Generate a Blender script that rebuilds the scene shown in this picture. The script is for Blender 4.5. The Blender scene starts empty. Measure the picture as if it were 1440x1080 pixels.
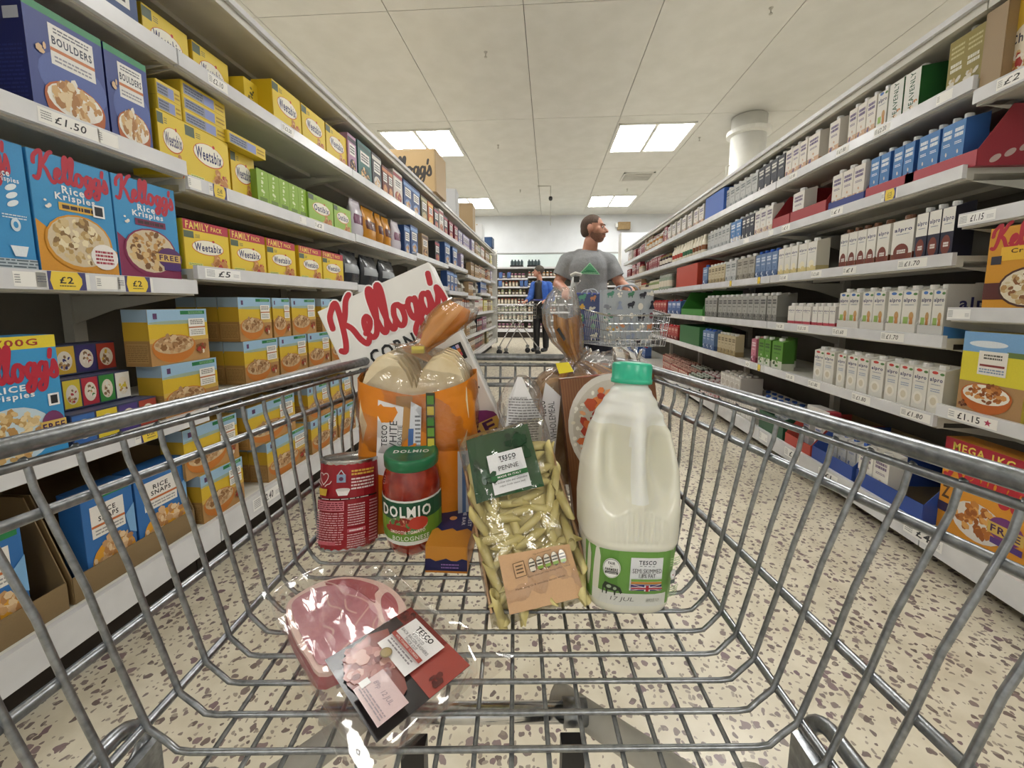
import bpy, math, random
from mathutils import Vector, Matrix
random.seed(7)
S = bpy.context.scene
COL = S.collection
# ---------------------------------------------------------------- camera
CAM_H = 1.0
cd = bpy.data.cameras.new('camera')
cd.lens = 14.0; cd.sensor_width = 36.0
cd.shift_x = -15 / 1440; cd.shift_y = -50 / 1440
cd.clip_start = 0.02; cd.clip_end = 60
cam = bpy.data.objects.new('camera', cd); COL.objects.link(cam)
cam.location = (0, 0, CAM_H)
PSI = math.radians(3.7586); PIT = math.radians(6.4171)
cam.rotation_euler = (math.pi/2 - PIT, 0, PSI)
S.camera = cam
# ---------------------------------------------------------------- world and exposure
S.view_settings.view_transform = 'Standard'; S.view_settings.look = 'None'
S.view_settings.gamma = 1.0; S.view_settings.use_curve_mapping = False
S.view_settings.exposure = EXPOSURE = 0.14
W = bpy.data.worlds.new('world'); S.world = W; W.use_nodes = True
W.node_tree.nodes['Background'].inputs[0].default_value = (0.9, 0.93, 1.0, 1)
W.node_tree.nodes['Background'].inputs[1].default_value = 0.6
S.cycles.max_bounces = 10; S.cycles.diffuse_bounces = 5; S.cycles.transparent_max_bounces = 24
S.cycles.glossy_bounces = 4; S.cycles.sample_clamp_indirect = 6
LAMP_STRENGTH = 19.0
LAMP_COLOR = (1.0, 0.985, 0.955)

# ---------------------------------------------------------------- helpers
def lin(c):
    if isinstance(c, str):
        c = tuple(int(c[i:i+2], 16) / 255 for i in (0, 2, 4))
    return tuple((v/12.92 if v <= .04045 else ((v+.055)/1.055)**2.4) for v in c[:3]) + (1.0,)

def principled(name, color, rough=.5, metal=0, **kw):
    m = bpy.data.materials.new(name); m.use_nodes = True
    b = m.node_tree.nodes['Principled BSDF']
    b.inputs['Base Color'].default_value = lin(color)
    b.inputs['Roughness'].default_value = rough; b.inputs['Metallic'].default_value = metal
    for k, v in kw.items():
        b.inputs[k.replace('_', ' ')].default_value = v
    return m

def noise_mat(name, c1, c2, scale=20, rough=.5, metal=0, bump=0.0, bscale=None, detail=4, dist=.002):
    m = principled(name, c1, rough, metal); nt = m.node_tree; N = nt.nodes; L = nt.links
    b = N['Principled BSDF']
    tc = N.new('ShaderNodeTexCoord')
    n = N.new('ShaderNodeTexNoise'); n.inputs['Scale'].default_value = scale; n.inputs['Detail'].default_value = detail
    L.new(tc.outputs['Object'], n.inputs['Vector'])
    r = N.new('ShaderNodeValToRGB'); r.color_ramp.elements[0].color = lin(c1); r.color_ramp.elements[1].color = lin(c2)
    r.color_ramp.elements[0].position = .35; r.color_ramp.elements[1].position = .65
    L.new(n.outputs['Fac'], r.inputs[0]); L.new(r.outputs[0], b.inputs['Base Color'])
    if bump:
        n2 = N.new('ShaderNodeTexNoise'); n2.inputs['Scale'].default_value = bscale or scale; n2.inputs['Detail'].default_value = 3
        L.new(tc.outputs['Object'], n2.inputs['Vector'])
        bp = N.new('ShaderNodeBump'); bp.inputs['Strength'].default_value = bump; bp.inputs['Distance'].default_value = dist
        L.new(n2.outputs['Fac'], bp.inputs['Height']); L.new(bp.outputs[0], b.inputs['Normal'])
    return m

def print_mat(name, rough=.42):
    m = bpy.data.materials.new(name); m.use_nodes = True; nt = m.node_tree
    b = nt.nodes['Principled BSDF']; b.inputs['Roughness'].default_value = rough
    a = nt.nodes.new('ShaderNodeAttribute'); a.attribute_name = 'Col'
    n = nt.nodes.new('ShaderNodeTexNoise'); n.inputs['Scale'].default_value = 60
    mx = nt.nodes.new('ShaderNodeMix'); mx.data_type = 'RGBA'; mx.blend_type = 'MULTIPLY'; mx.inputs[0].default_value = .12
    nt.links.new(a.outputs['Color'], mx.inputs[6]); nt.links.new(n.outputs['Fac'], mx.inputs[7])
    nt.links.new(mx.outputs[2], b.inputs['Base Color'])
    return m
M_PRINT = print_mat('printed_card', .45)
M_GLOSSPRINT = print_mat('glossy_print', .22)

def film_mat(name, rough=.08, tint='FFFFFF', gloss=.35, bscale=45, bump=.6, white=.04, low=.05):
    m = bpy.data.materials.new(name); m.use_nodes = True; nt = m.node_tree; N = nt.nodes; L = nt.links
    N.clear(); out = N.new('ShaderNodeOutputMaterial')
    tr = N.new('ShaderNodeBsdfTransparent'); tr.inputs[0].default_value = lin(tint)
    gl = N.new('ShaderNodeBsdfGlossy'); gl.inputs['Roughness'].default_value = rough
    df = N.new('ShaderNodeBsdfTranslucent'); df.inputs[0].default_value = (.9, .9, .9, 1)
    lw = N.new('ShaderNodeLayerWeight'); lw.inputs['Blend'].default_value = .35
    tc = N.new('ShaderNodeTexCoord'); no = N.new('ShaderNodeTexNoise'); no.inputs['Scale'].default_value = bscale; no.inputs['Detail'].default_value = 3
    no.inputs['Distortion'].default_value = 1.2
    bp = N.new('ShaderNodeBump'); bp.inputs['Strength'].default_value = bump; bp.inputs['Distance'].default_value = .004
    L.new(tc.outputs['Object'], no.inputs['Vector']); L.new(no.outputs['Fac'], bp.inputs['Height'])
    L.new(bp.outputs[0], gl.inputs['Normal']); L.new(bp.outputs[0], lw.inputs['Normal'])
    mr = N.new('ShaderNodeMapRange'); mr.inputs['To Min'].default_value = low; mr.inputs['To Max'].default_value = gloss + .3
    L.new(lw.outputs['Fresnel'], mr.inputs['Value'])
    m1 = N.new('ShaderNodeMixShader'); m1.inputs[0].default_value = white
    L.new(tr.outputs[0], m1.inputs[1]); L.new(df.outputs[0], m1.inputs[2])
    m2 = N.new('ShaderNodeMixShader'); L.new(mr.outputs[0], m2.inputs[0]); L.new(m1.outputs[0], m2.inputs[1]); L.new(gl.outputs[0], m2.inputs[2])
    L.new(m2.outputs[0], out.inputs[0])
    return m

M_FILM = film_mat('clear_film')
M_FILM2 = film_mat('thin_bag_film', gloss=.35, white=.10, bscale=30, bump=.8)
M_WHITE = noise_mat('white_powder_coat', 'DAD9D2', 'E2E1DA', 6, .4)
M_SHELF = noise_mat('shelf_grey_cream', 'C6C4BA', 'CFCDC4', 5, .5)
M_BACK = noise_mat('gondola_back_grey', '6A675E', '747168', 4, .7)
M_DARK = noise_mat('dark_plinth', '2C2520', '3A322B', 9, .8)
M_RAIL = noise_mat('price_rail_white', 'D2D3D6', 'DEDFE2', 8, .25)
M_ZINC = noise_mat('zinc_wire', '7F8285', '9A9DA0', 160, .34, .9, .25, 240, dist=.0006)
M_CHROME = noise_mat('bright_chrome', 'C4C7CA', 'D4D6D8', 60, .16, 1.0)
M_GREYTUBE = noise_mat('grey_plastic_tube', 'A9A69C', 'B8B5AB', 30, .5)
M_BLACK = noise_mat('black_plastic', '141416', '1E1E22', 40, .45)
M_KRAFT = noise_mat('brown_cardboard', '8A7350', '9A825C', 14, .8)

def pydata(name, V, F, mat=None, C=None, smooth=False, mats=None, MI=None):
    me = bpy.data.meshes.new(name); me.from_pydata([tuple(v) for v in V], [], F); me.update()
    if C is not None:
        ca = me.color_attributes.new('Col', 'FLOAT_COLOR', 'CORNER')
        buf = []
        for p, c in zip(me.polygons, C):
            buf.extend(list(c) * p.loop_total)
        ca.data.foreach_set('color', buf)
    if mats:
        for mm in mats: me.materials.append(mm)
        if MI: me.polygons.foreach_set('material_index', MI)
    elif mat: me.materials.append(mat)
    if smooth: me.polygons.foreach_set('use_smooth', [True] * len(me.polygons))
    return me

def put(name, me, parent=None, loc=(0, 0, 0), rot=None, label=None):
    o = bpy.data.objects.new(name, me); COL.objects.link(o); o.location = loc
    if rot is not None: o.rotation_euler = rot
    if parent: o.parent = parent
    if label: o['label'] = label
    return o

def tag(o, label=None, cat=None, group=None, kind=None):
    if label: o['label'] = label
    if cat: o['category'] = cat
    if group: o['group'] = group
    if kind: o['kind'] = kind
    return o

def empty(name, loc=(0, 0, 0), rotz=0):
    o = bpy.data.objects.new(name, None); COL.objects.link(o); o.location = loc; o.rotation_euler = (0, 0, rotz)
    o.empty_display_size = .05
    return o

class MB:
    def __init__(s): s.V = []; s.F = []; s.C = []
    def box(s, x0, x1, y0, y1, z0, z1, c=None):
        n = len(s.V)
        s.V += [(x0,y0,z0),(x1,y0,z0),(x1,y1,z0),(x0,y1,z0),(x0,y0,z1),(x1,y0,z1),(x1,y1,z1),(x0,y1,z1)]
        for f in ((0,3,2,1),(4,5,6,7),(0,1,5,4),(1,2,6,5),(2,3,7,6),(3,0,4,7)):
            s.F.append(tuple(n+i for i in f)); s.C.append(c)
        return s
    def quad(s, a, b, c_, d, c=None):
        n = len(s.V); s.V += [a, b, c_, d]; s.F.append((n, n+1, n+2, n+3)); s.C.append(c); return s
    def tube(s, pts, r, n=8, c=None, caps=True, closed=False):
        P = [Vector(p) for p in pts]; m = len(P)
        R = r if isinstance(r, (list, tuple)) else [r]*m
        base = len(s.V); prev = None
        for i in range(m):
            a = P[(i-1) % m] if (i > 0 or closed) else P[i]
            b = P[(i+1) % m] if (i < m-1 or closed) else P[i]
            t = (b-a).normalized()
            if prev is None:
                u = t.orthogonal().normalized()
            else:
                u = (prev - t*prev.dot(t)).normalized()
            prev = u; w = t.cross(u)
            for k in range(n):
                an = 2*math.pi*k/n
                s.V.append(tuple(P[i] + (u*math.cos(an) + w*math.sin(an))*R[i]))
        rng = m if closed else m-1
        for i in range(rng):
            for k in range(n):
                a = base+i*n+k; b = base+i*n+(k+1) % n; c2 = base+((i+1) % m)*n+(k+1) % n; d = base+((i+1) % m)*n+k
                s.F.append((a, b, c2, d)); s.C.append(c)
        if caps and not closed:
            s.F.append(tuple(base+k for k in range(n))[::-1]); s.C.append(c)
            s.F.append(tuple(base+(m-1)*n+k for k in range(n))); s.C.append(c)
        return s
    def lathe(s, prof, n=24, c=None, cx=0, cy=0, sx=1, sy=1, power=2.0):
        """prof: list of (r, z[, colour])"""
        base = len(s.V)
        for p in prof:
            for k in range(n):
                an = 2*math.pi*k/n; ca, sa = math.cos(an), math.sin(an)
                f = (abs(ca)**power + abs(sa)**power) ** (-1/power)
                s.V.append((cx+p[0]*ca*f*sx, cy+p[0]*sa*f*sy, p[1]))
        for i in range(len(prof)-1):
            for k in range(n):
                a = base+i*n+k; b = base+i*n+(k+1) % n
                s.F.append((a, b, b+n, a+n)); s.C.append(prof[i][2] if len(prof[i]) > 2 else c)
        s.F.append(tuple(base+k for k in range(n))[::-1]); s.C.append(prof[0][2] if len(prof[0]) > 2 else c)
        s.F.append(tuple(base+(len(prof)-1)*n+k for k in range(n))); s.C.append(prof[-1][2] if len(prof[-1]) > 2 else c)
        return s
    def mesh(s, name, mat, smooth=False):
        C = None
        if any(c is not None for c in s.C):
            C = [lin(c) if c is not None else (.8, .8, .8, 1) for c in s.C]
        return pydata(name, s.V, s.F, mat, C, smooth)

def smooth_path(pts, it=2, closed=False):
    P = [Vector(p) for p in pts]
    for _ in range(it):
        Q = []
        m = len(P)
        if not closed: Q.append(P[0])
        for i in range(m if closed else m-1):
            a, b = P[i], P[(i+1) % m]
            Q.append(a*.75+b*.25); Q.append(a*.25+b*.75)
        if not closed: Q.append(P[-1])
        P = Q
    return [tuple(p) for p in P]

# ---------------------------------------------------------------- flat print ("Art"): coloured polygons on a face, x right, z up, y = depth of the ink
_txt = {}
def text_geo(s_, bold=0.0, shear=0.0):
    k = (s_, bold, shear)
    if k in _txt: return _txt[k]
    cu = bpy.data.curves.new('t', 'FONT'); cu.body = s_; cu.resolution_u = 2; cu.offset = bold*.55; cu.shear = shear; cu.space_character = 1.0 + 4.0*max(0, bold)
    cu.fill_mode = 'FRONT'
    o = bpy.data.objects.new('t', cu); COL.objects.link(o)
    dg = bpy.context.evaluated_depsgraph_get(); me = bpy.data.meshes.new_from_object(o.evaluated_get(dg))
    V = [(v.co.x, v.co.y) for v in me.vertices]; F = [tuple(p.vertices) for p in me.polygons]
    bpy.data.objects.remove(o); bpy.data.curves.remove(cu); bpy.data.meshes.remove(me)
    if V:
        x0 = min(v[0] for v in V); x1 = max(v[0] for v in V); y0 = min(v[1] for v in V); y1 = max(v[1] for v in V)
    else: x0 = y0 = 0; x1 = y1 = 1
    _txt[k] = (V, F, x0, x1, y0, y1)
    return _txt[k]

def catmull(P, k=4, closed=False):
    out = []; n = len(P)
    for i in range(n if closed else n-1):
        p0 = P[(i-1) % n] if closed or i > 0 else P[i]; p1 = P[i]; p2 = P[(i+1) % n]; p3 = P[(i+2) % n] if closed or i+2 < n else p2
        for j in range(k):
            t = j/k
            out.append(tuple(.5*((2*p1[a]) + (-p0[a]+p2[a])*t + (2*p0[a]-5*p1[a]+4*p2[a]-p3[a])*t*t + (-p0[a]+3*p1[a]-3*p2[a]+p3[a])*t**3) for a in (0, 1)))
    if not closed: out.append(P[-1])
    return out

SCRIPT = {  # a looped script word, strokes in units of cap height
 'K': [[(-.02,.50),(.02,.72),(.16,.86),(.30,.96),(.36,.90),(.30,.55),(.20,.18),(.08,-.02),(-.04,.02)],
       [(.82,1.02),(.66,.92),(.48,.66),(.30,.47)], [(.34,.50),(.52,.36),(.64,.10),(.78,-.04),(.90,.04)]],
 'ellogg': [[(.86,.16),(1.02,.24),(1.12,.38),(1.06,.48),(.94,.40),(.90,.20),(1.0,.04),(1.16,.08),(1.30,.30),(1.44,.62),(1.50,.88),(1.44,.98),(1.35,.84),(1.32,.45),(1.36,.10),(1.46,.04),(1.58,.22),
             (1.70,.55),(1.78,.88),(1.73,.99),(1.64,.86),(1.60,.45),(1.64,.10),(1.74,.04),(1.86,.20)],
            [(2.10,.46),(1.96,.46),(1.86,.28),(1.90,.08),(2.02,.04),(2.14,.16),(2.16,.36),(2.08,.46),(2.20,.38),(2.34,.36)],
            [(2.60,.42),(2.48,.48),(2.36,.36),(2.36,.14),(2.46,.08),(2.58,.24),(2.64,.46),(2.62,.10),(2.52,-.22),(2.36,-.30),(2.30,-.16),(2.48,.0),(2.76,.14)],
            [(3.04,.42),(2.92,.48),(2.80,.36),(2.80,.14),(2.90,.08),(3.02,.24),(3.08,.46),(3.06,.10),(2.96,-.22),(2.80,-.30),(2.74,-.16),(2.92,.0),(3.18,.16)]],
 's': [[(3.30,.82),(3.25,.62)], [(3.20,.14),(3.34,.34),(3.38,.50),(3.46,.32),(3.46,.10),(3.34,.03),(3.24,.10)]],
}
class Art:
    DZ = .00018
    def __init__(s, w=1, h=1): s.V = []; s.F = []; s.C = []; s.L = 1; s.w = w; s.h = h
    def add(s, V2, F, col):
        n = len(s.V); y = -s.DZ*s.L
        s.V += [(v[0], y, v[1]) for v in V2]; c = lin(col)
        for f in F: s.F.append(tuple(n+i for i in f)); s.C.append(c)
        return s
    def up(s): s.L += 1; return s
    def poly(s, pts, col): s.add(pts, [tuple(range(len(pts)))], col); return s.up()
    def rect(s, x0, z0, x1, z1, col): return s.poly([(x0,z0),(x1,z0),(x1,z1),(x0,z1)], col)
    def ell(s, cx, cz, rx, rz, col, n=20, rot=0):
        c, d = math.cos(rot), math.sin(rot); P = []
        for k in range(n):
            a = 2*math.pi*k/n; x, z = rx*math.cos(a), rz*math.sin(a); P.append((cx+x*c-z*d, cz+x*d+z*c))
        return s.poly(P, col)
    def text(s, t, cx, cz, w, h, col, bold=0.0, shear=0.0, rot=0):
        bold = min(bold, .05)
        V, F, x0, x1, y0, y1 = text_geo(t, bold, shear)
        sx = w/(x1-x0); sz = h/(y1-y0)
        if not w: sx = sz
        if not h: sz = sx
        c, d = math.cos(rot), math.sin(rot); mx, my = (x0+x1)/2, (y0+y1)/2; P = []
        for v in V:
            x = (v[0]-mx)*sx; z = (v[1]-my)*sz; P.append((cx+x*c-z*d, cz+x*d+z*c))
        s.add(P, F, col); return s.up()
    def stroke(s, P, r, col, closed=False):
        n = len(P); l0 = s.L
        s._stroke(P, r, col, closed); s.L = l0+.5 if len(P) > 12 else l0; return s
    def _stroke(s, P, r, col, closed=False):
        n = len(P)
        for i in range(n if closed else n-1):
            a, b = P[i], P[(i+1) % n]; dx, dz = b[0]-a[0], b[1]-a[1]; l = math.hypot(dx, dz) or 1e-9
            nx, nz = -dz/l*r, dx/l*r
            s.add([(a[0]+nx,a[1]+nz),(a[0]-nx,a[1]-nz),(b[0]-nx,b[1]-nz),(b[0]+nx,b[1]+nz)], [(0,1,2,3)], col); s.L += .03
            s.add([(b[0]+r*math.cos(k*math.pi/4), b[1]+r*math.sin(k*math.pi/4)) for k in range(8)], [tuple(range(8))], col); s.L += .03
        p = P[0]; s.add([(p[0]+r*math.cos(k*math.pi/4), p[1]+r*math.sin(k*math.pi/4)) for k in range(8)], [tuple(range(8))], col); s.L += .03
        return s
    def script(s, cx, cz, w, col, out=None, rot=0, bold=.085, tall=1.0):
        """the cereal maker's looped red word, width w"""
        k = w/3.6; c, d = math.cos(rot), math.sin(rot)
        for rr, cc in (((bold+.045, out), (bold, col)) if out else ((bold, col),)):
            for parts in SCRIPT.values():
                for st in parts:
                    P = [(cx+((x-1.73)*k)*c-((z-.4)*k*tall)*d, cz+((x-1.73)*k)*d+((z-.4)*k*tall)*c) for x, z in catmull(st, 3)]
                    s.stroke(P, rr*k, cc)
            s.up()
        return s
    def flakes(s, cx, cz, rx, rz, cols, n=45, size=.12, seed=1):
        R = random.Random(seed)
        for _ in range(n):
            a = R.uniform(0, 6.283); q = math.sqrt(R.random())*.92
            x = cx+rx*q*math.cos(a); z = cz+rz*q*math.sin(a); r = rx*size*R.uniform(.6, 1.3); e = R.uniform(.5, .95); t = R.uniform(0, 3.14)
            c, d = math.cos(t), math.sin(t)
            P = [(x+(r*math.cos(k*1.0472)*c-r*e*math.sin(k*1.0472)*d), z+(r*math.cos(k*1.0472)*d+r*e*math.sin(k*1.0472)*c)) for k in range(6)]
            s.add(P, [tuple(range(6))], R.choice(cols)); s.L += .04
        return s.up()
    def bowl(s, cx, cz, r, bowlc, cols, n=45, milk='F2EEE2', seed=1, size=.14):
        P = [(cx-r, cz+.05*r)] + [(cx+r*math.cos(math.pi+k*math.pi/10), cz+.02*r+r*.78*math.sin(math.pi+k*math.pi/10)) for k in range(11)] + [(cx+r, cz+.05*r)]
        s.poly(P, bowlc); s.ell(cx, cz+.08*r, r, r*.50, bowlc); s.ell(cx, cz+.10*r, r*.92, r*.44, milk)
        return s.flakes(cx, cz+.16*r, r*.86, r*.44, cols, n, size, seed)
    def lines(s, x0, z0, x1, z1, n, col, seed=1, fill=.45):
        """rows of tiny print too small to read"""
        R = random.Random(seed); dz = (z1-z0)/n
        for i in range(n):
            z = z1-(i+.5)*dz; x = x0
            while x < x1*.999 - (x1-x0)*.04:
                l = R.uniform(.05, .22)*(x1-x0); xe = min(x+l, x1)
                s.add([(x, z-dz*fill/2), (xe, z-dz*fill/2), (xe, z+dz*fill/2), (x, z+dz*fill/2)], [(0,1,2,3)], col)
                x = xe+(x1-x0)*.025
        return s.up()
    def mesh(s, name='print', mat=None):
        return pydata(name, s.V, s.F, mat or M_PRINT, s.C)
    def bent(s, fn, name='print', mat=None):
        """same print laid on a curved surface: fn(x, z, lift) -> point; long polygons are cut first"""
        me = pydata(name, s.V, s.F, mat or M_PRINT, s.C)
        import bmesh
        bm = bmesh.new(); bm.from_mesh(me)
        for k in range(1, 12):
            x = -s.w/2 + s.w*k/12
            bmesh.ops.bisect_plane(bm, geom=bm.verts[:]+bm.edges[:]+bm.faces[:], plane_co=(x, 0, 0), plane_no=(1, 0, 0))
        for v in bm.verts: v.co = fn(v.co.x, v.co.z, -v.co.y)
        bm.to_mesh(me); bm.free(); return me

def bands(w, h, d, cols, bev=.0015):
    """carton body, front at y=0, with colour bands from the bottom up: [(z_top_fraction, colour)...]"""
    m = MB(); z = 0
    for i, (f, c) in enumerate(cols):
        m.box(-w/2, w/2, 0, d, z, h*f, c); z = h*f
    return m

def body(w, h, d, col, side=None):
    """one carton: eight corners softened by a small chamfer on the upright edges"""
    b = min(w, d)*.03; m = MB()
    P = [(-w/2+b,0),(w/2-b,0),(w/2,b),(w/2,d-b),(w/2-b,d),(-w/2+b,d),(-w/2,d-b),(-w/2,b)]
    cols = col if isinstance(col, list) else [(1.0, col)]
    z0 = 0
    for f, c in cols:
        z1 = h*f; n = len(m.V)
        m.V += [(x, y, z0) for x, y in P] + [(x, y, z1) for x, y in P]
        for k in range(8):
            m.F.append((n+k, n+(k+1) % 8, n+8+(k+1) % 8, n+8+k)); m.C.append((side or c) if k in (1, 2, 3, 5, 6, 7) and not isinstance(col, list) else c)
        m.F.append(tuple(n+k for k in range(8))[::-1]); m.C.append(c)
        m.F.append(tuple(n+8+k for k in range(8))); m.C.append(c)
        z0 = z1
    return m
# ================================================================= the room
CEIL = 3.88
def terrazzo():
    m = bpy.data.materials.new('terrazzo_tile'); m.use_nodes = True; nt = m.node_tree; N = nt.nodes; L = nt.links
    b = N['Principled BSDF']; b.inputs['Roughness'].default_value = .32
    tc = N.new('ShaderNodeTexCoord')
    col_prev = None
    base = N.new('ShaderNodeTexNoise'); base.inputs['Scale'].default_value = 9; base.inputs['Detail'].default_value = 5
    L.new(tc.outputs['Object'], base.inputs['Vector'])
    r0 = N.new('ShaderNodeValToRGB'); r0.color_ramp.elements[0].color = lin('CDC4AE'); r0.color_ramp.elements[1].color = lin('DBD3BF')
    r0.color_ramp.elements[0].position = .38; r0.color_ramp.elements[1].position = .62
    L.new(base.outputs['Fac'], r0.inputs[0]); cur = r0.outputs[0]
    wn = N.new('ShaderNodeTexNoise'); wn.inputs['Scale'].default_value = 45; wn.inputs['Detail'].default_value = 1
    L.new(tc.outputs['Object'], wn.inputs['Vector'])
    wv = N.new('ShaderNodeVectorMath'); wv.operation = 'MULTIPLY_ADD'; wv.inputs[1].default_value = (.02, .02, 0)
    L.new(wn.outputs['Color'], wv.inputs[0]); L.new(tc.outputs['Object'], wv.inputs[2])
    for sc, thr, keep, ca, cb, off in ((34, .32, .60, '6A5B56', '887A74', 0), (62, .32, .45, '8B7F74', 'A79C8D', 5.3), (26, .30, .25, '7A6468', '8C7B78', 11.7)):
        mp = N.new('ShaderNodeVectorMath'); mp.operation = 'ADD'; mp.inputs[1].default_value = (off, off*1.7, 0)
        L.new(wv.outputs[0], mp.inputs[0])
        v = N.new('ShaderNodeTexVoronoi'); v.inputs['Scale'].default_value = sc; v.voronoi_dimensions = '2D'
        L.new(mp.outputs[0], v.inputs['Vector'])
        sp = N.new('ShaderNodeSeparateColor'); L.new(v.outputs['Color'], sp.inputs[0])
        # chip radius varies cell by cell
        t = N.new('ShaderNodeMath'); t.operation = 'MULTIPLY_ADD'; t.inputs[1].default_value = thr*.7; t.inputs[2].default_value = thr*.35
        L.new(sp.outputs[0], t.inputs[0])
        lt = N.new('ShaderNodeMath'); lt.operation = 'LESS_THAN'; L.new(v.outputs['Distance'], lt.inputs[0]); L.new(t.outputs[0], lt.inputs[1])
        kp = N.new('ShaderNodeMath'); kp.operation = 'LESS_THAN'; kp.inputs[1].default_value = keep; L.new(sp.outputs[1], kp.inputs[0])
        mu = N.new('ShaderNodeMath'); mu.operation = 'MULTIPLY'; L.new(lt.outputs[0], mu.inputs[0]); L.new(kp.outputs[0], mu.inputs[1])
        cc = N.new('ShaderNodeMix'); cc.data_type = 'RGBA'; cc.inputs[6].default_value = lin(ca); cc.inputs[7].default_value = lin(cb)
        L.new(sp.outputs[2], cc.inputs[0])
        mx = N.new('ShaderNodeMix'); mx.data_type = 'RGBA'; L.new(mu.outputs[0], mx.inputs[0]); L.new(cur, mx.inputs[6]); L.new(cc.outputs[2], mx.inputs[7])
        cur = mx.outputs[2]
    L.new(cur, b.inputs['Base Color'])
    return m
def slab(name, x0, x1, y0, y1, z0, z1, mat, kind='structure', parent=None):
    o = put(name, MB().box(x0, x1, y0, y1, z0, z1).mesh(name, mat), parent)
    if kind: o['kind'] = kind
    return o
XW0, XW1, YW0, YW1 = -8.2, 8.4, -5.5, 13.5
floor = slab('floor', XW0, XW1, YW0, YW1, -.1, 0, terrazzo())
M_CEILP = noise_mat('ceiling_board_cream', 'D2D1CA', 'DAD9D3', 3, .7)
M_SEAM = principled('ceiling_joint', '4A473F', .9)
ceiling = slab('ceiling', XW0, XW1, YW0, YW1, CEIL+.03, CEIL+.12, M_SEAM)
cp = MB().box(-.671, .671, -1.196, 1.196, 0, .03).mesh('ceiling_panel', M_CEILP)
k = 0
for i in range(-5, 6):
    for j in range(8):
        x = -.945 + 1.35*i; y = -4.2 + 2.4*j
        if XW0+.5 < x < XW1-.5: put('ceiling_panel', cp, ceiling, (x, y, CEIL))
M_WALL = noise_mat('painted_wall_white', 'D2D5D8', 'D9DCDF', 2, .75)
slab('wall_back', XW0, XW1, YW1, YW1+.1, 0, CEIL+.1, M_WALL)
slab('wall_front', XW0, XW1, YW0-.1, YW0, 0, CEIL+.1, M_WALL)
slab('wall_left', XW0-.1, XW0, YW0, YW1, 0, CEIL+.1, M_WALL)
slab('wall_right', XW1, XW1+.1, YW0, YW1, 0, CEIL+.1, M_WALL)
# pale glazed band above the back shelving
slab('trim_1', -2.6, 3.2, YW1-.05, YW1, 2.08, 2.62, principled('pale_glazed_band', 'DDE9E8', .3), parent=None)
slab('trim_2', XW0, XW1, YW1-.04, YW1, 2.64, 2.68, principled('band_edge', '9A9C98', .6))

# ceiling lights
M_LAMP = bpy.data.materials.new('lit_diffuser'); M_LAMP.use_nodes = True
_b = M_LAMP.node_tree.nodes['Principled BSDF']; _b.inputs['Base Color'].default_value = (.9, .9, .9, 1)
_b.inputs['Emission Color'].default_value = LAMP_COLOR + (1,); _b.inputs['Emission Strength'].default_value = LAMP_STRENGTH
fr = MB()
for a in ((-.62, .62, -.60, -.565), (-.62, .62, .565, .60), (-.62, -.585, -.60, .60), (.585, .62, -.60, .60), (-.03, .03, -.6, .6)):
    fr.box(a[0], a[1], a[2], a[3], -.025, 0)
fr = fr.mesh('light_frame', M_WHITE)
df = MB().box(-.277, .277, -.566, .566, -.015, 0).mesh('diffuser', M_LAMP)
place_words = {(-1, 0): 'nearest on the left', (1, 0): 'nearest on the right'}
LIGHTS = []
for xi, xc in ((-3, -6.32), (-1, -2.27), (1, 1.72), (3, 5.77)):
    for yi, yc in enumerate((-3.4, 0.9, 3.2, 7.45, 11.75) if abs(xi) == 1 else (-1.0, 3.2, 7.45, 11.75)):
        if abs(xi) == 1 and yc == .9: continue
        t = empty('ceiling_light', (xc, yc, CEIL))
        side = {-3: 'beyond the left shelving', -1: 'on the left of the aisle', 1: 'on the right of the aisle', 3: 'beyond the right shelving'}[xi]
        dist = {-3.4: 'behind the camera', -1.0: 'behind the camera', 3.2: 'overhead near the trolley', 7.45: 'nearer of those in view', 11.75: 'farther, close to the back wall'}[yc]
        tag(t, 'lit twin-panel ceiling light %s, %s' % (side, dist), 'ceiling light', 'square ceiling lights')
        put('frame', fr, t)
        for s_ in (-1, 1): put('diffuser', df, t, (s_*.307, 0, 0))
# air vent
v = empty('ceiling_vent', (1.98, 9.6, CEIL)); tag(v, 'grey slatted air vent in the ceiling beyond the right light', 'vent')
put('frame', MB().box(-.34,.34,-.3,-.26,-.02,0).box(-.34,.34,.26,.3,-.02,0).box(-.34,-.3,-.3,.3,-.02,0).box(.3,.34,-.3,.3,-.02,0).mesh('vent_frame', M_CEILP), v)
put('backing', MB().box(-.3,.3,-.26,.26,-.004,0).mesh('vent_backing', M_DARK), v)
for k in range(7):
    put('slat', MB().box(-.3,.3,-.235+k*.075,-.20+k*.075,-.016,-.004).mesh('slat', M_SHELF), v)
# big white duct drop behind the right shelving
d = empty('ventilation_duct', (3.08, 6.75, 0)); tag(d, 'big pale cylindrical duct dropping from the ceiling behind right shelving', 'duct')
put('pipe', MB().lathe([(.25, 1.2), (.25, 3.86)], 36).mesh('duct_pipe', M_WHITE, True), d)
put('collar', MB().lathe([(.25,3.58),(.31,3.60),(.31,3.66),(.25,3.68)], 36).mesh('duct_collar', M_WHITE), d)
put('band', MB().lathe([(.25,2.98),(.262,2.99),(.262,3.02),(.25,3.03)], 36).mesh('duct_band', M_SHELF), d)
put('handle', MB().tube(smooth_path([(-.26,0,3.16),(-.33,-.02,3.14),(-.31,-.02,3.02),(-.35,-.02,2.86)]), .009, 6).mesh('handle', M_SHELF), d)
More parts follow.
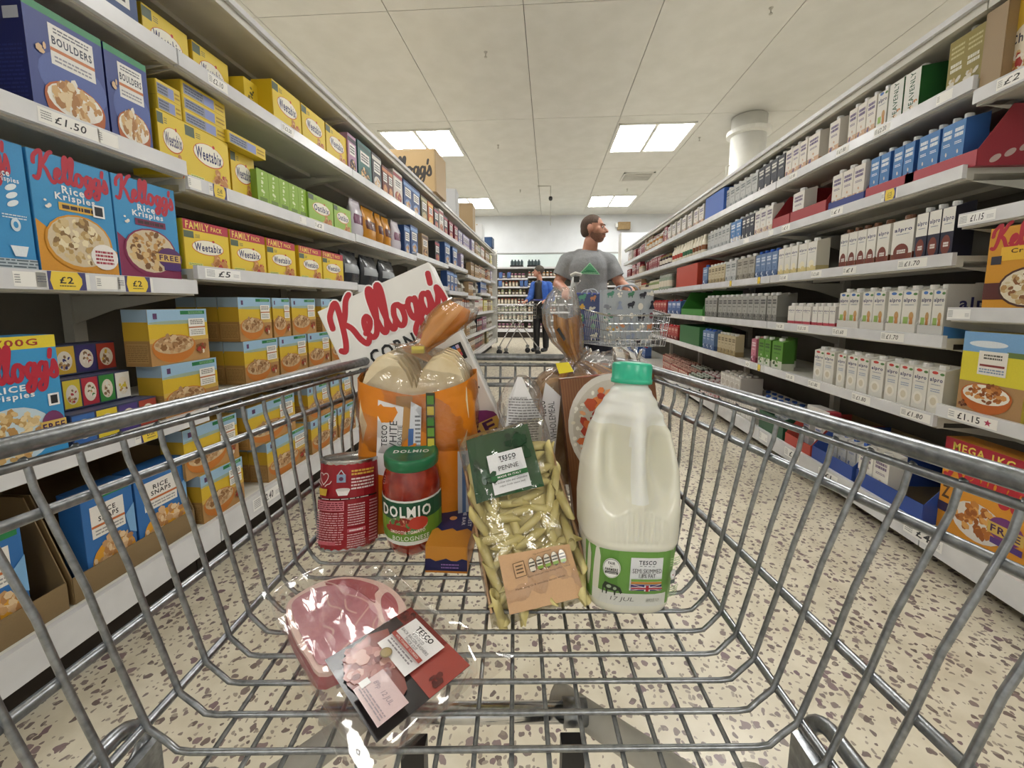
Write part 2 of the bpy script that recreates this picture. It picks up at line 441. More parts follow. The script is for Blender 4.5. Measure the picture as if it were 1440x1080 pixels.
# sprinkler heads
spr = MB().lathe([(.003,-.06),(.018,-.057),(.018,-.052),(.006,-.048),(.006,-.02),(.014,-.012),(.022,0)], 10).mesh('sprinkler', M_GREYTUBE)
for x, y, w in ((-.75, 4.9, 'left of centre, nearest the camera'), (2.15, 4.4, 'high over the right shelving, nearest'), (-.95, 7.6, 'beside the left ceiling light'), (2.6, 7.5, 'beside the duct'),
                (-.75, 10.5, 'far down the aisle, left'), (1.95, 10.6, 'far down the aisle, right of the vent')):
    tag(put('sprinkler', spr, None, (x, y, CEIL)), 'small ceiling sprinkler head ' + w, 'sprinkler')
# camera on a rod, projector-like box on the back wall
c = empty('security_camera', (.02, 10.2, CEIL)); tag(c, 'dark dome camera on a thin rod hanging from the ceiling', 'camera')
put('rod', MB().tube([(0,0,0),(0,0,-.95)], .008, 6).mesh('rod', M_GREYTUBE), c)
put('dome', MB().lathe([(.005,-.36),(.04,-.34),(.05,-.30),(.04,-.26),(.01,-.25)], 14).mesh('dome', M_BLACK, True), c)
put('bracket', MB().box(-.32,0,-.01,.01,-.012,0).mesh('bracket', M_GREYTUBE), c)
e_ = empty('wall_unit', (2.38, 13.28, 3.5)); tag(e_, 'small beige box unit fixed high on the back wall', 'wall unit')
put('casing', MB().box(-.18,.2,0,.2,-.12,.1).mesh('casing', M_KRAFT), e_); put('lens', MB().box(-.26,-.19,.02,.14,-.05,.06).mesh('lens', M_WHITE), e_)

# ================================================================= shelving
DEPTH = .47
ORD = ['top', 'second', 'third', 'fourth', 'fifth', 'bottom', 'seventh']
def ticket_art(text, style='white', w=.085, h=.034):
    a = Art(w, h)
    if style == 'white':
        a.rect(-w/2, 0, w/2, h, 'F4F3EE')
        if text: a.text(text, w*.0, h*.5, w*.52, h*.56, '2A2A2C', .02, .18)
        a.lines(-w*.46, h*.2, -w*.30, h*.85, 4, '8E8E90', 3)
    elif style == 'wide':
        a.rect(-w/2, 0, w/2, h, 'F6F6F4'); a.text(text, w*.02, h*.5, w*.36, h*.64, '2C3038', .03, .15); a.lines(-w*.46, h*.15, -w*.25, h*.9, 5, '9A9CA2', 3)
        a.lines(w*.28, h*.2, w*.45, h*.6, 3, 'B9BAC0', 5)
    elif style == 'star':
        a.rect(-w/2, 0, w/2, h, 'F4F2EE'); a.text(text, -w*.06, h*.5, w*.46, h*.68, '26262A', .03)
        P = []
        for k in range(10):
            r = h*(.36 if k % 2 == 0 else .15); P.append((w*.32+r*math.sin(k*math.pi/5), h*.5+r*math.cos(k*math.pi/5)))
        for k in range(1, 10, 2): a.add([P[k-1], P[k], (w*.32, h*.5)], [(0,1,2)], 'B23A5C'); a.add([P[k], P[(k+1) % 10], (w*.32, h*.5)], [(0,1,2)], 'B23A5C')
        a.up(); a.lines(-w*.48, h*.2, -w*.36, h*.85, 3, '9A9CA2', 3)
    else:
        a.rect(-w/2, -h*.05, w/2, h*1.05, 'ECEBE6'); a.rect(-w*.30, -h*.15, w*.42, h*1.15, '4A4778')
        a.poly([(-w*.22,-h*.15),(w*.26,-h*.15),(w*.34,h*.3),(w*.34,h*.7),(w*.26,h*1.15),(-w*.22,h*1.15),(-w*.26,h*.5)], 'F0D24A')
        a.text(text, w*.04, h*.55, w*.26, h*.5, '2B2B33', .03)
        a.lines(-w*.1, h*.05, w*.2, h*.22, 1, '5A543A', 3)
        a.lines(-w*.48, h*.3, -w*.33, h*.8, 3, '8C8C96', 3)
    return a
_tick = {}
def bay(side, y0, y1, xl, zs, top, base_z, words, depth=DEPTH, base_lip=.09):
    """side -1 = left of the aisle (faces +X), +1 = right. zs: lip-top heights. returns {z: shelf object}"""
    L = y1-y0; s = side
    t = empty('shelving_bay', (xl, (y0+y1)/2, 0)); tag(t, words, 'shelving', 'supermarket shelving bays')
    X = lambda d: s*d     # distance behind the lip
    def bx(m, d0, d1, ya, yb, z0, z1): a, b = sorted((X(d0), X(d1))); m.box(a, b, ya, yb, z0, z1); return m
    put('back_panel', bx(MB(), depth+.02, depth+.05, -L/2+.002, L/2-.002, 0, top-.002).mesh('back_panel', M_BACK), t)
    for e in (-1, 1):
        put('upright', bx(MB(), depth-.02, depth+.02, e*L/2-.02 if e > 0 else -L/2, e*L/2 if e > 0 else -L/2+.02, 0, top-.03).mesh('upright', M_SHELF), t)
    out = {}
    for z in list(zs)+[top]:
        m = bx(MB(), .012, depth, -L/2+.002, L/2-.002, z-.032, z-.012)
        bx(m, .012, .035, -L/2+.002, L/2-.002, z-.052, z-.032)
        bx(m, .25, .28, -L/2+.03, L/2-.03, z-.050, z-.032)
        sh = put('shelf', m.mesh('shelf', M_SHELF), t, (0, 0, 0)); out[z] = sh
        lip = .022 if z == top else .046
        put('price_rail', bx(MB(), -.004, .0118, -L/2+.003, L/2-.003, z-lip, z).mesh('price_rail', M_RAIL), sh)
        for e in (-1, 1):
            yy = e*(L/2-.012); m = MB(); n = 0
            x0, x1 = X(.03), X(depth-.02)
            P = [(x0, z-.053), (x1, z-.053), (x1, z-.15), (X(.30), z-.10)]
            m.V = [(p[0], yy-.002, p[1]) for p in P] + [(p[0], yy+.002, p[1]) for p in P]
            m.F = [(0,1,2,3), (7,6,5,4), (0,4,5,1), (1,5,6,2), (2,6,7,3), (3,7,4,0)]; m.C = [None]*6
            put('bracket', m.mesh('bracket', M_SHELF), sh)
    m = bx(MB(), .012, depth, -L/2+.002, L/2-.002, base_z-.04, base_z-.012)
    bs = put('base_shelf', m.mesh('base_shelf', M_WHITE), t); out[base_z] = bs
    put('price_rail', bx(MB(), -.006, .0118, -L/2+.003, L/2-.003, base_z-base_lip, base_z).mesh('price_rail', M_RAIL), bs)
    put('plinth', bx(MB(), .10, depth, -L/2+.002, L/2-.002, 0.0, base_z-.042).mesh('plinth', M_DARK), t)
    return t, out
XL, XR = -1.2, 1.45
TL, TR_ = 2.14, 2.035
BASEL, BASER = .222, .152
LY = [.145, 1.30, 2.45, 3.60, 4.75, 5.90, 7.05, 8.20, 9.0]
RY = [.36, 1.555, 2.75, 3.95, 5.15, 6.35, 7.55, 8.0]
LZ = [[1.811, 1.466, 1.079, .636], [1.811, 1.426, 1.13, .68]] + [[1.811, 1.46+.03*((i*7) % 3-1), 1.16+.04*((i*5) % 3-1), .86, .52] for i in range(6)]
RZ = [[1.725, 1.314, .987, .631]] + [[1.779, 1.485, 1.183, .883, .585]]*6
LB = []; RB = []
pos = ['nearest', 'second', 'third', 'fourth', 'fifth', 'sixth', 'seventh', 'farthest']
for i in range(8):
    LB.append(bay(-1, LY[i], LY[i+1], XL, LZ[i], TL, BASEL, 'grey-white steel cereal shelving bay, %s along the left of the aisle' % pos[i]))
for i in range(7):
    RB.append(bay(1, RY[i], RY[i+1], XR, RZ[i], TR_, BASER, 'grey-white steel shelving bay, %s along the right of the aisle' % (pos[i] if i < 6 else 'farthest')))
def ticket(side, y, z, text='', style='white', w=.085, lip=.046, base=False):
    B = LB if side < 0 else RB; Y = LY if side < 0 else RY
    for i in range(len(B)):
        if Y[i] <= y < Y[i+1]:
            sh = B[i][1][min(B[i][1], key=lambda q: abs(q-z))]; zz = min(B[i][1], key=lambda q: abs(q-z)); cy = (Y[i]+Y[i+1])/2
            h = .034 if not base else .05
            key = (text, style, w, h)
            if key not in _tick: _tick[key] = ticket_art(text, style, w, h).mesh('price_ticket')
            put('price_ticket', _tick[key], sh, (-side*.0045 if not base else -side*.0065, y-cy, zz-.040 if not base else zz-.066), (0, 0, -side*math.pi/2))
            return
# perforated end panel of the left run, tall white end panel at the right
e_ = empty('end_panel', (-1.44, 9.03, 0)); tag(e_, 'white perforated steel end panel closing the left shelving run', 'end panel')
put('sheet', MB().box(-.30, .27, 0, .02, .1, 2.2).mesh('sheet', M_WHITE), e_)
hm = MB()
for k in range(42): hm.box(.272, .276, .004, .016, .14+k*.049, .165+k*.049)
tag(put('slots', hm.mesh('slots', M_BLACK), e_), kind='stuff')
w_ = empty('end_column', (1.62, 8.35, 0)); tag(w_, 'plain white column at the far end of the right shelving', 'column')
put('shaft', MB().box(-.16, .5, .0, .35, 0, 2.42).mesh('shaft', M_WALL), w_); put('edge_strip', MB().box(-.175, -.161, -.01, .30, 0, 2.42).mesh('edge_strip', M_WHITE), w_)

# back shelving across the end of the aisle
BX = [-2.6, -1.62, -.62, .42, 1.42, 2.42, 3.4]
BZ = [[1.79, 1.52, 1.24, .99, .77, .53], [1.74, 1.50, 1.26, 1.0, .77, .53]]
BB = []
for i in range(len(BX)-1):
    L = BX[i+1]-BX[i]; t = empty('shelving_bay', ((BX[i]+BX[i+1])/2, 11.7, 0))
    tag(t, 'white jar shelving bay across the aisle end, %s from the left' % pos[i if i < 6 else 5].replace('nearest', 'first'), 'shelving', 'shelving across the far end')
    put('back_panel', MB().box(-L/2+.002, L/2-.002, .42, .45, 0, 2.05).mesh('back_panel', M_BACK), t)
    for z in BZ[i % 2 if i else 0]+[2.06]:
        s_ = put('shelf', MB().box(-L/2+.002, L/2-.002, .002, .41, z-.03, z-.012).mesh('shelf', M_SHELF), t)
        put('price_rail', MB().box(-L/2+.003, L/2-.003, -.01, .0, z-.05, z).mesh('price_rail', M_RAIL), s_)
    s_ = put('base_shelf', MB().box(-L/2+.002, L/2-.002, .002, .41, .24, .27).mesh('base_shelf', M_SHELF), t)
    put('price_rail', MB().box(-L/2+.003, L/2-.003, -.02, .0, .17, .27).mesh('price_rail', M_RAIL), s_)
    put('plinth', MB().box(-L/2+.002, L/2-.002, .05, .41, 0, .165).mesh('plinth', M_DARK), t)
# ================================================================= product designs
CER = ['C89B5E', 'B98345', 'D9B57C', 'A8733A', 'E0C394']
MUS = ['A67C52', 'C7A075', '8C6238', 'DABF98', 'B08A60']
WHITE, NAVY, RED = 'EFEFEC', '28305E', 'C22A34'
class Proto:
    def __init__(s, name, look, cat, group, me, parts=(), w=.1, h=.2, d=.06):
        s.name, s.look, s.cat, s.group, s.me, s.parts, s.w, s.h, s.d = name, look, cat, group, me, parts, w, h, d; s.first = None
P = {}
def boxp(key, look, w, h, d, bodycol, art=None, side=None, name='cereal_box', cat='cereal box', sideart=None, extra=()):
    parts = []
    if art: parts.append(('printed_front', art.mesh(), (0, 0, 0), 0))
    if sideart:   # (art, which side)
        a, sd = sideart
        parts.append(('printed_side', a.mesh(), (sd*w/2, d/2, 0), sd*math.pi/2))
    P[key] = Proto(name, look, cat, None, body(w, h, d, bodycol, side).mesh(key, M_PRINT), parts + list(extra), w, h, d)

def weetabix_art(w, h, family=False, word='Weetabix', base='E8CB3C', small=False):
    a = Art(w, h); a.rect(-w/2, 0, w/2, h, base); top = h
    if family:
        a.rect(-w/2, h*.80, w/2, h, 'B83048'); a.text('FAMILY', -w*.20, h*.90, w*.50, h*.15, 'F2D26A', .04); a.text('PACK', w*.22, h*.895, w*.26, h*.10, 'F2D26A', .04); top = h*.80
    a.rect(-w/2, top*.80, -w*.30, top*.97, '5C6A58'); a.lines(-w*.27, top*.82, -w*.17, top*.92, 3, '6A6A50', 2)
    a.ell(0, top*.60, w*.36, top*.20, 'D86A30'); a.ell(0, top*.605, w*.345, top*.185, 'F6F2E2')
    a.text(word, 0, top*.60, w*.60, top*.21, '2A2F66', .045, .0)
    a.ell(w*.12, top*.79, w*.03, top*.03, 'C8402E')
    a.flakes(w*.22, top*.20, w*.22, top*.17, ['C98D50', 'A86A34', 'DDB07A', 'B8473C', 'E8D8C0'], 26, .30, 4)
    a.rect(-w*.46, top*.10, -w*.16, top*.17, 'E2E28A'); a.lines(-w*.45, top*.105, -w*.18, top*.165, 2, '6F8B3C', 5)
    return a
def bowl_box(w, h, sky, field, ground, label, bowlc='C6792E', cols=MUS, brand=True, greentop='1F7A46', seed=1, word=''):
    a = Art(w, h); a.rect(-w/2, 0, w/2, h, ground)
    a.rect(-w/2, h*.42, w/2, h*.80, field); a.rect(-w/2, h*.74, w/2, h, sky); a.ell(0, h*.76, w*.5, h*.035, '9FB2A0')
    a.rect(-w/2, h*.40, w/2, h*.48, 'D9B65A')
    if greentop: a.rect(w*.02, h*.90, w*.46, h*.97, greentop); a.lines(w*.16, h*.91, w*.42, h*.96, 2, '9FCB9A', 4)
    a.rect(-w*.42, h*.83, -w*.36, h*.93, '5C3A66')
    a.bowl(-w*.12, h*.31, w*.36, bowlc, cols, 70, seed=seed, milk='C9AE88')
    a.rect(w*.14, h*.48, w*.44, h*.82, 'F3F0E8'); a.lines(w*.17, h*.70, w*.41, h*.80, 3, '4B4B4B', 6)
    a.rect(w*.14, h*.635, w*.44, h*.66, label); a.lines(w*.17, h*.50, w*.41, h*.61, 3, '9A9A92', 7)
    a.flakes(w*.34, h*.22, w*.12, h*.09, ['A8342A', 'E8DCC8', '8C5A30'], 9, .42, 8)
    return a
def sidebands(w, h):
    a = Art(w, h); a.rect(-w/2, 0, w/2, h*.45, 'A8824E'); a.rect(-w/2, h*.45, w/2, h*.78, 'C9A432'); a.rect(-w/2, h*.78, w/2, h, '9DB6CC')
    a.rect(-w*.42, h*.06, w*.42, h*.40, 'B8935C'); a.lines(-w*.4, h*.08, w*.4, h*.38, 9, '8C6C3E', 3); return a
def krispies(w, h, lower, band, word2, cols, free, seed):
    a = Art(w, h); a.rect(-w/2, 0, w/2, h, '3E97CE'); a.poly([(-w/2,0),(w/2,0),(w/2,h*.26),(w*.3,h*.33),(-w*.3,h*.36),(-w/2,h*.46)], lower)
    a.script(0, h*.875, w*.92, 'B8283E', None, .0, .092, 1.35)
    a.text('Rice', -w*.02, h*.735, w*.28, h*.065, 'F4F6F8', .05); a.text('Krispies', 0, h*.665, w*.50, h*.075, 'F4F6F8', .05)
    a.rect(-w*.22, h*.56, w*.28, h*.625, band); a.lines(-w*.18, h*.575, w*.24, h*.61, 1, '3C2A30', 2, .9)
    a.ell(0, h*.30, w*.43, h*.24, lower); a.ell(0, h*.31, w*.40, h*.215, 'D8C7A8'); a.flakes(0, h*.31, w*.38, h*.20, cols, 90, .13, seed)
    if free:
        a.ell(w*.30, h*.26, w*.22, h*.11, '5A2F66'); a.rect(w*.06, h*.22, w*.49, h*.30, 'D8B66A'); a.text('FREE', w*.28, h*.262, w*.34, h*.055, '43204E', .05); a.rect(w*.18, h*.13, w*.49, h*.20, '4A2B72')
    else:
        a.ell(w*.30, h*.20, w*.19, h*.115, 'F2EEEA'); a.lines(w*.17, h*.13, w*.42, h*.26, 4, 'A83848', 9, .6)
        a.rect(w*.20, h*.55, w*.36, h*.66, 'F4F4F4'); a.rect(w*.225, h*.565, w*.335, h*.645, '23242A')
    a.flakes(-w*.38, h*.60, w*.06, h*.04, ['E9C9A0', 'F3EFE6'], 4, .5, 2); a.lines(-w*.1, h*.03, w*.42, h*.055, 1, '5C3A2A', 3)
    return a

# ---- left run
w, h = .19, .165
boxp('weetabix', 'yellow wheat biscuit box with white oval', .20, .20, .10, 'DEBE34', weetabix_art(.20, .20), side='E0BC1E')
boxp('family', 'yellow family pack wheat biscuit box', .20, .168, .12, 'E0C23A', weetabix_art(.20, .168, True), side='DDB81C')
_a = Art(.16, .04); _a.rect(-.08, 0, .08, .04, 'E2C53A'); _a.rect(-.08, .003, -.005, .036, '8C93A8'); _a.rect(-.005, .003, .035, .036, '8E9ACC'); _a.lines(-.075, .006, -.01, .034, 3, '565C70', 2); _a.lines(.04, .008, .075, .034, 2, 'A8862A', 3)
boxp('flatpack', 'flat yellow shrink-wrapped pack', .17, .045, .10, 'E2C53A', _a)
boxp('weet_side', 'yellow wheat biscuit box turned sideways', .062, .17, .18, 'E0C230', (lambda a: a.rect(-.031, 0, .031, .17, 'E3C42C').flakes(0, .11, .014, .045, ['7A6A20', '56501E'], 16, .5, 3).rect(-.022, .01, .022, .04, 'F2E6A0'))(Art(.062, .17)))
_a = Art(.06, .16); _a.rect(-.03, 0, .03, .16, '8FB53A'); _a.flakes(0, .10, .008, .05, ['DCE8B0'], 12, .8, 5); _a.rect(-.02, .01, .02, .045, '6E8A34')
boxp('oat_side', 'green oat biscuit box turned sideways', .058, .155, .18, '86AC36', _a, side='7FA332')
_a = weetabix_art(.185, .155, False, 'Oatibix', '9CC054'); boxp('oatibix', 'green oat biscuit box with white oval', .185, .155, .07, '8FB546', _a)
_a = bowl_box(.2, .175, '9CC0DC', 'D9B72E', 'B98E58', 'C0703A', seed=3)
boxp('muesli', 'yellow and blue muesli box with bowl', .19, .178, .085, 'C9A24A', bowl_box(.19, .178, '9CC0DC', 'D9B72E', 'B98E58', 'C0703A', seed=3), sideart=(sidebands(.085, .178), -1))
w, h = .235, .265
_a = Art(w, h); _a.rect(-w/2, 0, w/2, h, '3C4C8E'); _a.rect(-w/2, h*.93, w/2, h, '3E8E62'); _a.ell(w*.05, h*.42, w*.45, h*.25, '5366A8')
_a.rect(-w*.22, h*.52, w*.36, h*.88, 'F0EEEA'); _a.text('BOULDERS', w*.07, h*.74, w*.52, h*.075, '3A3F52', .05); _a.lines(-w*.16, h*.80, w*.30, h*.86, 2, '6A6A78', 3); _a.rect(-w*.22, h*.64, w*.36, h*.67, 'C87A4A'); _a.lines(-w*.18, h*.54, w*.30, h*.61, 2, '9A9AA4', 4)
_a.bowl(w*.04, h*.20, w*.40, 'B8622E', ['D8B078', 'C4935A', 'E6CFA4', 'B07C46', 'EEE6DA'], 60, seed=5, size=.17); _a.flakes(-w*.36, h*.66, w*.08, h*.09, ['D8B890'], 3, .6, 6)
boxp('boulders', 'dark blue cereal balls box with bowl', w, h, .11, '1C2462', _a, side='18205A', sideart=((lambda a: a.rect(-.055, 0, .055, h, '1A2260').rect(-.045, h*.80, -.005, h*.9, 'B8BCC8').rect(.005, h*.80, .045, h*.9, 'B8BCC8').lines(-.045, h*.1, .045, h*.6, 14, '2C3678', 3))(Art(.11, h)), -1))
boxp('krispies_gold', 'blue rice cereal box with golden lower part', .20, .30, .08, '3E97CE', krispies(.20, .30, 'D9982E', 'DDB34A', '', ['D8C190', 'B99A62', '8C6E44', 'EFE2BE'], False, 11))
boxp('krispies_maroon', 'blue rice cereal box with maroon lower part', .20, .30, .08, '3E97CE', krispies(.20, .30, '8A2E56', '7A2A50', '', ['C99A5C', 'A87A44', 'DDBE88', '7C5630'], True, 12))
w, h = .2, .30
_a = Art(w, h); _a.rect(-w/2, 0, w/2, h, '3B93CC'); _a.script(-w*.30, h*.86, w*1.1, 'B8283E', None, .0, .095, 1.35)
for q, z in ((0, .66), (1, .60), (2, .54)): _a.ell(w*.22, h*z, w*.10, h*.022, 'E8F2F8', rot=.3)
_a.lines(w*.02, h*.42, w*.42, h*.46, 2, 'D8E8F2', 3); _a.ell(w*.22, h*.38, w*.08, h*.05, 'D8E8F2'); _a.ell(w*.22, h*.38, w*.04, h*.025, '3B93CC'); _a.text('Rice', w*.1, h*.76, w*.24, h*.05, 'EEF4F8', .04); _a.text('Krispies', w*.16, h*.71, w*.4, h*.05, 'EEF4F8', .04)
_a.poly([(w*.08,h*.22),(w*.38,h*.22),(w*.32,h*.14),(w*.14,h*.14)], 'E8F2F8'); _a.rect(-w/2, 0, w/2, h*.12, 'B8C4CA'); _a.lines(-w*.5, 0, w*.5, h*.12, 5, '5E6C74', 2)
boxp('krispies_side', 'blue rice cereal box, icon side panel showing', w, h, .09, '3B93CC', _a)
w, h = .22, .30
_a = Art(w, h); _a.rect(-w/2, 0, w/2, h, '3E9AD2'); _a.rect(-w/2, h*.90, w/2, h, 'E6D23A'); _a.text('700G', w*.1, h*.95, w*.42, h*.055, 'A03A34', .04)
_a.script(-w*.0, h*.76, w*.98, 'B8283E', None, 0, .095, 1.4); _a.text('RICE', -w*.02, h*.60, w*.3, h*.05, 'F2F6FA', .05); _a.text('Krispies', -w*.02, h*.535, w*.46, h*.06, 'F2F6FA', .05); _a.rect(w*.34, h*.42, w*.46, h*.52, 'F2F4F6'); _a.rect(w*.365, h*.435, w*.44, h*.505, '2A2A30')
_a.ell(-w*.04, h*.24, w*.40, h*.22, 'C9DCE8'); _a.flakes(-w*.04, h*.24, w*.37, h*.20, ['D8BC88', 'C6A266', 'E6D2A4', 'B88E54'], 120, .12, 5); _a.ell(w*.36, h*.25, w*.13, h*.13, '7A3A6A'); _a.rect(w*.22, h*.20, w*.5, h*.30, 'D8B660'); _a.text('FREE', w*.36, h*.25, w*.24, h*.06, '43204E', .05)
boxp('krispies_700', 'big blue rice cereal box with yellow weight band', w, h, .09, '3E97CE', _a)
w, h = .20, .085
for key, cs, look in (('variety_a', ['D8B03A', '3A3470', 'A83A2A'], 'dark small-box variety pack, tan and purple'), ('variety_b', ['D8C23A', 'B83040', '3A8A3E', 'E8E4DC'], 'variety pack of small cereal boxes, white end'), ('variety_c', ['3A6AB0', 'E0C838', '4A3A80', 'A8402C'], 'lowest variety pack of small cereal boxes, yellow')):
    _a = Art(w, h); _a.rect(-w/2, 0, w/2, h, '38405E'); n = len(cs)
    for i, c in enumerate(cs):
        x0 = -w/2+i*w/n; _a.rect(x0+.002, h*.05, x0+w/n-.002, h*.95, c); _a.ell(x0+w/n*.5, h*.48, w/n*.34, h*.32, 'E6DCCB'); _a.flakes(x0+w/n*.5, h*.45, w/n*.26, h*.24, ['8A6A4A', 'C49A62', 'F0E8DC', cs[(i+1) % n]], 14, .35, i+3)
    boxp(key, look, w, h, .07, '4A4E70', _a, name='variety_pack', cat='cereal box')
w, h = .18, .27
_a = Art(w, h); _a.rect(-w/2, 0, w/2, h, '2E6FB4'); _a.rect(-w*.1, h*.90, w*.45, h*.96, '23804A'); _a.rect(-w*.36, h*.50, w*.30, h*.84, 'F1EEE8'); _a.text('RICE', -w*.02, h*.76, w*.30, h*.055, '2C2C30', .04); _a.text('SNAPS', -w*.02, h*.69, w*.40, h*.055, '2C2C30', .04); _a.rect(-w*.36, h*.61, w*.30, h*.635, 'C87038'); _a.lines(-w*.3, h*.52, w*.25, h*.59, 2, 'A0A0A0', 2)
_a.ell(w*.02, h*.22, w*.44, h*.22, 'DDA02E'); _a.flakes(w*.02, h*.27, w*.42, h*.20, ['D9B489', 'C99C6A', 'E8CDA4', 'B98450'], 70, .16, 4); _a.poly([(w*.3,h*.6),(w*.5,h*.7),(w*.5,h*.35),(w*.36,h*.4)], '7FB2E0')
boxp('snaps', 'blue rice snaps cereal box in brown tray', w, h, .07, '2A64A6', _a)
def generic(key, look, w, h, d, base, accent, label='F0EEE8', seed=1, name='cereal_box', cat='cereal box', bowl=True):
    a = Art(w, h); a.rect(-w/2, 0, w/2, h, base); a.rect(-w*.5, h*.82, w*.5, h*.93, accent)
    a.rect(-w*.32, h*.50, w*.34, h*.78, label); a.lines(-w*.26, h*.54, w*.28, h*.74, 3, '44444C', seed, .6)
    if bowl: a.ell(0, h*.24, w*.36, h*.17, accent); a.flakes(0, h*.24, w*.30, h*.14, CER, 14, .3, seed)
    a.lines(-w*.4, h*.03, w*.4, h*.08, 1, label, seed+2)
    boxp(key, look, w, h, d, base, a, name=name, cat=cat)
GEN = [('g_pink', 'pink and white cereal box', .10, .24, 'B58AA8', '3A2A3A'), ('g_teal', 'teal granola box', .13, .25, '2F6A66', '1F4A46'), ('g_charcoal', 'charcoal granola box', .12, .25, '3A3A40', 'D8D4CC'),
       ('g_brown', 'reddish brown cereal box', .07, .22, '6A3026', 'C87A4A'), ('g_cream', 'cream and red cereal box', .12, .26, 'D8D0C8', '9A2A34'), ('g_blue', 'deep blue cereal box', .16, .25, '2C4A80', '7FA0D0'),
       ('g_olive', 'olive cereal box', .12, .24, '6A6444', 'B8B080'), ('g_orange', 'orange cereal box', .11, .24, 'C8662E', 'E8C060'), ('g_black', 'black porridge box', .11, .23, '2A2A30', 'A83A50'),
       ('g_maroon', 'maroon cereal box', .12, .22, '7C1E30', 'D8A0A8'), ('g_lilac', 'lilac and white cereal box', .11, .22, '9A93B8', 'E8E6F0'), ('g_yellow', 'pale yellow cereal box', .13, .22, 'C8BC62', 'F0ECC0'), ('g_tan', 'tan porridge box', .12, .23, 'A88E6A', '5A3A2A')]
for i, (k, lk, w, h, b_, ac) in enumerate(GEN): generic(k, lk, w, h, .08, b_, ac, seed=i+1)

# cereal bags
def bag(key, look, w, h, d, c, ac, seed=1):
    m = MB(); n = 16; R = random.Random(seed)
    prof = []
    for i in range(9):
        t = i/8; wd = 1-.10*t; dd = max(.06, math.sin(math.pi*min(1, .16+t*.84))**.6)*(1 if t < .8 else .5)
        prof.append((wd, dd, h*t))
    for wd, dd, z in prof:
        for k in range(n):
            an = 2*math.pi*k/n; x = w/2*wd*math.copysign(abs(math.cos(an))**.5, math.cos(an)); y = d/2*dd*math.sin(an)
            m.V.append((x+R.uniform(-.004, .004), d/2+y+R.uniform(-.005, .005), z))
    for i in range(8):
        for k in range(n):
            a = i*n+k; b = i*n+(k+1) % n; m.F.append((a, b, b+n, a+n)); m.C.append(ac if i in (3, 4) and k in (10, 11, 12, 13) else c)
    m.F.append(tuple(range(n))[::-1]); m.C.append(c); m.F.append(tuple(8*n+k for k in range(n))); m.C.append(c)
    P[key] = Proto('cereal_bag', look, 'cereal bag', None, m.mesh(key, M_GLOSSPRINT, True), [], w, h, d)
bag('bag_orange', 'shiny orange granola bag', .15, .24, .08, 'C88A2E', '5A2A1E', 2)
bag('bag_grey', 'shiny dark grey granola bag', .18, .22, .09, '2E3034', '8E9296', 3)
bag('bag_white', 'white and plum granola bag', .13, .25, .07, 'C9C3CC', '6A2A50', 4)
bag('bag_silver', 'pale crinkled snack bag', .15, .20, .08, 'B9B6AC', '6A5A48', 5)

# ---- cartons of the right run
def cap_mesh(c, r=.016, hh=.018):
    return MB().lathe([(r, 0, c), (r, hh*.85, c), (r*.9, hh, c)], 12).mesh('cap', M_GLOSSPRINT)
CAPW = cap_mesh('ECECEA'); CAPR = cap_mesh('C8343A'); CAPB = cap_mesh('3A62B8'); CAPN = cap_mesh('6E4A34')
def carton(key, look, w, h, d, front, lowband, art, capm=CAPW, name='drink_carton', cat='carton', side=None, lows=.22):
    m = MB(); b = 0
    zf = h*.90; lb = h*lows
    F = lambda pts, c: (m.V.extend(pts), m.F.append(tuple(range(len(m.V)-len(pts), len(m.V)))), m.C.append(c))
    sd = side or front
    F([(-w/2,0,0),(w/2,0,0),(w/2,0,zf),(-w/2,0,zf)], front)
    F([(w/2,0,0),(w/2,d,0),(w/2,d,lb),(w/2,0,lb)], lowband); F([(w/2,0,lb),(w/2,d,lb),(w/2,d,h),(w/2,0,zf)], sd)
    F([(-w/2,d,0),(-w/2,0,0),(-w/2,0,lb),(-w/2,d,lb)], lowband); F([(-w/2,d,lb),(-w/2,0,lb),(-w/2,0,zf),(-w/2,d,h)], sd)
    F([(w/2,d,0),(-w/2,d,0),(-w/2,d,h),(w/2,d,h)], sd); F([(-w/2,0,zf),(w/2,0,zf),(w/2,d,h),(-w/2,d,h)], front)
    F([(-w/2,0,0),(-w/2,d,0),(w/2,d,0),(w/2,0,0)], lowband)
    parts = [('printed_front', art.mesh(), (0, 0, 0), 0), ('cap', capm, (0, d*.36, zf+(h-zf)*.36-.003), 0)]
    P[key] = Proto(name, look, cat, None, m.mesh(key, M_PRINT), parts, w, h, d)
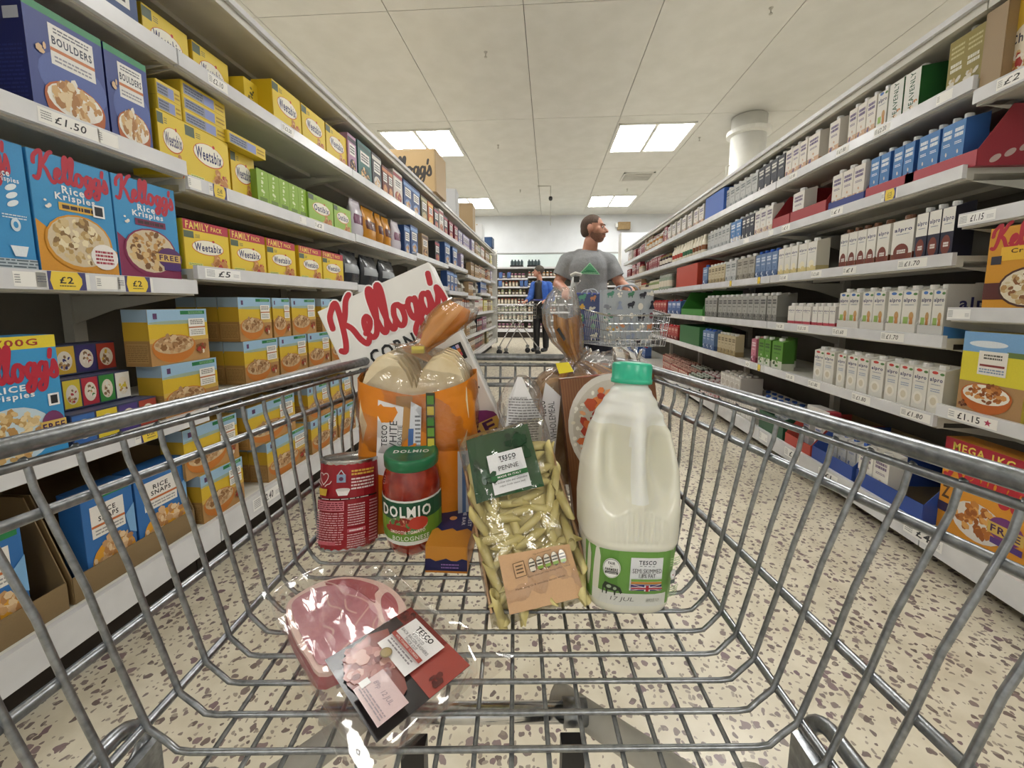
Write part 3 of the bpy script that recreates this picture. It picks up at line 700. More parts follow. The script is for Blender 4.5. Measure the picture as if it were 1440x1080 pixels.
def alpro(w, h, low, art=2, dark=None, accent='6FA03A', topc=None):
    a = Art(w, h); a.rect(-w*.49, .001, w*.49, h*.89, dark or 'E6E4DC'); hh = h*.9
    if dark: a.rect(-w*.49, hh*.52, w*.49, hh, 'E6E4DC')
    if low: a.rect(-w*.49, .001, w*.49, hh*.22, low)
    if topc: a.ell(-w*.12, hh*.95, w*.20, hh*.035, topc); a.ell(w*.34, hh*.93, w*.14, hh*.03, '5C8A4E')
    a.text('alpro', 0, hh*.78, w*.82, hh*.115, '2B2C66', .045)
    a.lines(-w*.30, hh*.66, w*.30, hh*.70, 1, '8C93A8', 3)
    if art == 1: a.ell(-w*.05, hh*.30, w*.34, hh*.15, 'F4F0E6'); a.ell(-w*.05, hh*.30, w*.20, hh*.09, 'DCD3BE'); a.lines(-w*.3, hh*.50, w*.3, hh*.60, 2, '9AA8C0', 5)
    if art == 2: a.rect(-w*.34, hh*.24, w*.0, hh*.40, '9FC06A'); a.ell(w*.20, hh*.42, w*.16, hh*.10, 'C9A06A'); a.ell(w*.22, hh*.26, w*.12, hh*.14, 'C98A4E')
    if art == 3: a.ell(-w*.02, hh*.26, w*.36, hh*.20, '7A3A2C'); a.lines(-w*.2, hh*.22, w*.2, hh*.32, 2, 'E8E0DA', 5, .8)
    if art == 4: a.ell(0, hh*.30, w*.3, hh*.13, 'F2EBD0'); a.ell(w*.1, hh*.2, w*.2, hh*.07, 'E0CF90')
    return a
cw, chh = .074, .195
carton('alpro_plain', 'white plant milk carton, green art', cw, chh, .07, 'E6E4DC', 'E0DDD2', alpro(cw, chh, None, 2, topc='4A78C0'))
carton('alpro_yellow', 'white plant milk carton, pale yellow base', cw, chh, .07, 'E4E0D2', 'D2C48C', alpro(cw, chh, 'D8C888', 4))
carton('alpro_brown', 'white plant milk carton, brown base', cw, chh, .07, 'DEDBD2', '7A3E2A', alpro(cw, chh, '84442E', 3), CAPN)
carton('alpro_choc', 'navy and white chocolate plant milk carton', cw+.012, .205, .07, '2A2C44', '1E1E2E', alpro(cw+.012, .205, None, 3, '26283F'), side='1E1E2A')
carton('alpro_soy', 'white plant milk carton, cream glass art', cw, .19, .07, 'E6E3DA', 'E0DCD0', alpro(cw, .19, None, 1, topc='C8443A'))
carton('alpro_small', 'small white multipack carton, red base', .058, .125, .05, 'E4E0DC', 'B83A48', alpro(.058, .125, 'C04A58', 0))
def plain_carton(key, look, w, h, base, low, marks, cap=CAPW, side=None, name='drink_carton', cat='carton'):
    a = Art(w, h); a.rect(-w*.49, .001, w*.49, h*.89, base); a.rect(-w*.49, .001, w*.49, h*.28, low)
    a.lines(-w*.36, h*.62, w*.36, h*.80, 2, marks, 3, .7); a.flakes(0, h*.26, w*.34, h*.16, [low, marks, 'F0EAE0', base], 9, .34, 3); a.lines(-w*.3, h*.50, w*.3, h*.56, 2, marks, 6, .5)
    carton(key, look, w, h, w*.95, base, low, a, cap, side=side, name=name, cat=cat)
plain_carton('c_white', 'white almond milk carton', .074, .20, 'EAE7E0', 'D4BCA4', '7A6A86')
plain_carton('c_peach', 'white and peach oat milk carton', .074, .20, 'EAE4DA', 'D6B090', '6A5A86')
plain_carton('c_navy', 'black and white oat milk carton', .074, .20, '2A2E3C', '1E2230', 'E8E6DE')
plain_carton('c_silver', 'silvery white milk carton', .07, .19, 'C6C8C6', 'B0B4B4', '6E7678')
plain_carton('c_blue', 'blue skimmed milk carton', .072, .19, '6A86B0', '4A6490', 'D8E2EE', CAPB)
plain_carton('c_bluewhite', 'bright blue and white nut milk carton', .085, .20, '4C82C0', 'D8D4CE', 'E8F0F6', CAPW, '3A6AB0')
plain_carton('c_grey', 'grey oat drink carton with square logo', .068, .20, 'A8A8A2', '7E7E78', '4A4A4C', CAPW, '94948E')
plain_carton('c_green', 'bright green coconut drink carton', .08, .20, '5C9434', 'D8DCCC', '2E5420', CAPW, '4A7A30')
plain_carton('c_tan', 'beige oat milk carton', .072, .18, 'C9BC9A', 'A89468', '6A5A40')
plain_carton('c_pink', 'pink rice milk carton', .072, .19, 'C87A8C', '9A4A60', 'F0E0E4')
plain_carton('c_red', 'red juice carton', .08, .17, 'A83230', '7A2020', 'E8C8B8', CAPR)
plain_carton('c_bluejuice', 'blue juice carton with white panel', .10, .17, '4A6CA8', '3A5488', 'E8ECF2', CAPR)
plain_carton('c_redpack', 'dark red and white carton', .08, .18, '8C2A34', '6A1E2A', 'E2D4D0')
plain_carton('c_greybeige', 'grey-beige soy milk carton', .072, .19, 'A8A396', '8C8678', '5A564C')
_a = Art(.08, .20); _a.rect(-.039, .001, .039, .18, 'E6E6E0'); _a.text('HEAVENLY', .0, .10, .15, .026, '2E5A44', .03, 0, math.pi/2); _a.flakes(.018, .035, .02, .03, ['C98A5C', 'E8DCC8', 'A87848'], 9, .4, 3)
carton('heavenly', 'white nut milk carton with sideways green lettering', .08, .20, .12, 'E6E6E0', '2F6A38', _a, side='2F6A38')
_a = Art(.15, .22); _a.rect(-.075, 0, .075, .20, '8E7F38')
for q in (-.037, .037): _a.lines(q-.028, .13, q+.028, .18, 3, 'C9BE88', 4); _a.lines(q-.025, .08, q+.025, .115, 2, 'E0DCC8', 6, .7); _a.flakes(q, .04, .028, .032, ['D8D2C2', '9A7A50', 'C0A878', 'E8E4DC'], 12, .45, 7)
carton('olive_twin', 'olive gold twin pack of milk cartons', .15, .22, .08, '8E7F38', '7A6C30', _a)
# jars and bottles
def jar(key, look, r, h, c, capc, name='sauce_jar', cat='jar'):
    m = MB().lathe([(r*.9, 0, c), (r, h*.06, c), (r, h*.22, 'D8D0C0'), (r, h*.60, c), (r, h*.74, c), (r*.72, h*.84, c)], 12)
    P[key] = Proto(name, look, cat, None, m.mesh(key, M_GLOSSPRINT, False), [('lid', MB().lathe([(r*.76, h*.84, capc), (r*.76, h, capc)], 12).mesh('lid', M_GLOSSPRINT), (0, 0, 0), 0)], r*2.1, h, r*2.1)
    P[key].round = r
jar('j_red', 'red sauce jar', .038, .14, '8A2A22', 'B8B0A4'); jar('j_green', 'pale green jar', .04, .15, '8A9A6A', 'C8C4B0'); jar('j_dark', 'dark preserve jar', .038, .13, '3A2228', '8A7A4A')
jar('j_amber', 'amber jar', .038, .14, 'B07A3A', 'D8D2C4'); jar('j_pale', 'pale dressing jar', .036, .15, 'C8BC9E', 'A04038'); jar('j_purple', 'purple jar with pink label', .042, .13, '5A2A48', 'C890A8'); jar('j_glass', 'tall pale glass jar', .045, .19, '9AA898', 'B8BCB4')
def bottle(key, look, band, capc):
    m = MB().lathe([(.032,0,'E2DAC4'),(.034,.04,band),(.034,.085,'E2DAC4'),(.033,.11,'E2DAC4'),(.016,.15,'E2DAC4'),(.016,.165,capc),(.016,.18,capc)], 12)
    P[key] = Proto('milkshake_bottle', look, 'bottle', None, m.mesh(key, M_GLOSSPRINT, True), [], .072, .18, .072); P[key].round = .034
bottle('b_brown', 'cream shake bottle with brown label', '7A4A2A', 'E8E0CC'); bottle('b_green', 'cream shake bottle with green label', '3A6A4A', 'E8E0CC'); bottle('b_red', 'cream shake bottle with red label', 'B04030', 'E8E0CC')
# trays and shippers (open card cases)
def tray(key, look, w, h, d, c, inner='7A6444', front=.3, swirl=None, blank=False):
    t = .003; m = MB()
    m.box(-w/2, w/2, 0, d, 0, t, inner); m.box(-w/2, w/2, -t, 0, 0, h*front, c)
    for s_ in (-1, 1):
        n = len(m.V); x = s_*w/2
        for xx in (x-t/2, x+t/2): m.V += [(xx,0,0),(xx,d,0),(xx,d,h),(xx,d*.25,h),(xx,0,h*front)]
        m.F += [(n,n+1,n+2,n+3,n+4), (n+9,n+8,n+7,n+6,n+5)] + [(n+i, n+5+i, n+5+(i+1) % 5, n+(i+1) % 5) for i in range(5)]; m.C += [c]*7
    m.box(-w/2, w/2, d-t, d, 0, h, inner)
    parts = []
    if swirl:
        a = Art(d, h)
        for q in range(7): a.ell(-d*.35+q*d*.12, h*(.12+.09*(q % 3)), d*.055, h*.05, swirl, rot=.6)
        parts.append(('printed_side', a.mesh(), (w/2+.0016, d/2, 0), math.pi/2))
    P[key] = Proto('card_tray', look, 'card tray', None, m.mesh(key, M_PRINT), parts, w, h, d)
# ================================================================= stocking the shelves
CM = (Matrix.Rotation(PSI, 3, 'Z') @ Matrix.Rotation(math.pi/2-PIT, 3, 'X')).transposed()
def ysh(px, X, z):
    """distance along the aisle of the point of the shelf edge (X, z) measured at column px of the survey photo"""
    a = (px-735)/560; k = CM[0]; l = CM[2]
    # (k.P) = -a (l.P)
    num = -(k[0]*X+k[2]*(z-CAM_H)) - a*(l[0]*X+l[2]*(z-CAM_H)); den = k[1]+a*l[1]
    return num/den
PLACED = []
def copy_obj(o, par=None):
    c = o.copy(); COL.objects.link(c)
    if par: c.parent = par
    return c
def make(key):
    p = P[key]
    if p.first is None or p.first[1]:
        if p.first is None:
            o = put(p.name, p.me); kids = [put(n, me, o, l, (0, 0, r)) for n, me, l, r in p.parts]
            p.first = [(o, kids), True]; return o
        o0, kids0 = p.first[0]; o = copy_obj(o0)
        for k in kids0: copy_obj(k, o)
        return o
def place(side, tier, y, z, key, rec=.02, yaw=0, sx=1, row='', X=None, lay=None):
    rec += .014; o = make(key); xx = (XL if side < 0 else XR) if X is None else X
    o.location = (xx+side*rec, y, z); o.rotation_euler = (0, 0, -side*math.pi/2 + yaw); o.scale = (sx, 1, 1)
    if side and tier < 9 or side:
        B_, Y_ = (LB, LY) if side < 0 else (RB, RY)
        for i_ in range(len(B_)):
            if Y_[i_] <= y < Y_[i_+1]:
                above = [q for q in B_[i_][1] if q > z+.05]
                if above:
                    room = min(above)-.056-z
                    if 0 < room < P[key].h: o.scale = (sx, 1, room/P[key].h)
    if lay: o.rotation_euler = lay
    PLACED.append((o, key, side, tier, row)); return o
ITEM_Z = .0115
def tierz(side, tier, y):
    B, Y = (LB, LY) if side < 0 else (RB, RY); Zs = LZ if side < 0 else RZ
    for i in range(len(B)):
        if Y[i] <= y < Y[i+1]:
            z = Zs[i]; z = z[tier] if tier < len(z) else (BASEL if side < 0 else BASER)
            if tier == 9: z = BASEL if side < 0 else BASER
            if tier == -1: z = TL if side < 0 else TR_
            return z-ITEM_Z
    return 1
def seg(side, tier, px0, px1, key, n, rec=.02, zo=0, row='', zref=None, gap=.004, deep=1):
    X = XL if side < 0 else XR; sgn = 1
    zr = zref if zref is not None else ((LZ[1] if side < 0 else RZ[1])[tier] if tier < 9 else (BASEL if side < 0 else BASER))+.06
    X = X+side*(rec+.014)
    a, b = ysh(px0, X, zr), ysh(px1, X, zr)
    if a > b: a, b = b, a
    s = (b-a)/n; p = P[key]
    for i in range(n):
        y = a+(i+.5)*s; sx = min(1.6, max(.5, (s-gap)/p.w))
        z = tierz(side, tier, y)+zo
        for q in range(deep):
            place(side, tier, y, z, key, rec+q*(p.d+.004), 0, sx, row if q == 0 else 'second-deep')
def fill(side, tier, y0, y1, keys, seed, rec=(.015, .06)):
    R = random.Random(seed); y = y0; B, Y = (LB, LY) if side < 0 else (RB, RY)
    while y < y1-.05:
        key = R.choice(keys); n = R.randint(2, 4); rr = R.uniform(*rec)
        for _ in range(n):
            w = P[key].w+.005
            if y+w > y1: break
            # keep clear of the bay joints, where shelf heights change
            for bj in Y:
                if y < bj < y+w: y = bj+.004
            if y+w > y1: break
            place(side, tier, y+w/2, tierz(side, tier, y+w/2), key, rr); y += w
        y += R.uniform(0, .03) if R.random() < .8 else .12
        if n == 0: break
L_, R_ = -1, 1
# ---- left, upper shelf
seg(L_, 0, 120, 197, 'g_blue', 1, .12)
seg(L_, 0, 199, 326, 'weetabix', 2, .15, gap=.02)
seg(L_, 0, 344, 382, 'weet_side', 2, .10)
seg(L_, 0, 384, 424, 'weetabix', 1, .03); seg(L_, 0, 425, 458, 'weetabix', 1, .03); seg(L_, 0, 459, 488, 'weetabix', 1, .03)
for a, b, k in ((490, 502, 'g_pink'), (504, 523, 'g_teal'), (524, 537, 'g_charcoal'), (538, 546, 'g_brown'), (546, 553, 'g_brown'), (553, 567, 'g_cream'), (568, 580, 'g_blue'), (580, 591, 'g_blue'),
                (592, 602, 'g_olive'), (602, 610, 'g_orange'), (611, 617, 'g_black'), (618, 624, 'g_cream'), (624, 630, 'g_black'), (631, 638, 'g_maroon'), (638, 645, 'g_maroon')):
    seg(L_, 0, a, b, k, 1, .02)
fill(L_, 0, 5.6, 8.9, ['g_lilac', 'g_lilac', 'g_yellow', 'g_tan', 'g_pink', 'g_olive', 'g_cream'], 21)
# ---- left, second shelf
seg(L_, 1, 40, 152, 'boulders', 1, .02, zref=1.55); seg(L_, 1, 153, 213, 'boulders', 1, .02, zref=1.55)
seg(L_, 1, 228, 262, 'weetabix', 1, .03); seg(L_, 1, 263, 324, 'weetabix', 1, .03)
for q in range(3):
    seg(L_, 1, 264, 325, 'flatpack', 1, .03, .202+q*.046, row='second stack %s' % ('bottom', 'middle', 'topmost')[q])
for q in range(2): seg(L_, 1, 229, 261, 'flatpack', 1, .03, .202+q*.046, row='first stack %s' % ('lower', 'upper')[q])
seg(L_, 1, 326, 360, 'weetabix', 1, .06); seg(L_, 1, 325, 378, 'flatpack', 1, .015, .202, row='lone tilted')
seg(L_, 1, 362, 432, 'oat_side', 5, .03); seg(L_, 1, 434, 469, 'oatibix', 1, .02); seg(L_, 1, 470, 494, 'oatibix', 1, .02)
for a, b, k in ((498, 514, 'bag_white'), (515, 533, 'bag_orange'), (534, 542, 'bag_orange'), (543, 553, 'bag_orange'), (555, 566, 'bag_white'), (569, 577, 'g_blue'), (578, 588, 'g_blue'), (592, 604, 'g_tan'), (608, 622, 'g_black'), (625, 634, 'g_blue'), (635, 645, 'g_blue'), (646, 654, 'g_lilac')):
    seg(L_, 1, a, b, k, 1, .02, zref=1.52)
fill(L_, 1, 6.3, 8.9, ['g_brown', 'g_tan', 'g_cream', 'g_black', 'g_lilac'], 22)
# ---- left, third shelf
seg(L_, 2, -45, 50, 'krispies_side', 1, .02, zref=1.14); seg(L_, 2, 53, 166, 'krispies_gold', 1, .02, zref=1.14); seg(L_, 2, 167, 254, 'krispies_maroon', 1, .02, zref=1.14)
seg(L_, 2, 259, 323, 'family', 1, .02); seg(L_, 2, 325, 374, 'family', 1, .02); seg(L_, 2, 376, 416, 'family', 1, .02); seg(L_, 2, 421, 453, 'family', 1, .02); seg(L_, 2, 454, 483, 'family', 1, .02)
for a, b in ((486, 510), (513, 536), (538, 560)): seg(L_, 2, a, b, 'bag_grey', 1, .02, zref=1.2)
fill(L_, 2, 4.8, 8.9, ['bag_silver', 'g_lilac', 'g_blue', 'g_tan', 'bag_silver', 'g_cream'], 23)
# ---- left, fourth shelf
seg(L_, 3, -60, 92, 'krispies_700', 1, .01, zref=.72)
for q, (k, a, b) in enumerate((('variety_c', 95, 218), ('variety_b', 88, 184), ('variety_a', 80, 168))):
    seg(L_, 3, a, b, k, 1, .03+.05*q, q*.088, row='')
zm = .178
def mues(px0, px1, zo, tier, row, deep=1, rec=.02): seg(L_, tier, px0, px1, 'muesli', 1, rec, zo, row, deep=deep)
for a, b, dp in ((228, 306, 1), (344, 392, 3), (394, 432, 1), (434, 464, 1), (466, 490, 1)): mues(a, b, 0, 3, 'lower-row', dp)
for a, b, dp in ((216, 298, 1), (341, 386, 3), (388, 412, 1), (414, 447, 1), (455, 478, 1)): mues(a, b, zm+.001, 3, 'upper-row', dp, .022)
fill(L_, 3, 3.62, 8.9, ['g_tan', 'g_cream', 'bag_silver', 'g_yellow', 'g_lilac', 'g_brown'], 24)
fill(L_, 4, 3.62, 8.9, ['bag_silver', 'g_black', 'g_cream', 'g_tan', 'g_pink'], 25)
# ---- left, base shelf
tray('snap_tray', 'brown card tray holding rice snaps boxes', .40, .30, .34, '8A7350', front=.24)
for a, b, w_ in ((-190, 92, 1.0), (98, 272, 1.0)): seg(L_, 9, a, b, 'snap_tray', 1, .03, zref=.30)
seg(L_, 9, 118, 190, 'snaps', 1, .04, .004, zref=.36); seg(L_, 9, 192, 262, 'snaps', 1, .04, .004, zref=.36); seg(L_, 9, -70, 38, 'snaps', 1, .04, .004, zref=.36)
for a, b, dp in ((284, 343, 1), (376, 434, 2), (438, 474, 1), (476, 500, 1)): mues(a, b, 0, 9, 'lower-row', dp)
for a, b, dp in ((266, 340, 1), (352, 420, 2), (436, 466, 1), (468, 496, 1)): mues(a, b, zm+.001, 9, 'upper-row', dp, .03)
fill(L_, 9, 3.65, 8.9, ['bag_silver', 'g_cream', 'g_tan', 'g_black', 'g_olive'], 26)

# ---- right, top shelf
tray('tan_shipper', 'open tan card case beside the yellow box', .13, .30, .34, '9A8260', front=.95)
w, h = .22, .25
_a = Art(w, h); _a.rect(-w/2, 0, w/2, h, 'D8B036'); _a.ell(0, h*.40, w*.44, h*.30, 'E8DCC8'); _a.text('Cheerios', 0, h*.52, w*.8, h*.12, '3A3A4A', .04); _a.flakes(0, h*.24, w*.36, h*.16, ['D8B078', 'B88A4A', 'A8342A', 'EEE6DA'], 40, .16, 3)
boxp('hoops', 'yellow hoop cereal box on the highest right shelf', w, h, .08, 'C8A030', _a)
seg(R_, 0, 1386, 1412, 'tan_shipper', 1, .0, zref=1.85); seg(R_, 0, 1413, 1500, 'hoops', 1, .03, zref=1.85)
seg(R_, 0, 1331, 1383, 'olive_twin', 1, .02); seg(R_, 0, 1270, 1293, 'heavenly', 1, .02); seg(R_, 0, 1248, 1269, 'heavenly', 1, .02)
for a, b, k, n in ((1232, 1247, 'alpro_plain', 1), (1192, 1231, 'c_peach', 3), (1165, 1180, 'c_peach', 1), (1135, 1152, 'c_peach', 1), (1104, 1134, 'c_peach', 3), (1066, 1103, 'c_navy', 4), (1020, 1065, 'c_silver', 6), (975, 990, 'c_peach', 2), (938, 974, 'c_white', 5), (934, 938, 'g_maroon', 1), (911, 933, 'j_amber', 5)):
    seg(R_, 0, a, b, k, n)
tray('blue_case', 'bright blue card case', .30, .22, .30, '3C68C0', front=.96, inner='3C68C0'); seg(R_, 0, 992, 1018, 'blue_case', 1, .0)
fill(R_, 0, 5.2, 7.9, ['c_redpack', 'c_white', 'g_maroon', 'c_redpack', 'g_tan'], 31)
# ---- right, second shelf
tray('pink_tray', 'red printed tray with pale swirls under blue cartons', .56, .20, .38, 'B04450', 'A84450', .28, 'E2C9C4')
tray('pink_tray2', 'red printed tray with blue cartons', .34, .20, .38, 'B04450', 'A84450', .28)
seg(R_, 1, 1288, 1356, 'pink_tray', 1, .005, zref=1.52); seg(R_, 1, 1218, 1287, 'pink_tray2', 1, .005, zref=1.52)
for a, b, n in ((1322, 1354, 2), (1290, 1318, 2), (1254, 1284, 2), (1222, 1250, 2)): seg(R_, 1, a, b, 'c_bluewhite', n, .012, .004)
tray('navy_tray', 'dark blue low tray under oat milk cartons', .30, .20, .38, '2E3F86', front=.25); seg(R_, 1, 1166, 1217, 'navy_tray', 1, .005); seg(R_, 1, 1169, 1215, 'c_peach', 3, .012, .004)
tray('red_case', 'open red card case with brown inside', .36, .22, .38, 'A8343A', front=.35); seg(R_, 1, 1112, 1163, 'red_case', 1, .005); seg(R_, 1, 1114, 1130, 'c_white', 1, .012, .004)
seg(R_, 1, 1087, 1111, 'red_case', 1, .005)
for a, b, k, n in ((1061, 1086, 'c_white', 3), (1043, 1060, 'c_navy', 3), (1027, 1042, 'c_bluewhite', 2), (995, 1026, 'c_silver', 6), (977, 994, 'b_brown', 4), (963, 976, 'b_green', 4), (948, 962, 'b_red', 4), (930, 946, 'j_dark', 4)):
    seg(R_, 1, a, b, k, n)
fill(R_, 1, 5.5, 7.9, ['c_redpack', 'g_tan', 'c_redpack', 'j_pale', 'g_maroon'], 32)
# ---- right, third shelf
for a, b, k, n in ((1286, 1341, 'alpro_choc', 3), (1253, 1284, 'alpro_brown', 1), (1232, 1250, 'alpro_brown', 1), (1180, 1231, 'alpro_brown', 4), (1122, 1148, 'alpro_yellow', 2), (1094, 1121, 'alpro_yellow', 3), (1062, 1093, 'c_blue', 4), (1036, 1061, 'c_greybeige', 3), (1020, 1035, 'c_silver', 2), (996, 1019, 'c_tan', 5), (988, 995, 'c_blue', 1)):
    seg(R_, 2, a, b, k, n)
tray('orange_case', 'large orange-red open card case', .40, .26, .40, 'B8402A', 'A83A26', front=.9); seg(R_, 2, 947, 987, 'orange_case', 1, .0)
for a, b, k, n in ((930, 945, 'j_glass', 4), (915, 929, 'j_green', 5)): seg(R_, 2, a, b, k, n)
fill(R_, 2, 5.9, 7.9, ['j_amber', 'j_dark', 'g_tan', 'j_pale'], 33)
# ---- right, fourth shelf
aw = .20
_s = Art(.38, .20); _s.rect(-.19, 0, .19, .20, 'C9C9C6'); _s.text('alpro', -.06, .125, .17, .055, '2B2C66', .045); _s.poly([(-.19, 0), (-.19, .045), (-.10, .03), (.0, .0)], '4A86C8')
tray('alpro_tray', 'white display tray with blue lettering on its side', .16, .205, .38, 'C9C9C6', 'BEB49A', .22); P['alpro_tray'].parts.append(('printed_side', _s.mesh(), (.0822, .19, 0), math.pi/2))
tray('alpro_tray2', 'white display tray with buff front', .16, .205, .38, 'D8D6D0', 'BEB49A', .22)
seg(R_, 3, 1291, 1328, 'alpro_tray', 1, .003, zref=.93)
for a, b in ((1246, 1289), (1210, 1244), (1178, 1208)): seg(R_, 3, a, b, 'alpro_tray2', 1, .003, zref=.93)
for a, b in ((1292, 1327), (1247, 1288), (1211, 1243), (1179, 1207)): seg(R_, 3, a, b, 'alpro_plain', 2, .010, .004)
seg(R_, 3, 1142, 1175, 'alpro_small', 4, .02); seg(R_, 3, 1108, 1140, 'alpro_small', 3, .02)
seg(R_, 3, 1084, 1106, 'c_grey', 2, .10, .0); seg(R_, 3, 1078, 1092, 'c_grey', 2); seg(R_, 3, 1010, 1077, 'c_grey', 9); seg(R_, 3, 991, 1008, 'c_grey', 3)
tray('green_case', 'bright green open card case', .38, .25, .36, '3E8A34', '54502C', front=.3); seg(R_, 3, 958, 989, 'green_case', 1, .0)
for a, b, k, n in ((939, 957, 'c_bluejuice', 3), (918, 937, 'c_red', 5)): seg(R_, 3, a, b, k, n)
fill(R_, 3, 6.2, 7.9, ['c_red', 'c_bluejuice', 'j_red'], 34)
# ---- right, fifth shelf
seg(R_, 4, 1244, 1326, 'alpro_soy', 4, .02); seg(R_, 4, 1222, 1242, 'alpro_soy', 1, .02); seg(R_, 4, 1190, 1220, 'alpro_soy', 2, .02); seg(R_, 4, 1176, 1188, 'alpro_soy', 1, .02); seg(R_, 4, 1144, 1172, 'alpro_soy', 2, .02)
seg(R_, 4, 1088, 1104, 'c_green', 1, .12); seg(R_, 4, 1085, 1100, 'c_green', 1, .02); seg(R_, 4, 1066, 1083, 'c_green', 2); seg(R_, 4, 1056, 1063, 'c_pink', 1)
for a, b, k, n in ((1009, 1034, 'c_tan', 5), (988, 1004, 'c_blue', 3)): seg(R_, 4, a, b, k, n)
tray('green_case2', 'dark green juice case with pale label', .36, .20, .30, '2F6A3A', '2F6A3A', front=.98); seg(R_, 4, 955, 985, 'green_case2', 1, .0)
seg(R_, 4, 928, 953, 'c_red', 6)
fill(R_, 4, 6.0, 7.9, ['c_red', 'c_bluejuice', 'j_red'], 35)
# ---- right, near bay (other shelf heights)
w, h = .20, .27
_a = Art(w, h); _a.rect(-w/2, 0, w/2, h, 'D89A2C'); _a.script(w*.02, h*.87, w*.98, 'B8283A', None, 0, .10, 1.4); _a.rect(-w*.32, h*.60, w*.5, h*.76, 'EDBE3A'); _a.text('Crunchy', w*.06, h*.70, w*.5, h*.07, '4A2A1A', .03); _a.text('nut', w*.06, h*.64, w*.16, h*.04, '4A2A1A', .03)
_a.rect(-w*.44, h*.56, -w*.30, h*.66, '3A3A44'); _a.rect(-w/2, h*.14, w*.1, h*.34, '5A2A26'); _a.ell(w*.10, h*.28, w*.40, h*.235, '4A2A22'); _a.ell(w*.10, h*.28, w*.37, h*.21, 'E6DCC4'); _a.flakes(w*.10, h*.28, w*.35, h*.19, ['D8C8A0', 'B8905A', '8A5A34', 'EFE8D4', 'C8A874'], 80, .14, 8)
boxp('crunchy', 'golden nut cereal box with red script', w, h, .08, 'C88E28', _a)
seg(R_, 2, 1381, 1500, 'crunchy', 1, .0, zref=1.02)
w, h = .19, .285
_a = bowl_box(w, h, '6FA2D8', 'E0D23C', 'B08A5E', '8A3A36', 'C8742E', ['C07A3C', 'A8622C', 'D89A5A', '8C4E24'], greentop=None, seed=9)
_b = Art(w, h); _b.rect(-w/2, 0, w/2, h, 'B08A5E'); _b.rect(-w/2, h*.40, w/2, h*.76, 'E0D23C'); _b.rect(-w/2, h*.76, w/2, h, '7FAEDC'); _b.ell(-w*.1, h*.86, w*.3, h*.04, 'E6EEF6'); _b.rect(w*.2, h*.73, w*.5, h*.79, '6A7E4A')
_b.rect(-w*.22, h*.50, w*.22, h*.78, 'F1EDE4'); _b.lines(-w*.14, h*.68, w*.14, h*.75, 2, '5A5A52', 4, .6); _b.rect(-w*.19, h*.60, w*.19, h*.625, '8A3A36'); _b.lines(-w*.19, h*.52, w*.19, h*.58, 2, '8CA0B8', 4, .6)
_b.bowl(-w*.04, h*.24, w*.40, 'C0662A', ['C07A3C', 'A8622C', 'D89A5A', '8C4E24'], 60, seed=9, size=.13); _b.flakes(-w*.38, h*.12, w*.08, h*.04, ['6A3A24', '8C5A3A'], 6, .4, 3)
boxp('hoops_malt', 'yellow and blue cereal box with orange bowl', w, h, .085, 'C8B040', _b)
seg(R_, 3, 1347, 1440, 'hoops_malt', 1, .0, zref=.70)
w, h = .30, .36
_a = Art(w, h); _a.rect(-w/2, 0, w/2, h, 'E39A2E'); _a.rect(-w/2, h*.86, w/2, h, 'B02438'); _a.text('MEGA 1KG', w*-.06, h*.925, w*.68, h*.085, 'F0D860', .04); _a.script(w*.04, h*.70, w*1.0, 'C02838', None, -.02, .095, 1.15)
_a.text('Z', -w*.42, h*.42, w*.1, h*.14, '5A3A1E', .05); _a.ell(-w*.02, h*.25, w*.30, h*.19, 'E8E2DA'); _a.flakes(-w*.02, h*.27, w*.27, h*.16, ['D08A3C', 'B8702C', 'E8AE62', 'A05A24'], 60, .18, 4)
_a.ell(w*.28, h*.30, w*.18, h*.12, '7A3A7E'); _a.rect(w*.10, h*.23, w*.46, h*.34, 'D8B45A'); _a.text('FREE', w*.28, h*.285, w*.30, h*.07, '43204E', .05); _a.rect(w*.14, h*.14, w*.46, h*.20, '5A3A86'); _a.rect(-w/2, h*.2, -w*.3, h*.30, '3A3050')
boxp('mega', 'large orange cereal box with red MEGA band', w, h, .09, 'D08A28', _a)
seg(R_, 9, 1322, 1452, 'mega', 1, .05, zref=.30)
# ---- right, base shelf
tray('royal_tray', 'deep royal blue card case on the bottom shelf', .38, .19, .40, '2E4FA0', '8A7A56', .42)
seg(R_, 9, 1205, 1300, 'royal_tray', 1, .0, zref=.22); seg(R_, 9, 1207, 1250, 'c_white', 2, .006, .004, zref=.26)
seg(R_, 9, 1143, 1200, 'royal_tray', 1, .0, zref=.22)
tray('red_tray_low', 'red low-front card tray', .30, .19, .38, 'B84438', '8A7A56', .38); seg(R_, 9, 1105, 1141, 'red_tray_low', 1, .0, zref=.22)
tray('green_tray_low', 'dark green and red card tray', .32, .17, .38, '25553C', '8A7A56', .8, 'C83A34'); seg(R_, 9, 1068, 1102, 'green_tray_low', 1, .0, zref=.22)
# flat layers of carton tops inside the low cases, seen from above
def layer(px0, px1, key, n, rows, zo, sidekey=None):
    for r in range(rows): seg(R_, 9, px0, px1, key, n, .10+r*.075, zo, zref=.30, gap=.008, row='second-deep')
P['milk_short'] = None
plain_carton('milk_short', 'white long-life milk carton with blue cap', .07, .165, 'DCDCDA', 'C8CCD4', '6A7EB0', CAPB)
layer(1146, 1236, 'milk_short', 7, 3, .004); layer(1072, 1140, 'milk_short', 7, 3, .004)
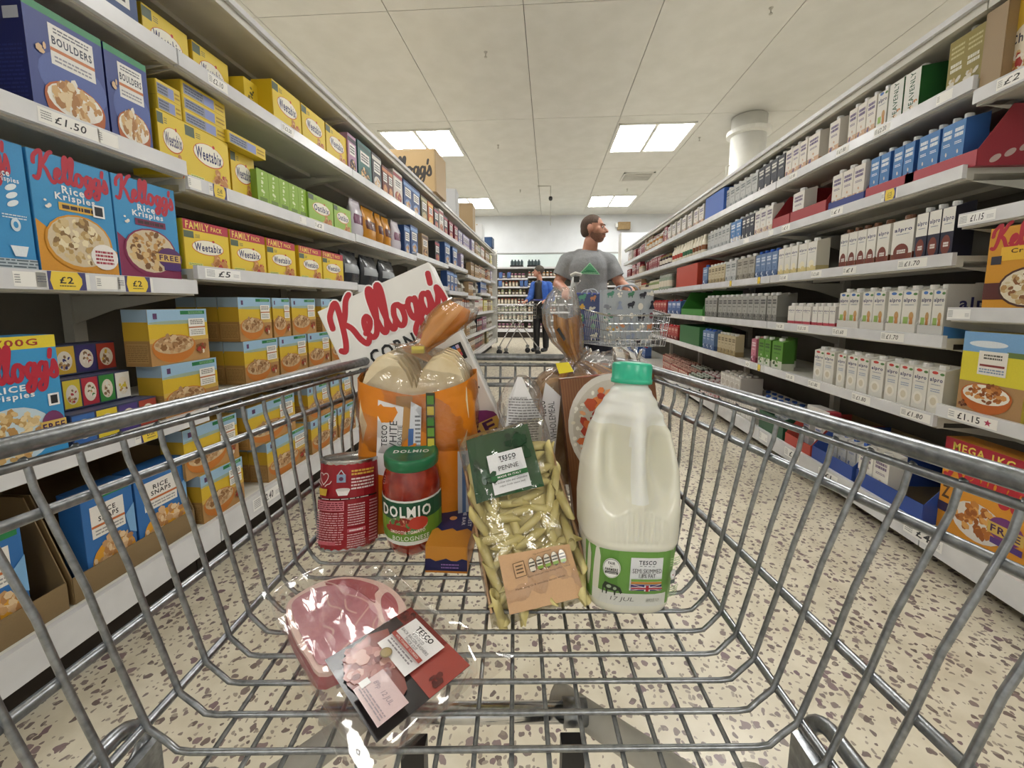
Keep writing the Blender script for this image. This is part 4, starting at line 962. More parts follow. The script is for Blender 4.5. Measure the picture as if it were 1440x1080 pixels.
# shrink-wrapped multipacks farther along
def pack(key, look, c, c2):
    w, h = .26, .13; m = MB(); 
    m.box(-w/2, w/2, 0, .17, 0, h, c)
    for i in range(4):
        for j in range(3):
            m.lathe([(.018, h, c2), (.018, h+.012, c2), (.012, h+.014, c2)], 8, cx=-w/2+.04+i*.06, cy=.03+j*.055)
    a = Art(w, h)
    for i in range(4): a.rect(-w/2+.006+i*.063, .005, -w/2+.062+i*.063, h*.92, c2); a.ell(-w/2+.034+i*.063, h*.40, .022, h*.20, c); a.lines(-w/2+.012+i*.063, h*.62, -w/2+.056+i*.063, h*.8, 2, c, 3, .6)
    P[key] = Proto('milk_multipack', look, 'multipack', None, m.mesh(key, M_GLOSSPRINT), [('printed_front', a.mesh(), (0, 0, 0), 0)], w, h+.012, .17)
pack('pk_white', 'shrink-wrapped white milk multipack', 'C8C2BC', 'ECEAE6'); pack('pk_pink', 'shrink-wrapped pink-capped milk multipack', 'B87A80', 'E6DEDC'); pack('pk_red', 'red shrink-wrapped drink multipack', '98302C', 'D8B8A8'); pack('pk_green', 'dark green and white multipack', '2E4A36', 'D8DCD2')
for a, b, k, n in ((1012, 1064, 'pk_white', 2), (985, 1010, 'pk_pink', 1), (968, 984, 'pk_green', 1), (932, 967, 'pk_red', 3)):
    for q in range(2): seg(R_, 9, a, b, k, n, .02+q*.18, row='' if q == 0 else 'second-deep')
seg(R_, 9, 1012, 1040, 'pk_white', 1, .04, .146, row='upper')
fill(R_, 9, 6.3, 7.9, ['pk_red', 'c_bluejuice'], 36)
# one white and red carton lying on its side on top of the low cases
o = place(R_, 9, 2.42, BASER+.20, 'alpro_small', .12, 0, 1); P['lying'] = P['alpro_small']
o.rotation_euler = (0, math.pi/2, math.pi*.5); o.scale = (1.2, 1.2, 1.5); o.location = (XR+.14, 2.22, .375)

# ---- jars at the end of the aisle
R = random.Random(5)
JR = [['c_bluejuice', 'c_bluejuice', 'j_purple'], ['j_pale', 'c_bluejuice', 'j_red'], ['j_dark', 'j_dark', 'j_green'], ['j_pale', 'j_pale', 'j_red'], ['j_green', 'j_amber', 'j_pale'], ['j_pale', 'j_amber', 'j_glass'], ['j_purple', 'j_purple', 'j_dark']]
JR2 = [['j_red', 'j_red', 'j_amber'], ['j_red', 'j_dark'], ['j_red', 'j_purple'], ['j_green', 'j_dark'], ['j_amber', 'j_red'], ['j_pale'], ['j_purple', 'j_dark']]
ENDN = {}
for bi in range(len(BX)-1):
    if bi not in (0, 1, 2, 3, 4): continue
    zs = [z-ITEM_Z for z in BZ[bi % 2 if bi else 0]]+[.27]
    for si, z in enumerate(zs):
        x = BX[bi]+.05
        while x < BX[bi+1]-.06:
            if (-1.62 < x < .25) or (1.15 < x < 1.75):
                key = R.choice((JR if bi % 2 else JR2)[si]); o = make(key); o.location = (x, 11.745 if hasattr(P[key], 'round') else 11.715, z); o.scale = (1.15, 1, 1.1)
                PLACED.append((o, key, 0, si, '')); x += P[key].w*1.15+.012
            else: x += .1
for x in (-.95, -.45):
    o = empty('jar_tray', (x, 11.86, 2.06)); tag(o, 'dark wrapped tray of bottles atop the end shelving, %s' % ('left one' if x < -.7 else 'right one'), 'tray')
    m = MB().box(-.19, .19, -.12, .12, 0, .05)
    put('wrap', m.mesh('wrap', M_BLACK), o)
    for k in range(4): put('bottle', MB().lathe([(.045, .0505), (.045, .17), (.02, .20), (.02, .22)], 10).mesh('tray_bottle', principled('dark_teal_bottle', '3A4A4E', .3)), o, (-.14+k*.094, 0, 0))

# ---- stock cartons on top of the left run
def carton_box(look, x, y, z, w, h, d, col, art=None, yaw=0):
    o = put('stock_carton', body(w, h, d, col).mesh('stock_carton', M_PRINT), None, (x, y, z), (0, 0, yaw)); tag(o, look, 'carton')
    if art: put('printed_front', art.mesh(), o)
    put('packing_tape', MB().box(-w*.06, w*.06, -.002, d+.002, h-.02, h+.0015).mesh('packing_tape', principled('brown_tape', 'B09A78', .3)), o)
    return o
_a = Art(.62, .42); _a.script(-.02, .23, .56, '2C2824', None, 0, .075, 1.25)
carton_box('brown stock carton with black script lettering atop the left shelving', -1.46, 4.16, TL+.001, .60, .42, .42, 'B09468', _a, 0)
carton_box('light grey carton atop the left shelving behind the brown one', -1.40, 5.35, TL+.001, .34, .36, .3, 'B9BBBD', None, .1)
carton_box('tan upright carton atop the left shelving', -1.40, 6.35, TL+.001, .40, .42, .3, 'A98E66', None, .05)
carton_box('small white carton atop the far left shelving', -1.36, 7.6, TL+.001, .22, .34, .2, 'D4D6D8', None, 0)
carton_box('blue wrapped carton atop the far left shelving', -1.34, 8.2, TL+.001, .36, .20, .3, '2E4A70', None, 0)

# ---- price tickets
def tk(side, tier, px, text, style='white', w=.085, base=False):
    z = (BASEL if side < 0 else BASER) if tier == 9 else None
    X = XL if side < 0 else XR
    zz = z or (LZ[0 if px < 262 else 1] if side < 0 else RZ[0 if px > 1345 else 1])[tier]
    y = ysh(px, X, zz-.02); ticket(side, y, zz, text, style, w, base=(tier == 9))
for a in ((L_, 1, 97, '\u00a31.50', 'white', .13), (L_, 1, 150, '', 'white', .05), (L_, 1, 272, '', 'white', .05), (L_, 1, 306, '\u00a32.40', 'yellow', .085), (L_, 1, 448, '\u00a32', 'white', .085), (L_, 1, 425, '', 'white', .05),
          (L_, 2, 40, '', 'white', .06), (L_, 2, 88, '\u00a32', 'yellow', .11), (L_, 2, 150, '', 'white', .06), (L_, 2, 189, '\u00a32', 'yellow', .10), (L_, 2, 313, '\u00a35', 'wide', .16), (L_, 3, 208, '\u00a31.50', 'yellow', .085),
          (L_, 0, 305, '\u00a32.10', 'white', .085), (L_, 0, 404, '\u00a33.50', 'white', .085), (L_, 0, 60, '', 'white', .06), (L_, 9, 374, '\u00a32.40', 'wide', .17), (L_, 3, 440, '', 'white', .08),
          (R_, 0, 1242, '\u00a32.20', 'white', .085), (R_, 0, 1186, '\u00a31.80', 'white', .085), (R_, 0, 1116, '\u00a31.80', 'white', .085), (R_, 0, 1330, '', 'white', .06), (R_, 0, 1425, '\u00a32', 'white', .085),
          (R_, 1, 1178, '\u00a31', 'white', .085), (R_, 1, 1252, '\u00a31.25', 'yellow', .08), (R_, 1, 1106, '\u00a31', 'white', .085), (R_, 1, 1085, '', 'white', .06), (R_, 1, 1050, '', 'white', .085),
          (R_, 2, 1284, '\u00a31.70', 'white', .13), (R_, 2, 1196, '\u00a31', 'white', .085), (R_, 2, 1149, '\u00a31.60', 'white', .085), (R_, 2, 1103, '\u00a31.60', 'white', .085), (R_, 2, 1068, '', 'yellow', .06), (R_, 2, 1028, '', 'yellow', .06),
          (R_, 3, 1256, '\u00a31.70', 'white', .115), (R_, 3, 1182, '\u00a31.60', 'white', .10), (R_, 3, 1130, '\u00a31.10', 'white', .10), (R_, 3, 1098, '\u00a31.20', 'white', .085), (R_, 3, 990, '', 'white', .06),
          (R_, 4, 1288, '\u00a31.80', 'white', .13), (R_, 4, 1212, '\u00a31.80', 'white', .11), (R_, 4, 1146, '\u00a31.80', 'white', .10), (R_, 4, 1112, '\u00a31.10', 'white', .085), (R_, 4, 1068, '', 'yellow', .06), (R_, 4, 1052, '\u00a32', 'white', .06),
          (R_, 1, 1375, '\u00a31.15', 'wide', .12), (R_, 2, 1350, '', 'wide', .08), (R_, 3, 1368, '\u00a31.15', 'star', .16), (R_, 9, 1300, '\u00a34', 'wide', .16), (R_, 9, 1166, '\u00a31', 'wide', .14), (R_, 9, 1115, '\u00a31', 'wide', .14), (R_, 9, 1075, '', 'wide', .10)):
    tk(*a)
a = Art(.02, .02)
for (o, key, side, tier, row) in PLACED: pass
def near_tk(y, tier, text, style, w): ticket(1, y, RZ[0][tier], text, style, w)

# ---- labels: what each one looks like, and which of its kind it is
ORDW = ['nearest', 'second nearest', 'third nearest', 'fourth nearest', 'fifth nearest', 'sixth nearest', 'seventh nearest', 'eighth nearest', 'ninth nearest', 'tenth nearest', 'eleventh nearest', 'twelfth nearest',
        '13th nearest', '14th nearest', '15th nearest', '16th nearest', '17th nearest', '18th nearest', '19th nearest', '20th nearest'] + ['%dth nearest' % k for k in range(21, 60)]
TIER = {-1: ['upper shelf', 'second shelf', 'third shelf', 'fourth shelf', 'fifth shelf'], 1: ['top shelf', 'second shelf', 'third shelf', 'fourth shelf', 'fifth shelf'], 0: ['top tier', 'second tier', 'third tier', 'fourth tier', 'fifth tier', 'sixth tier', 'bottom tier']}
groups = {}
for rec in PLACED: groups.setdefault((rec[1], rec[2], rec[3], rec[4]), []).append(rec)
for (key, side, tier, row), items in groups.items():
    p = P[key]; items.sort(key=lambda r: (r[0].location.y if side else r[0].location.x))
    where = {-1: 'left', 1: 'right', 0: 'aisle-end'}[side]
    tn = 'bottom shelf' if tier == 9 else TIER[side][tier]
    for i, rec in enumerate(items):
        pre = (row+' ') if row else ''
        if side == 0: which = '%s from the left' % ORDW[i].replace(' nearest', '').replace('nearest', 'first') if len(items) > 1 else 'alone of its kind'
        else: which = ORDW[i] if len(items) > 1 else 'the only one'
        lab = '%s%s, %s, %s %s' % (pre, p.look, which, where, tn)
        ws = lab.split()
        if len(ws) > 16: lab = ' '.join(ws[:16])
        tag(rec[0], lab, p.cat, '%s on the %s %s' % (p.look, where, tn) if len(items) > 1 else None)
# ================================================================= the shopping trolley in front (its own frame, turned slightly left of the aisle)
TH = math.radians(4.7752)
TROT = (0, 0, TH)
PIV = Matrix.Translation((-.029, 0, .67))
def tmat(): return Matrix.Rotation(TH, 4, 'Z') @ PIV @ Matrix.Rotation(.012, 4, 'Y') @ PIV.inverted()   # it stands with a slight roll
FZ = .67
def lerp_tab(z, zs, vs):
    if z <= zs[0]: return vs[0]
    for i in range(len(zs)-1):
        if z <= zs[i+1]: t = (z-zs[i])/(zs[i+1]-zs[i]); return vs[i]*(1-t)+vs[i+1]*t
    return vs[-1]
HZ = [.67, .69, .755, .80, .855, .892, .91]
def half(z, y): return lerp_tab(z, HZ, [.224, .236, .256, .268, .288, .302, .304]) - lerp_tab(z, HZ, [0, .03, .09, .12, .20, .216, .216])*(y-.262)
XC = -.029
cart = empty('shopping_trolley', (0, 0, 0), TH); cart.matrix_world = tmat()
tag(cart, 'large galvanised wire shopping trolley filling the foreground, food inside', 'trolley')
def wire(pts, r, name='wire', n=7, mat=None): return put(name, MB().tube(pts, r, n).mesh(name, mat or M_ZINC, True), cart)
WR = .0022
ys = [.262+.0267*k for k in range(-6, 16)]
for y in ys:
    side = []
    for z in (.889, .872, .855, .828, .80, .775, .755, .72, .69):
        side.append((half(z, y)+(.0035 if z < .88 else 0), z))
    hb = half(.67, y)
    prof = [(side[0][0]+.003, .8935), (side[0][0]+.001, .8915)] + side + [(hb+.003, .679), (hb-.004, .6715), (hb-.014, .67)]
    if y > .60: prof = prof
    pts = [(XC-x, y, z) for x, z in prof] + [(XC+x, y, z) for x, z in prof[::-1]]
    wire(pts, WR)
# rim tube, the thin rail under it, side rails
def loop(z, grow, y0, y1, rc, dz=0):
    pts = [(XC-half(z, y)-grow, y, z) for y in (y0, .2, .35, .5, y1-rc)]
    hh = half(z, y1-rc)+grow
    for k in range(1, 6): a = k*math.pi/12; pts.append((XC-hh+rc*(1-math.cos(a)), y1-rc+rc*math.sin(a), z))
    e = [(XC+(XC-p[0]), p[1], p[2]) for p in pts]
    mid = [(XC+q*(hh-rc)*.5, y1, z) for q in (-1, 0, 1)]
    return pts+mid+e[::-1]
wire(loop(.903, .002, .09, .722, .09), .0068, 'rim_tube', 12)
wire(loop(.890, .0, .09, .715, .09), .0032, 'rim_rail', 8)
wire(loop(.855, .0085, .09, .705, .085), .0040, 'side_rail', 9)
for z, gr in ((.755, .0075), (.69, .007)):
    for s_ in (-1, 1):
        wire([(XC+s_*(half(z, y)+gr), y, z) for y in (.09, .2, .35, .5, .655)], .0040 if z > .7 else .0036, 'side_rail', 9)
# floor wires, lengthwise
for k in range(-7, 8):
    x = -.0315+k*.0279; wire([(x, .09, FZ-.0052), (x, .655, FZ-.0052)], .0020)
# front wires
hf = half(.89, .64)-.075
for k in range(-8, 9):
    x = -.03+k*.0267
    if abs(x-XC) < .205:
        yt = .716-max(0, abs(x-XC)-.13)*.55
        wire([(x, yt, .894), (x, yt-.008, .86), (x, .668, .69), (x, .655, .668)], WR)
for z, y in ((.868, .702), (.80, .692), (.73, .678)): wire([(XC-.19, y, z), (XC+.19, y, z)], WR)
# side pivot plates near the handle end
for s_, nm in ((-1, 'left'), (1, 'right')):
    m = MB(); x = XC+s_*.262
    m.box(x-.004, x+.004, .20, .290, .585, .650); put('pivot_plate', m.mesh('pivot_plate', M_ZINC), cart)
    put('pivot_loop', MB().tube(smooth_path([(x+s_*.012, .21, .645), (x+s_*.018, .22, .665), (x+s_*.016, .26, .668), (x+s_*.016, .285, .666), (x+s_*.006, .292, .645), (x+s_*.006, .26, .635), (x+s_*.010, .21, .630)], 2, True), .0062, 8, closed=True).mesh('pivot_loop', M_ZINC, True), cart)
# chassis under the basket
put('cross_tube', MB().tube([(-.20, .372, .575), (.062, .372, .575)], .0095, 14).mesh('cross_tube', M_CHROME, True), cart)
put('tube_collar', MB().tube([(.05, .372, .575), (.075, .372, .575)], .0125, 14).mesh('tube_collar', M_ZINC, True), cart)
put('seat_stay', MB().tube(smooth_path([(.048, .405, .56), (.066, .385, .565), (.12, .335, .575), (.22, .25, .585)]), .0135, 14).mesh('seat_stay', M_GREYTUBE, True), cart)
put('seat_stay', MB().tube(smooth_path([(-.15, .385, .57), (-.20, .335, .565), (-.27, .27, .57)]), .0135, 14).mesh('seat_stay', M_GREYTUBE, True), cart)
for x in (-.098, .056):
    put('bracket_arm', MB().box(x-.011, x+.011, .335, .352, .42, .575).mesh('bracket_arm', M_BLACK), cart)
for s_ in (-1, 1):
    put('leg', MB().tube(smooth_path([(XC+s_*.235, .30, .60), (XC+s_*.24, .22, .45), (XC+s_*.235, -.05, .16)]), .012, 10).mesh('leg', M_CHROME, True), cart)
    put('castor', MB().tube([(XC+s_*.235-.016, -.05, .07), (XC+s_*.235+.016, -.05, .07)], .062, 20).mesh('castor', M_BLACK, True), cart)
    put('castor_fork', MB().box(XC+s_*.235-.024, XC+s_*.235-.018, -.075, -.03, .06, .16).box(XC+s_*.235+.018, XC+s_*.235+.024, -.075, -.03, .06, .16).mesh('castor_fork', M_ZINC), cart)

# ================================================================= goods in the trolley
def tobj(name, loc, rz=0, rx=0, ry=0):
    o = empty(name); o.matrix_world = tmat() @ Matrix.Translation(loc) @ Matrix.Rotation(rz, 4, 'Z') @ Matrix.Rotation(ry, 4, 'Y') @ Matrix.Rotation(rx, 4, 'X'); return o
def frame(o, loc, right, up):
    r = Vector(right).normalized(); u = Vector(up); u = (u-r*u.dot(r)).normalized(); f = u.cross(r)*-1
    # columns: local x=right, local y = away (right x? ), local z=up
    y = u.cross(r)
    M = Matrix((( r.x, y.x, u.x, loc[0]), (r.y, y.y, u.y, loc[1]), (r.z, y.z, u.z, loc[2]), (0, 0, 0, 1)))
    o.matrix_world = tmat() @ M
# --- corn flakes box: big white box, leaning clockwise
w, h, d = .200, .335, .055
cf = empty('cereal_box'); frame(cf, (-.098, .640, .722), (.162, .006, .075), (-.106, 0.02, .232))
tag(cf, 'tall white corn flakes box with red script leaning at the back of the trolley', 'cereal box')
put('carton', body(w, h, d, 'DDDDDB').mesh('cf_carton', noise_mat('white_card', 'E4E3DF', 'E8E7E3', 20, .35)), cf)
a = Art(w, h); a.script(.006, h*.858, w*.97, 'B81E2C', 'F6F4F2', -.04, .088, 1.5)
a.text('CORN', -w*.06, h*.685, w*.40, h*.070, '161618', .05)
a.lines(w*.12, h*.555, w*.46, h*.575, 1, '4A4A4C', 4, .8); a.lines(w*.05, h*.43, w*.46, h*.436, 1, '9A9A9A', 4)
for q, cc in enumerate(('161618',)): a.rect(w*.33, h*.50-.002, w*.47, h*.585-.002, cc)
for i, cc in enumerate(('4A78C0', 'E8C040', 'C84A5A', 'F0EEE8', '6AA0D8', 'E07A3A', 'F2D0C0', '4A78C0', 'D8C0E0')): a.rect(w*(.352+.033*(i % 3)), h*(.514+.02*(i//3)), w*(.38+.033*(i % 3)), h*(.532+.02*(i//3)), cc)
a.lines(w*.30, h*.33, w*.46, h*.345, 1, '5A5A5A', 8, .7)
P_ = [(w*.12+w*.40*math.cos(k*math.pi/14), h*.155+h*.10*math.sin(k*math.pi/14)) for k in range(15)]
P_ = [(min(x, w*.495), z) for x, z in P_]
a.poly(P_, '7E2F6E'); a.rect(-w*.20, h*.015, w*.495, h*.175, 'D2AE5C'); a.text('FREE', w*.20, h*.135, w*.50, h*.062, '4A1E52', .06, 0, .03); a.text('ADULT TICKET', w*.19, h*.078, w*.54, h*.027, '4A1E52', .03, 0, .02)
a.poly([(w*.22,h*.02),(w*.495,h*.035),(w*.495,h*.058),(w*.22,h*.052)], '43204E'); a.text('SEA-LIFE', w*.37, h*.040, w*.22, h*.018, 'E8E0D0', .03); a.ell(w*.06, h*.0, w*.20, h*.045, '43204E'); a.ell(w*.06, h*.0, w*.13, h*.03, 'B79AC8'); a.ell(w*.06, h*.0, w*.07, h*.018, '43204E')
put('printed_front', a.mesh(), cf)
a = Art(d, h)
a.text('WITHOUT', 0, h*.80, d*.62, h*.017, '2C2C30', .02, 0, 0); a.text('BAG', 0, h*.765, d*.55, h*.034, '2C2C30', .05)
for k, c in enumerate('FLAKES'): a.text(c, 0, h*(.66-.040*k), d*.34, h*.020, '2E4A3A', .05, 0, -math.pi/2)
for k in range(6): a.rect(-d*.12, h*(.38-.02*k), d*.02, h*(.386-.02*k), '9A9AA0')
for k, c in enumerate('ORIG'): a.text(c, 0, h*(.23-.05*k), d*.4, h*.026, '2E2E34', .03, 0, -math.pi/2)
put('printed_side', a.mesh(), cf, (w/2+.0002, d/2, 0), (0, 0, math.pi/2))

# --- sliced white loaf in an orange and clear bag
def loaf_surface(w, d, h, two=True, top=.86):
    """grid shell of an upright sliced loaf, its crown at the top"""
    pass
lf = tobj('bread_loaf', (-.146, .592, FZ+.005), .06); tag(lf, 'sliced white loaf in orange and clear bag, behind the sauce jar', 'bread')
M_BREAD = noise_mat('pale_bread', 'D9C49A', 'E6D8B8', 30, .8, 0, .5, 90)
M_ORANGE = noise_mat('orange_print_film', 'D87A10', 'E08A20', 12, .3, 0, .7, 26, dist=.006)
def softbox(w, d, z0, z1, nx=20, nz=8, rnd=3.5, crown=.0, seed=1, amp=.003, waist=0, cols=None, c=None, shrink=1.0):
    """soft upright bag: superellipse rings, crumpled a little; crown closes the top in a dome of two lobes"""
    m = MB(); R = random.Random(seed); n = 40; rows = []
    for i in range(nz+1):
        t = i/nz; rows.append((z0+(z1-z0)*t, 1-waist*math.sin(math.pi*t)))
    if crown:
        for k in range(1, 7): a_ = k*math.pi/2/6.6; rows.append((z1+crown*math.sin(a_), math.cos(a_)))
    ph = [R.uniform(0, 6.28) for _ in range(6)]
    for i, (z, s_) in enumerate(rows):
        for k in range(n):
            an = 2*math.pi*k/n; ca, sa = math.cos(an), math.sin(an); f = (abs(ca)**rnd+abs(sa)**rnd)**(-1/rnd)
            q = amp*(math.sin(5*an+ph[0]+z*60)+.6*math.sin(9*an+ph[1]-z*95)+.5*math.sin(3*an+z*140+ph[2]))
            ss = s_*shrink; x = (w/2+q)*ca*f*ss; y = (d/2+q)*sa*f*ss
            zz = z
            if crown and i > nz: zz = z + crown*.25*math.cos(2*math.pi*x/w)*-1*(1-s_)*0
            m.V.append((x, y, zz))
    L = len(rows)
    for i in range(L-1):
        for k in range(n):
            a_ = i*n+k; b = i*n+(k+1) % n; m.F.append((a_, b, b+n, a_+n)); m.C.append(c)
    m.F.append(tuple(range(n))[::-1]); m.C.append(c); m.F.append(tuple((L-1)*n+k for k in range(n))); m.C.append(c)
    return m
# the slices: outline with two crown lobes, stacked along the bag
def slice_mesh(w, h, t):
    pts = []
    pts += [(-w/2*.9, 0), (w/2*.9, 0), (w/2*.94, h*.5), (w/2, h*.66)]
    for k in range(1, 8): a_ = k*math.pi/8; pts.append((w*.25+w*.25*math.cos(a_), h*.72+h*.28*math.sin(a_)))
    pts.append((0, h*.88))
    for k in range(1, 8): a_ = k*math.pi/8; pts.append((-w*.25+w*.25*math.cos(a_), h*.72+h*.28*math.sin(a_)))
    pts += [(-w/2, h*.66), (-w/2*.94, h*.5)]
    m = MB(); n = len(pts)
    m.V = [(x, 0, z) for x, z in pts]+[(x, t, z) for x, z in pts]; m.F = [tuple(range(n)), tuple(range(n, 2*n))[::-1]]+[(i, n+i, n+(i+1) % n, (i+1) % n) for i in range(n)]
    m.C = [None]*len(m.F); return m
sm = slice_mesh(.150, .250, .0105).mesh('slice', M_BREAD)
for k in range(8): put('slice', sm, lf, (0, -.048+k*.0122, .004 if k % 2 else 0))
ow = softbox(.166, .118, 0, .200, rnd=4, seed=3, amp=.0022); ow.V = [(v[0], v[1], v[2]+(v[2]/.2)**4*.022*(abs(v[0])/.083)**1.5) for v in ow.V]; ow.F = ow.F[:-1]; ow.C = ow.C[:-1]
put('orange_wrap', ow.mesh('orange_wrap', M_ORANGE, True), lf)
# clear band and labels on the wrap front
def wrapfront(x, z, lift): 
    return (x, -.0605-lift+abs(x)**3*18, z)
a = Art(.15, .2)
a.rect(-.022, .02, .000, .165, 'B98B52'); a.poly([(-.052,.055),(-.020,.050),(-.012,.150),(-.046,.160)], 'E9E6E6')
a.text('TESCO', -.039, .110, .030, .008, '1E1E22', .03, 0, math.pi/2*.97); a.text('WHITE', -.027, .108, .046, .010, '2A2A30', .0, 0, math.pi/2*.97); a.text('TOASTIE', -.018, .108, .034, .006, '4A4A50', .0, 0, math.pi/2*.97)
a.poly([(-.009,.060),(.008,.055),(.012,.150),(-.002,.158)], 'DDE0E6'); a.poly([(-.009,.060),(-.002,.058),(.001,.120),(-.006,.120)], '4A6EA8'); a.lines(.003, .07, .010, .14, 12, '7A7A80', 5)
a.rect(.018, .090, .030, .170, '3A3A2A')
for i, cc in enumerate(('D8C84A', '6A9A3A', '4A8A3A', 'E0C840', '5A8A3A')): a.rect(.0195, .094+i*.015, .0285, .106+i*.015, cc)
a.rect(.018, .058, .031, .086, 'B8863C'); a.text('16', .0245, .072, .012, .009, '2A241A', .03, 0, math.pi/2)
a.rect(.060, .01, .078, .120, 'C9CCD4'); a.rect(.066, .02, .071, .115, '5A78A8')
a.V = [(v[0], v[1], v[2]+(.034 if v[0] < .055 else 0)) for v in a.V]
put('label', a.bent(wrapfront), lf)
m = softbox(.169, .121, .12, .195, rnd=3.6, crown=.066, seed=5, amp=.0025, nz=5)
put('clear_bag', m.mesh('clear_bag', M_FILM2, True), lf)
# gathered neck and its printed tail
m = MB(); n = 18; R = random.Random(4)
path = [((-.0, 0, .245), .030), ((.0, 0, .256), .011), ((.008, 0, .262), .009), ((.020, 0, .276), .015), ((.036, -.002, .294), .019), ((.050, -.004, .310), .020), ((.060, -.004, .322), .016)]
for i, (p, r) in enumerate(path):
    for k in range(n):
        an = 2*math.pi*k/n; q = r*(1+.28*math.sin(5*an+i*.7)+.12*math.sin(9*an)); m.V.append((p[0]+q*math.cos(an)*.9, p[1]+q*math.sin(an)*.45, p[2]+q*math.cos(an)*-.45))
for i in range(len(path)-1):
    for k in range(n):
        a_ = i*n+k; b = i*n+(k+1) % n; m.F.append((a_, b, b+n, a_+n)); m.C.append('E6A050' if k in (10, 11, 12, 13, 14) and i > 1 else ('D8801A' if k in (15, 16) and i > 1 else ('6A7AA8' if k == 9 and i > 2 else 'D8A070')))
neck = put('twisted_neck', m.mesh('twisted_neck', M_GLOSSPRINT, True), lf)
m2 = MB(); m2.V = [(v[0]*1.25-.006, v[1]*1.3-.004, v[2]+.003) for v in m.V]; m2.F = m.F; m2.C = [None]*len(m.F)
put('clear_tail', m2.mesh('clear_tail', M_FILM2, True), lf)
put('bag_closure', MB().box(-.009, .009, -.016, -.008, .252, .262).mesh('bag_closure', principled('yellow_tag', 'D8C860', .4)), lf)

# --- sauce jar
M_SAUCE = noise_mat('red_sauce_in_glass', '7A1F14', '96301C', 60, .12)
M_SAUCE.node_tree.nodes['Principled BSDF'].inputs['Coat Weight'].default_value = .6
M_LID = noise_mat('green_lid', '1E6A44', '23734B', 30, .28)
jr = tobj('sauce_jar', (-.1405, .520, FZ), 0, .05); tag(jr, 'glass jar of red bolognese sauce with green lid', 'jar')
put('glass', MB().lathe([(.026, 0), (.031, .003), (.0355, .012), (.0385, .028), (.0385, .085), (.038, .098), (.035, .110), (.0325, .117), (.032, .122)], 36).mesh('jar_glass', M_SAUCE, True), jr)
put('lid', MB().lathe([(.0335, .119), (.0350, .1205), (.0352, .132), (.0340, .1345), (.030, .1345), (.029, .1335), (.001, .1335)], 36).mesh('jar_lid', M_LID, True), jr)
a = Art(.06, .02); a.text('DOLMIO', 0, 0, .046, .0095, 'F2F2EE', .05); lp = a.mesh(); lp.transform(Matrix.Rotation(-math.pi/2, 4, 'X')); put('lid_lettering', lp, jr, (0, .0, .1338), (0, 0, .10))
def cyl(r, y0=0):
    return lambda x, z, lift: ((r+lift)*math.sin(x/r), -(r+lift)*math.cos(x/r)+y0, z)
R_ = .0387; W_ = .115
a = Art(W_, .08); s0 = .024
a.poly([(-W_/2,s0+.004),(-W_/4,s0+.000),(0,s0-.001),(W_/4,s0+.000),(W_/2,s0+.004),(W_/2,s0+.060),(-W_/2,s0+.060)], 'E8E8E0')
a.rect(-W_/2, s0+.0045, W_/2, s0+.0575, '6E9A34'); a.rect(-W_/2, s0+.034, W_/2, s0+.0575, '1C5236'); a.rect(-W_/2, s0+.016, -W_*.26, s0+.034, '8CB040')
a.ell(.002, s0+.027, .026, .012, 'C8B49A'); a.flakes(.000, s0+.027, .022, .009, ['A83A2A', 'C0503A', '8A2A1E', 'D8A080', '5A8A4A'], 30, .25, 3); a.ell(.016, s0+.030, .012, .009, 'C0402E'); a.ell(-.012, s0+.022, .016, .006, '9A2E20')
a.text('SMOOTH TOMATO', .002, s0+.0185, .044, .0042, 'F2E8D8', .04); a.text('BOLOGNESE', .006, s0+.0098, .046, .0062, 'E8EED8', .03)
a.text('DOLMIO', .0, s0+.0462, .064, .0155, 'F4F4EE', .07)
put('label', a.bent(cyl(R_)), jr)

# --- red tin, seen from its back
tn = tobj('food_tin', (-.2265, .512, FZ+.006), .06, -.20, -.012); tag(tn, 'red ring-topped food tin showing its nutrition panel, left of the jar', 'tin')
M_TIN = noise_mat('tinplate', 'B8B8B4', 'CACAC6', 40, .25, 1.0)
put('can', MB().lathe([(.0375, 0), (.0385, .0015), (.0375, .004), (.0372, .006), (.0372, .109), (.0380, .112), (.0385, .1135), (.0375, .115), (.0362, .1148), (.0355, .1125), (.001, .1125)], 40).mesh('can', M_TIN, True), tn)
W_ = .118; a = Art(W_, .11); a.rect(-W_/2, .0035, W_/2, .1105, 'A01A26')
a.rect(-W_*.46, .006, -W_*.32, .062, 'C8C4C2')
for k in range(11): a.rect(-W_*.45, .008+k*.0033, -W_*.34, .0095+k*.0033+(.0008 if k % 3 else 0), '2E2C30')
a.text('6 7 0 1', -W_*.39, .053, .014, .003, '3A383C', .0, 0, math.pi/2)
def heart(cx, cz, s_): return [(cx+s_*.9*math.sin(t)**3, cz+s_*(.85*math.cos(t)-.32*math.cos(2*t)-.12*math.cos(3*t))) for t in [k*.2618 for k in range(24)]]
a.stroke(heart(-.022, .0935, .0085), .0005, 'E8D8D4', True).up()
for s_ in (-1, 1):
    a.stroke(catmull([(-.022+s_*.003, .083), (-.022+s_*.006, .0855), (-.022+s_*.010, .087), (-.022+s_*.012, .090)], 3), .0005, 'E8D8D4').up()
a.poly([(-.031,.080),(-.015,.080),(-.017,.0715),(-.029,.0715)], 'D8B23A'); a.poly([(-.004,.079),(.012,.079),(.009,.072),(-.001,.072)], 'F2EEEA'); a.ell(.004, .0795, .008, .002, 'E0DAD4')
a.rect(-.003, .0885, .007, .0985, '8FA6C0'); a.ell(.002, .093, .0025, .0025, '6A3A5A'); a.stroke([(-.0015,.0985),(.002,.104),(.0055,.0985)], .0005, 'C8CCD4').up()
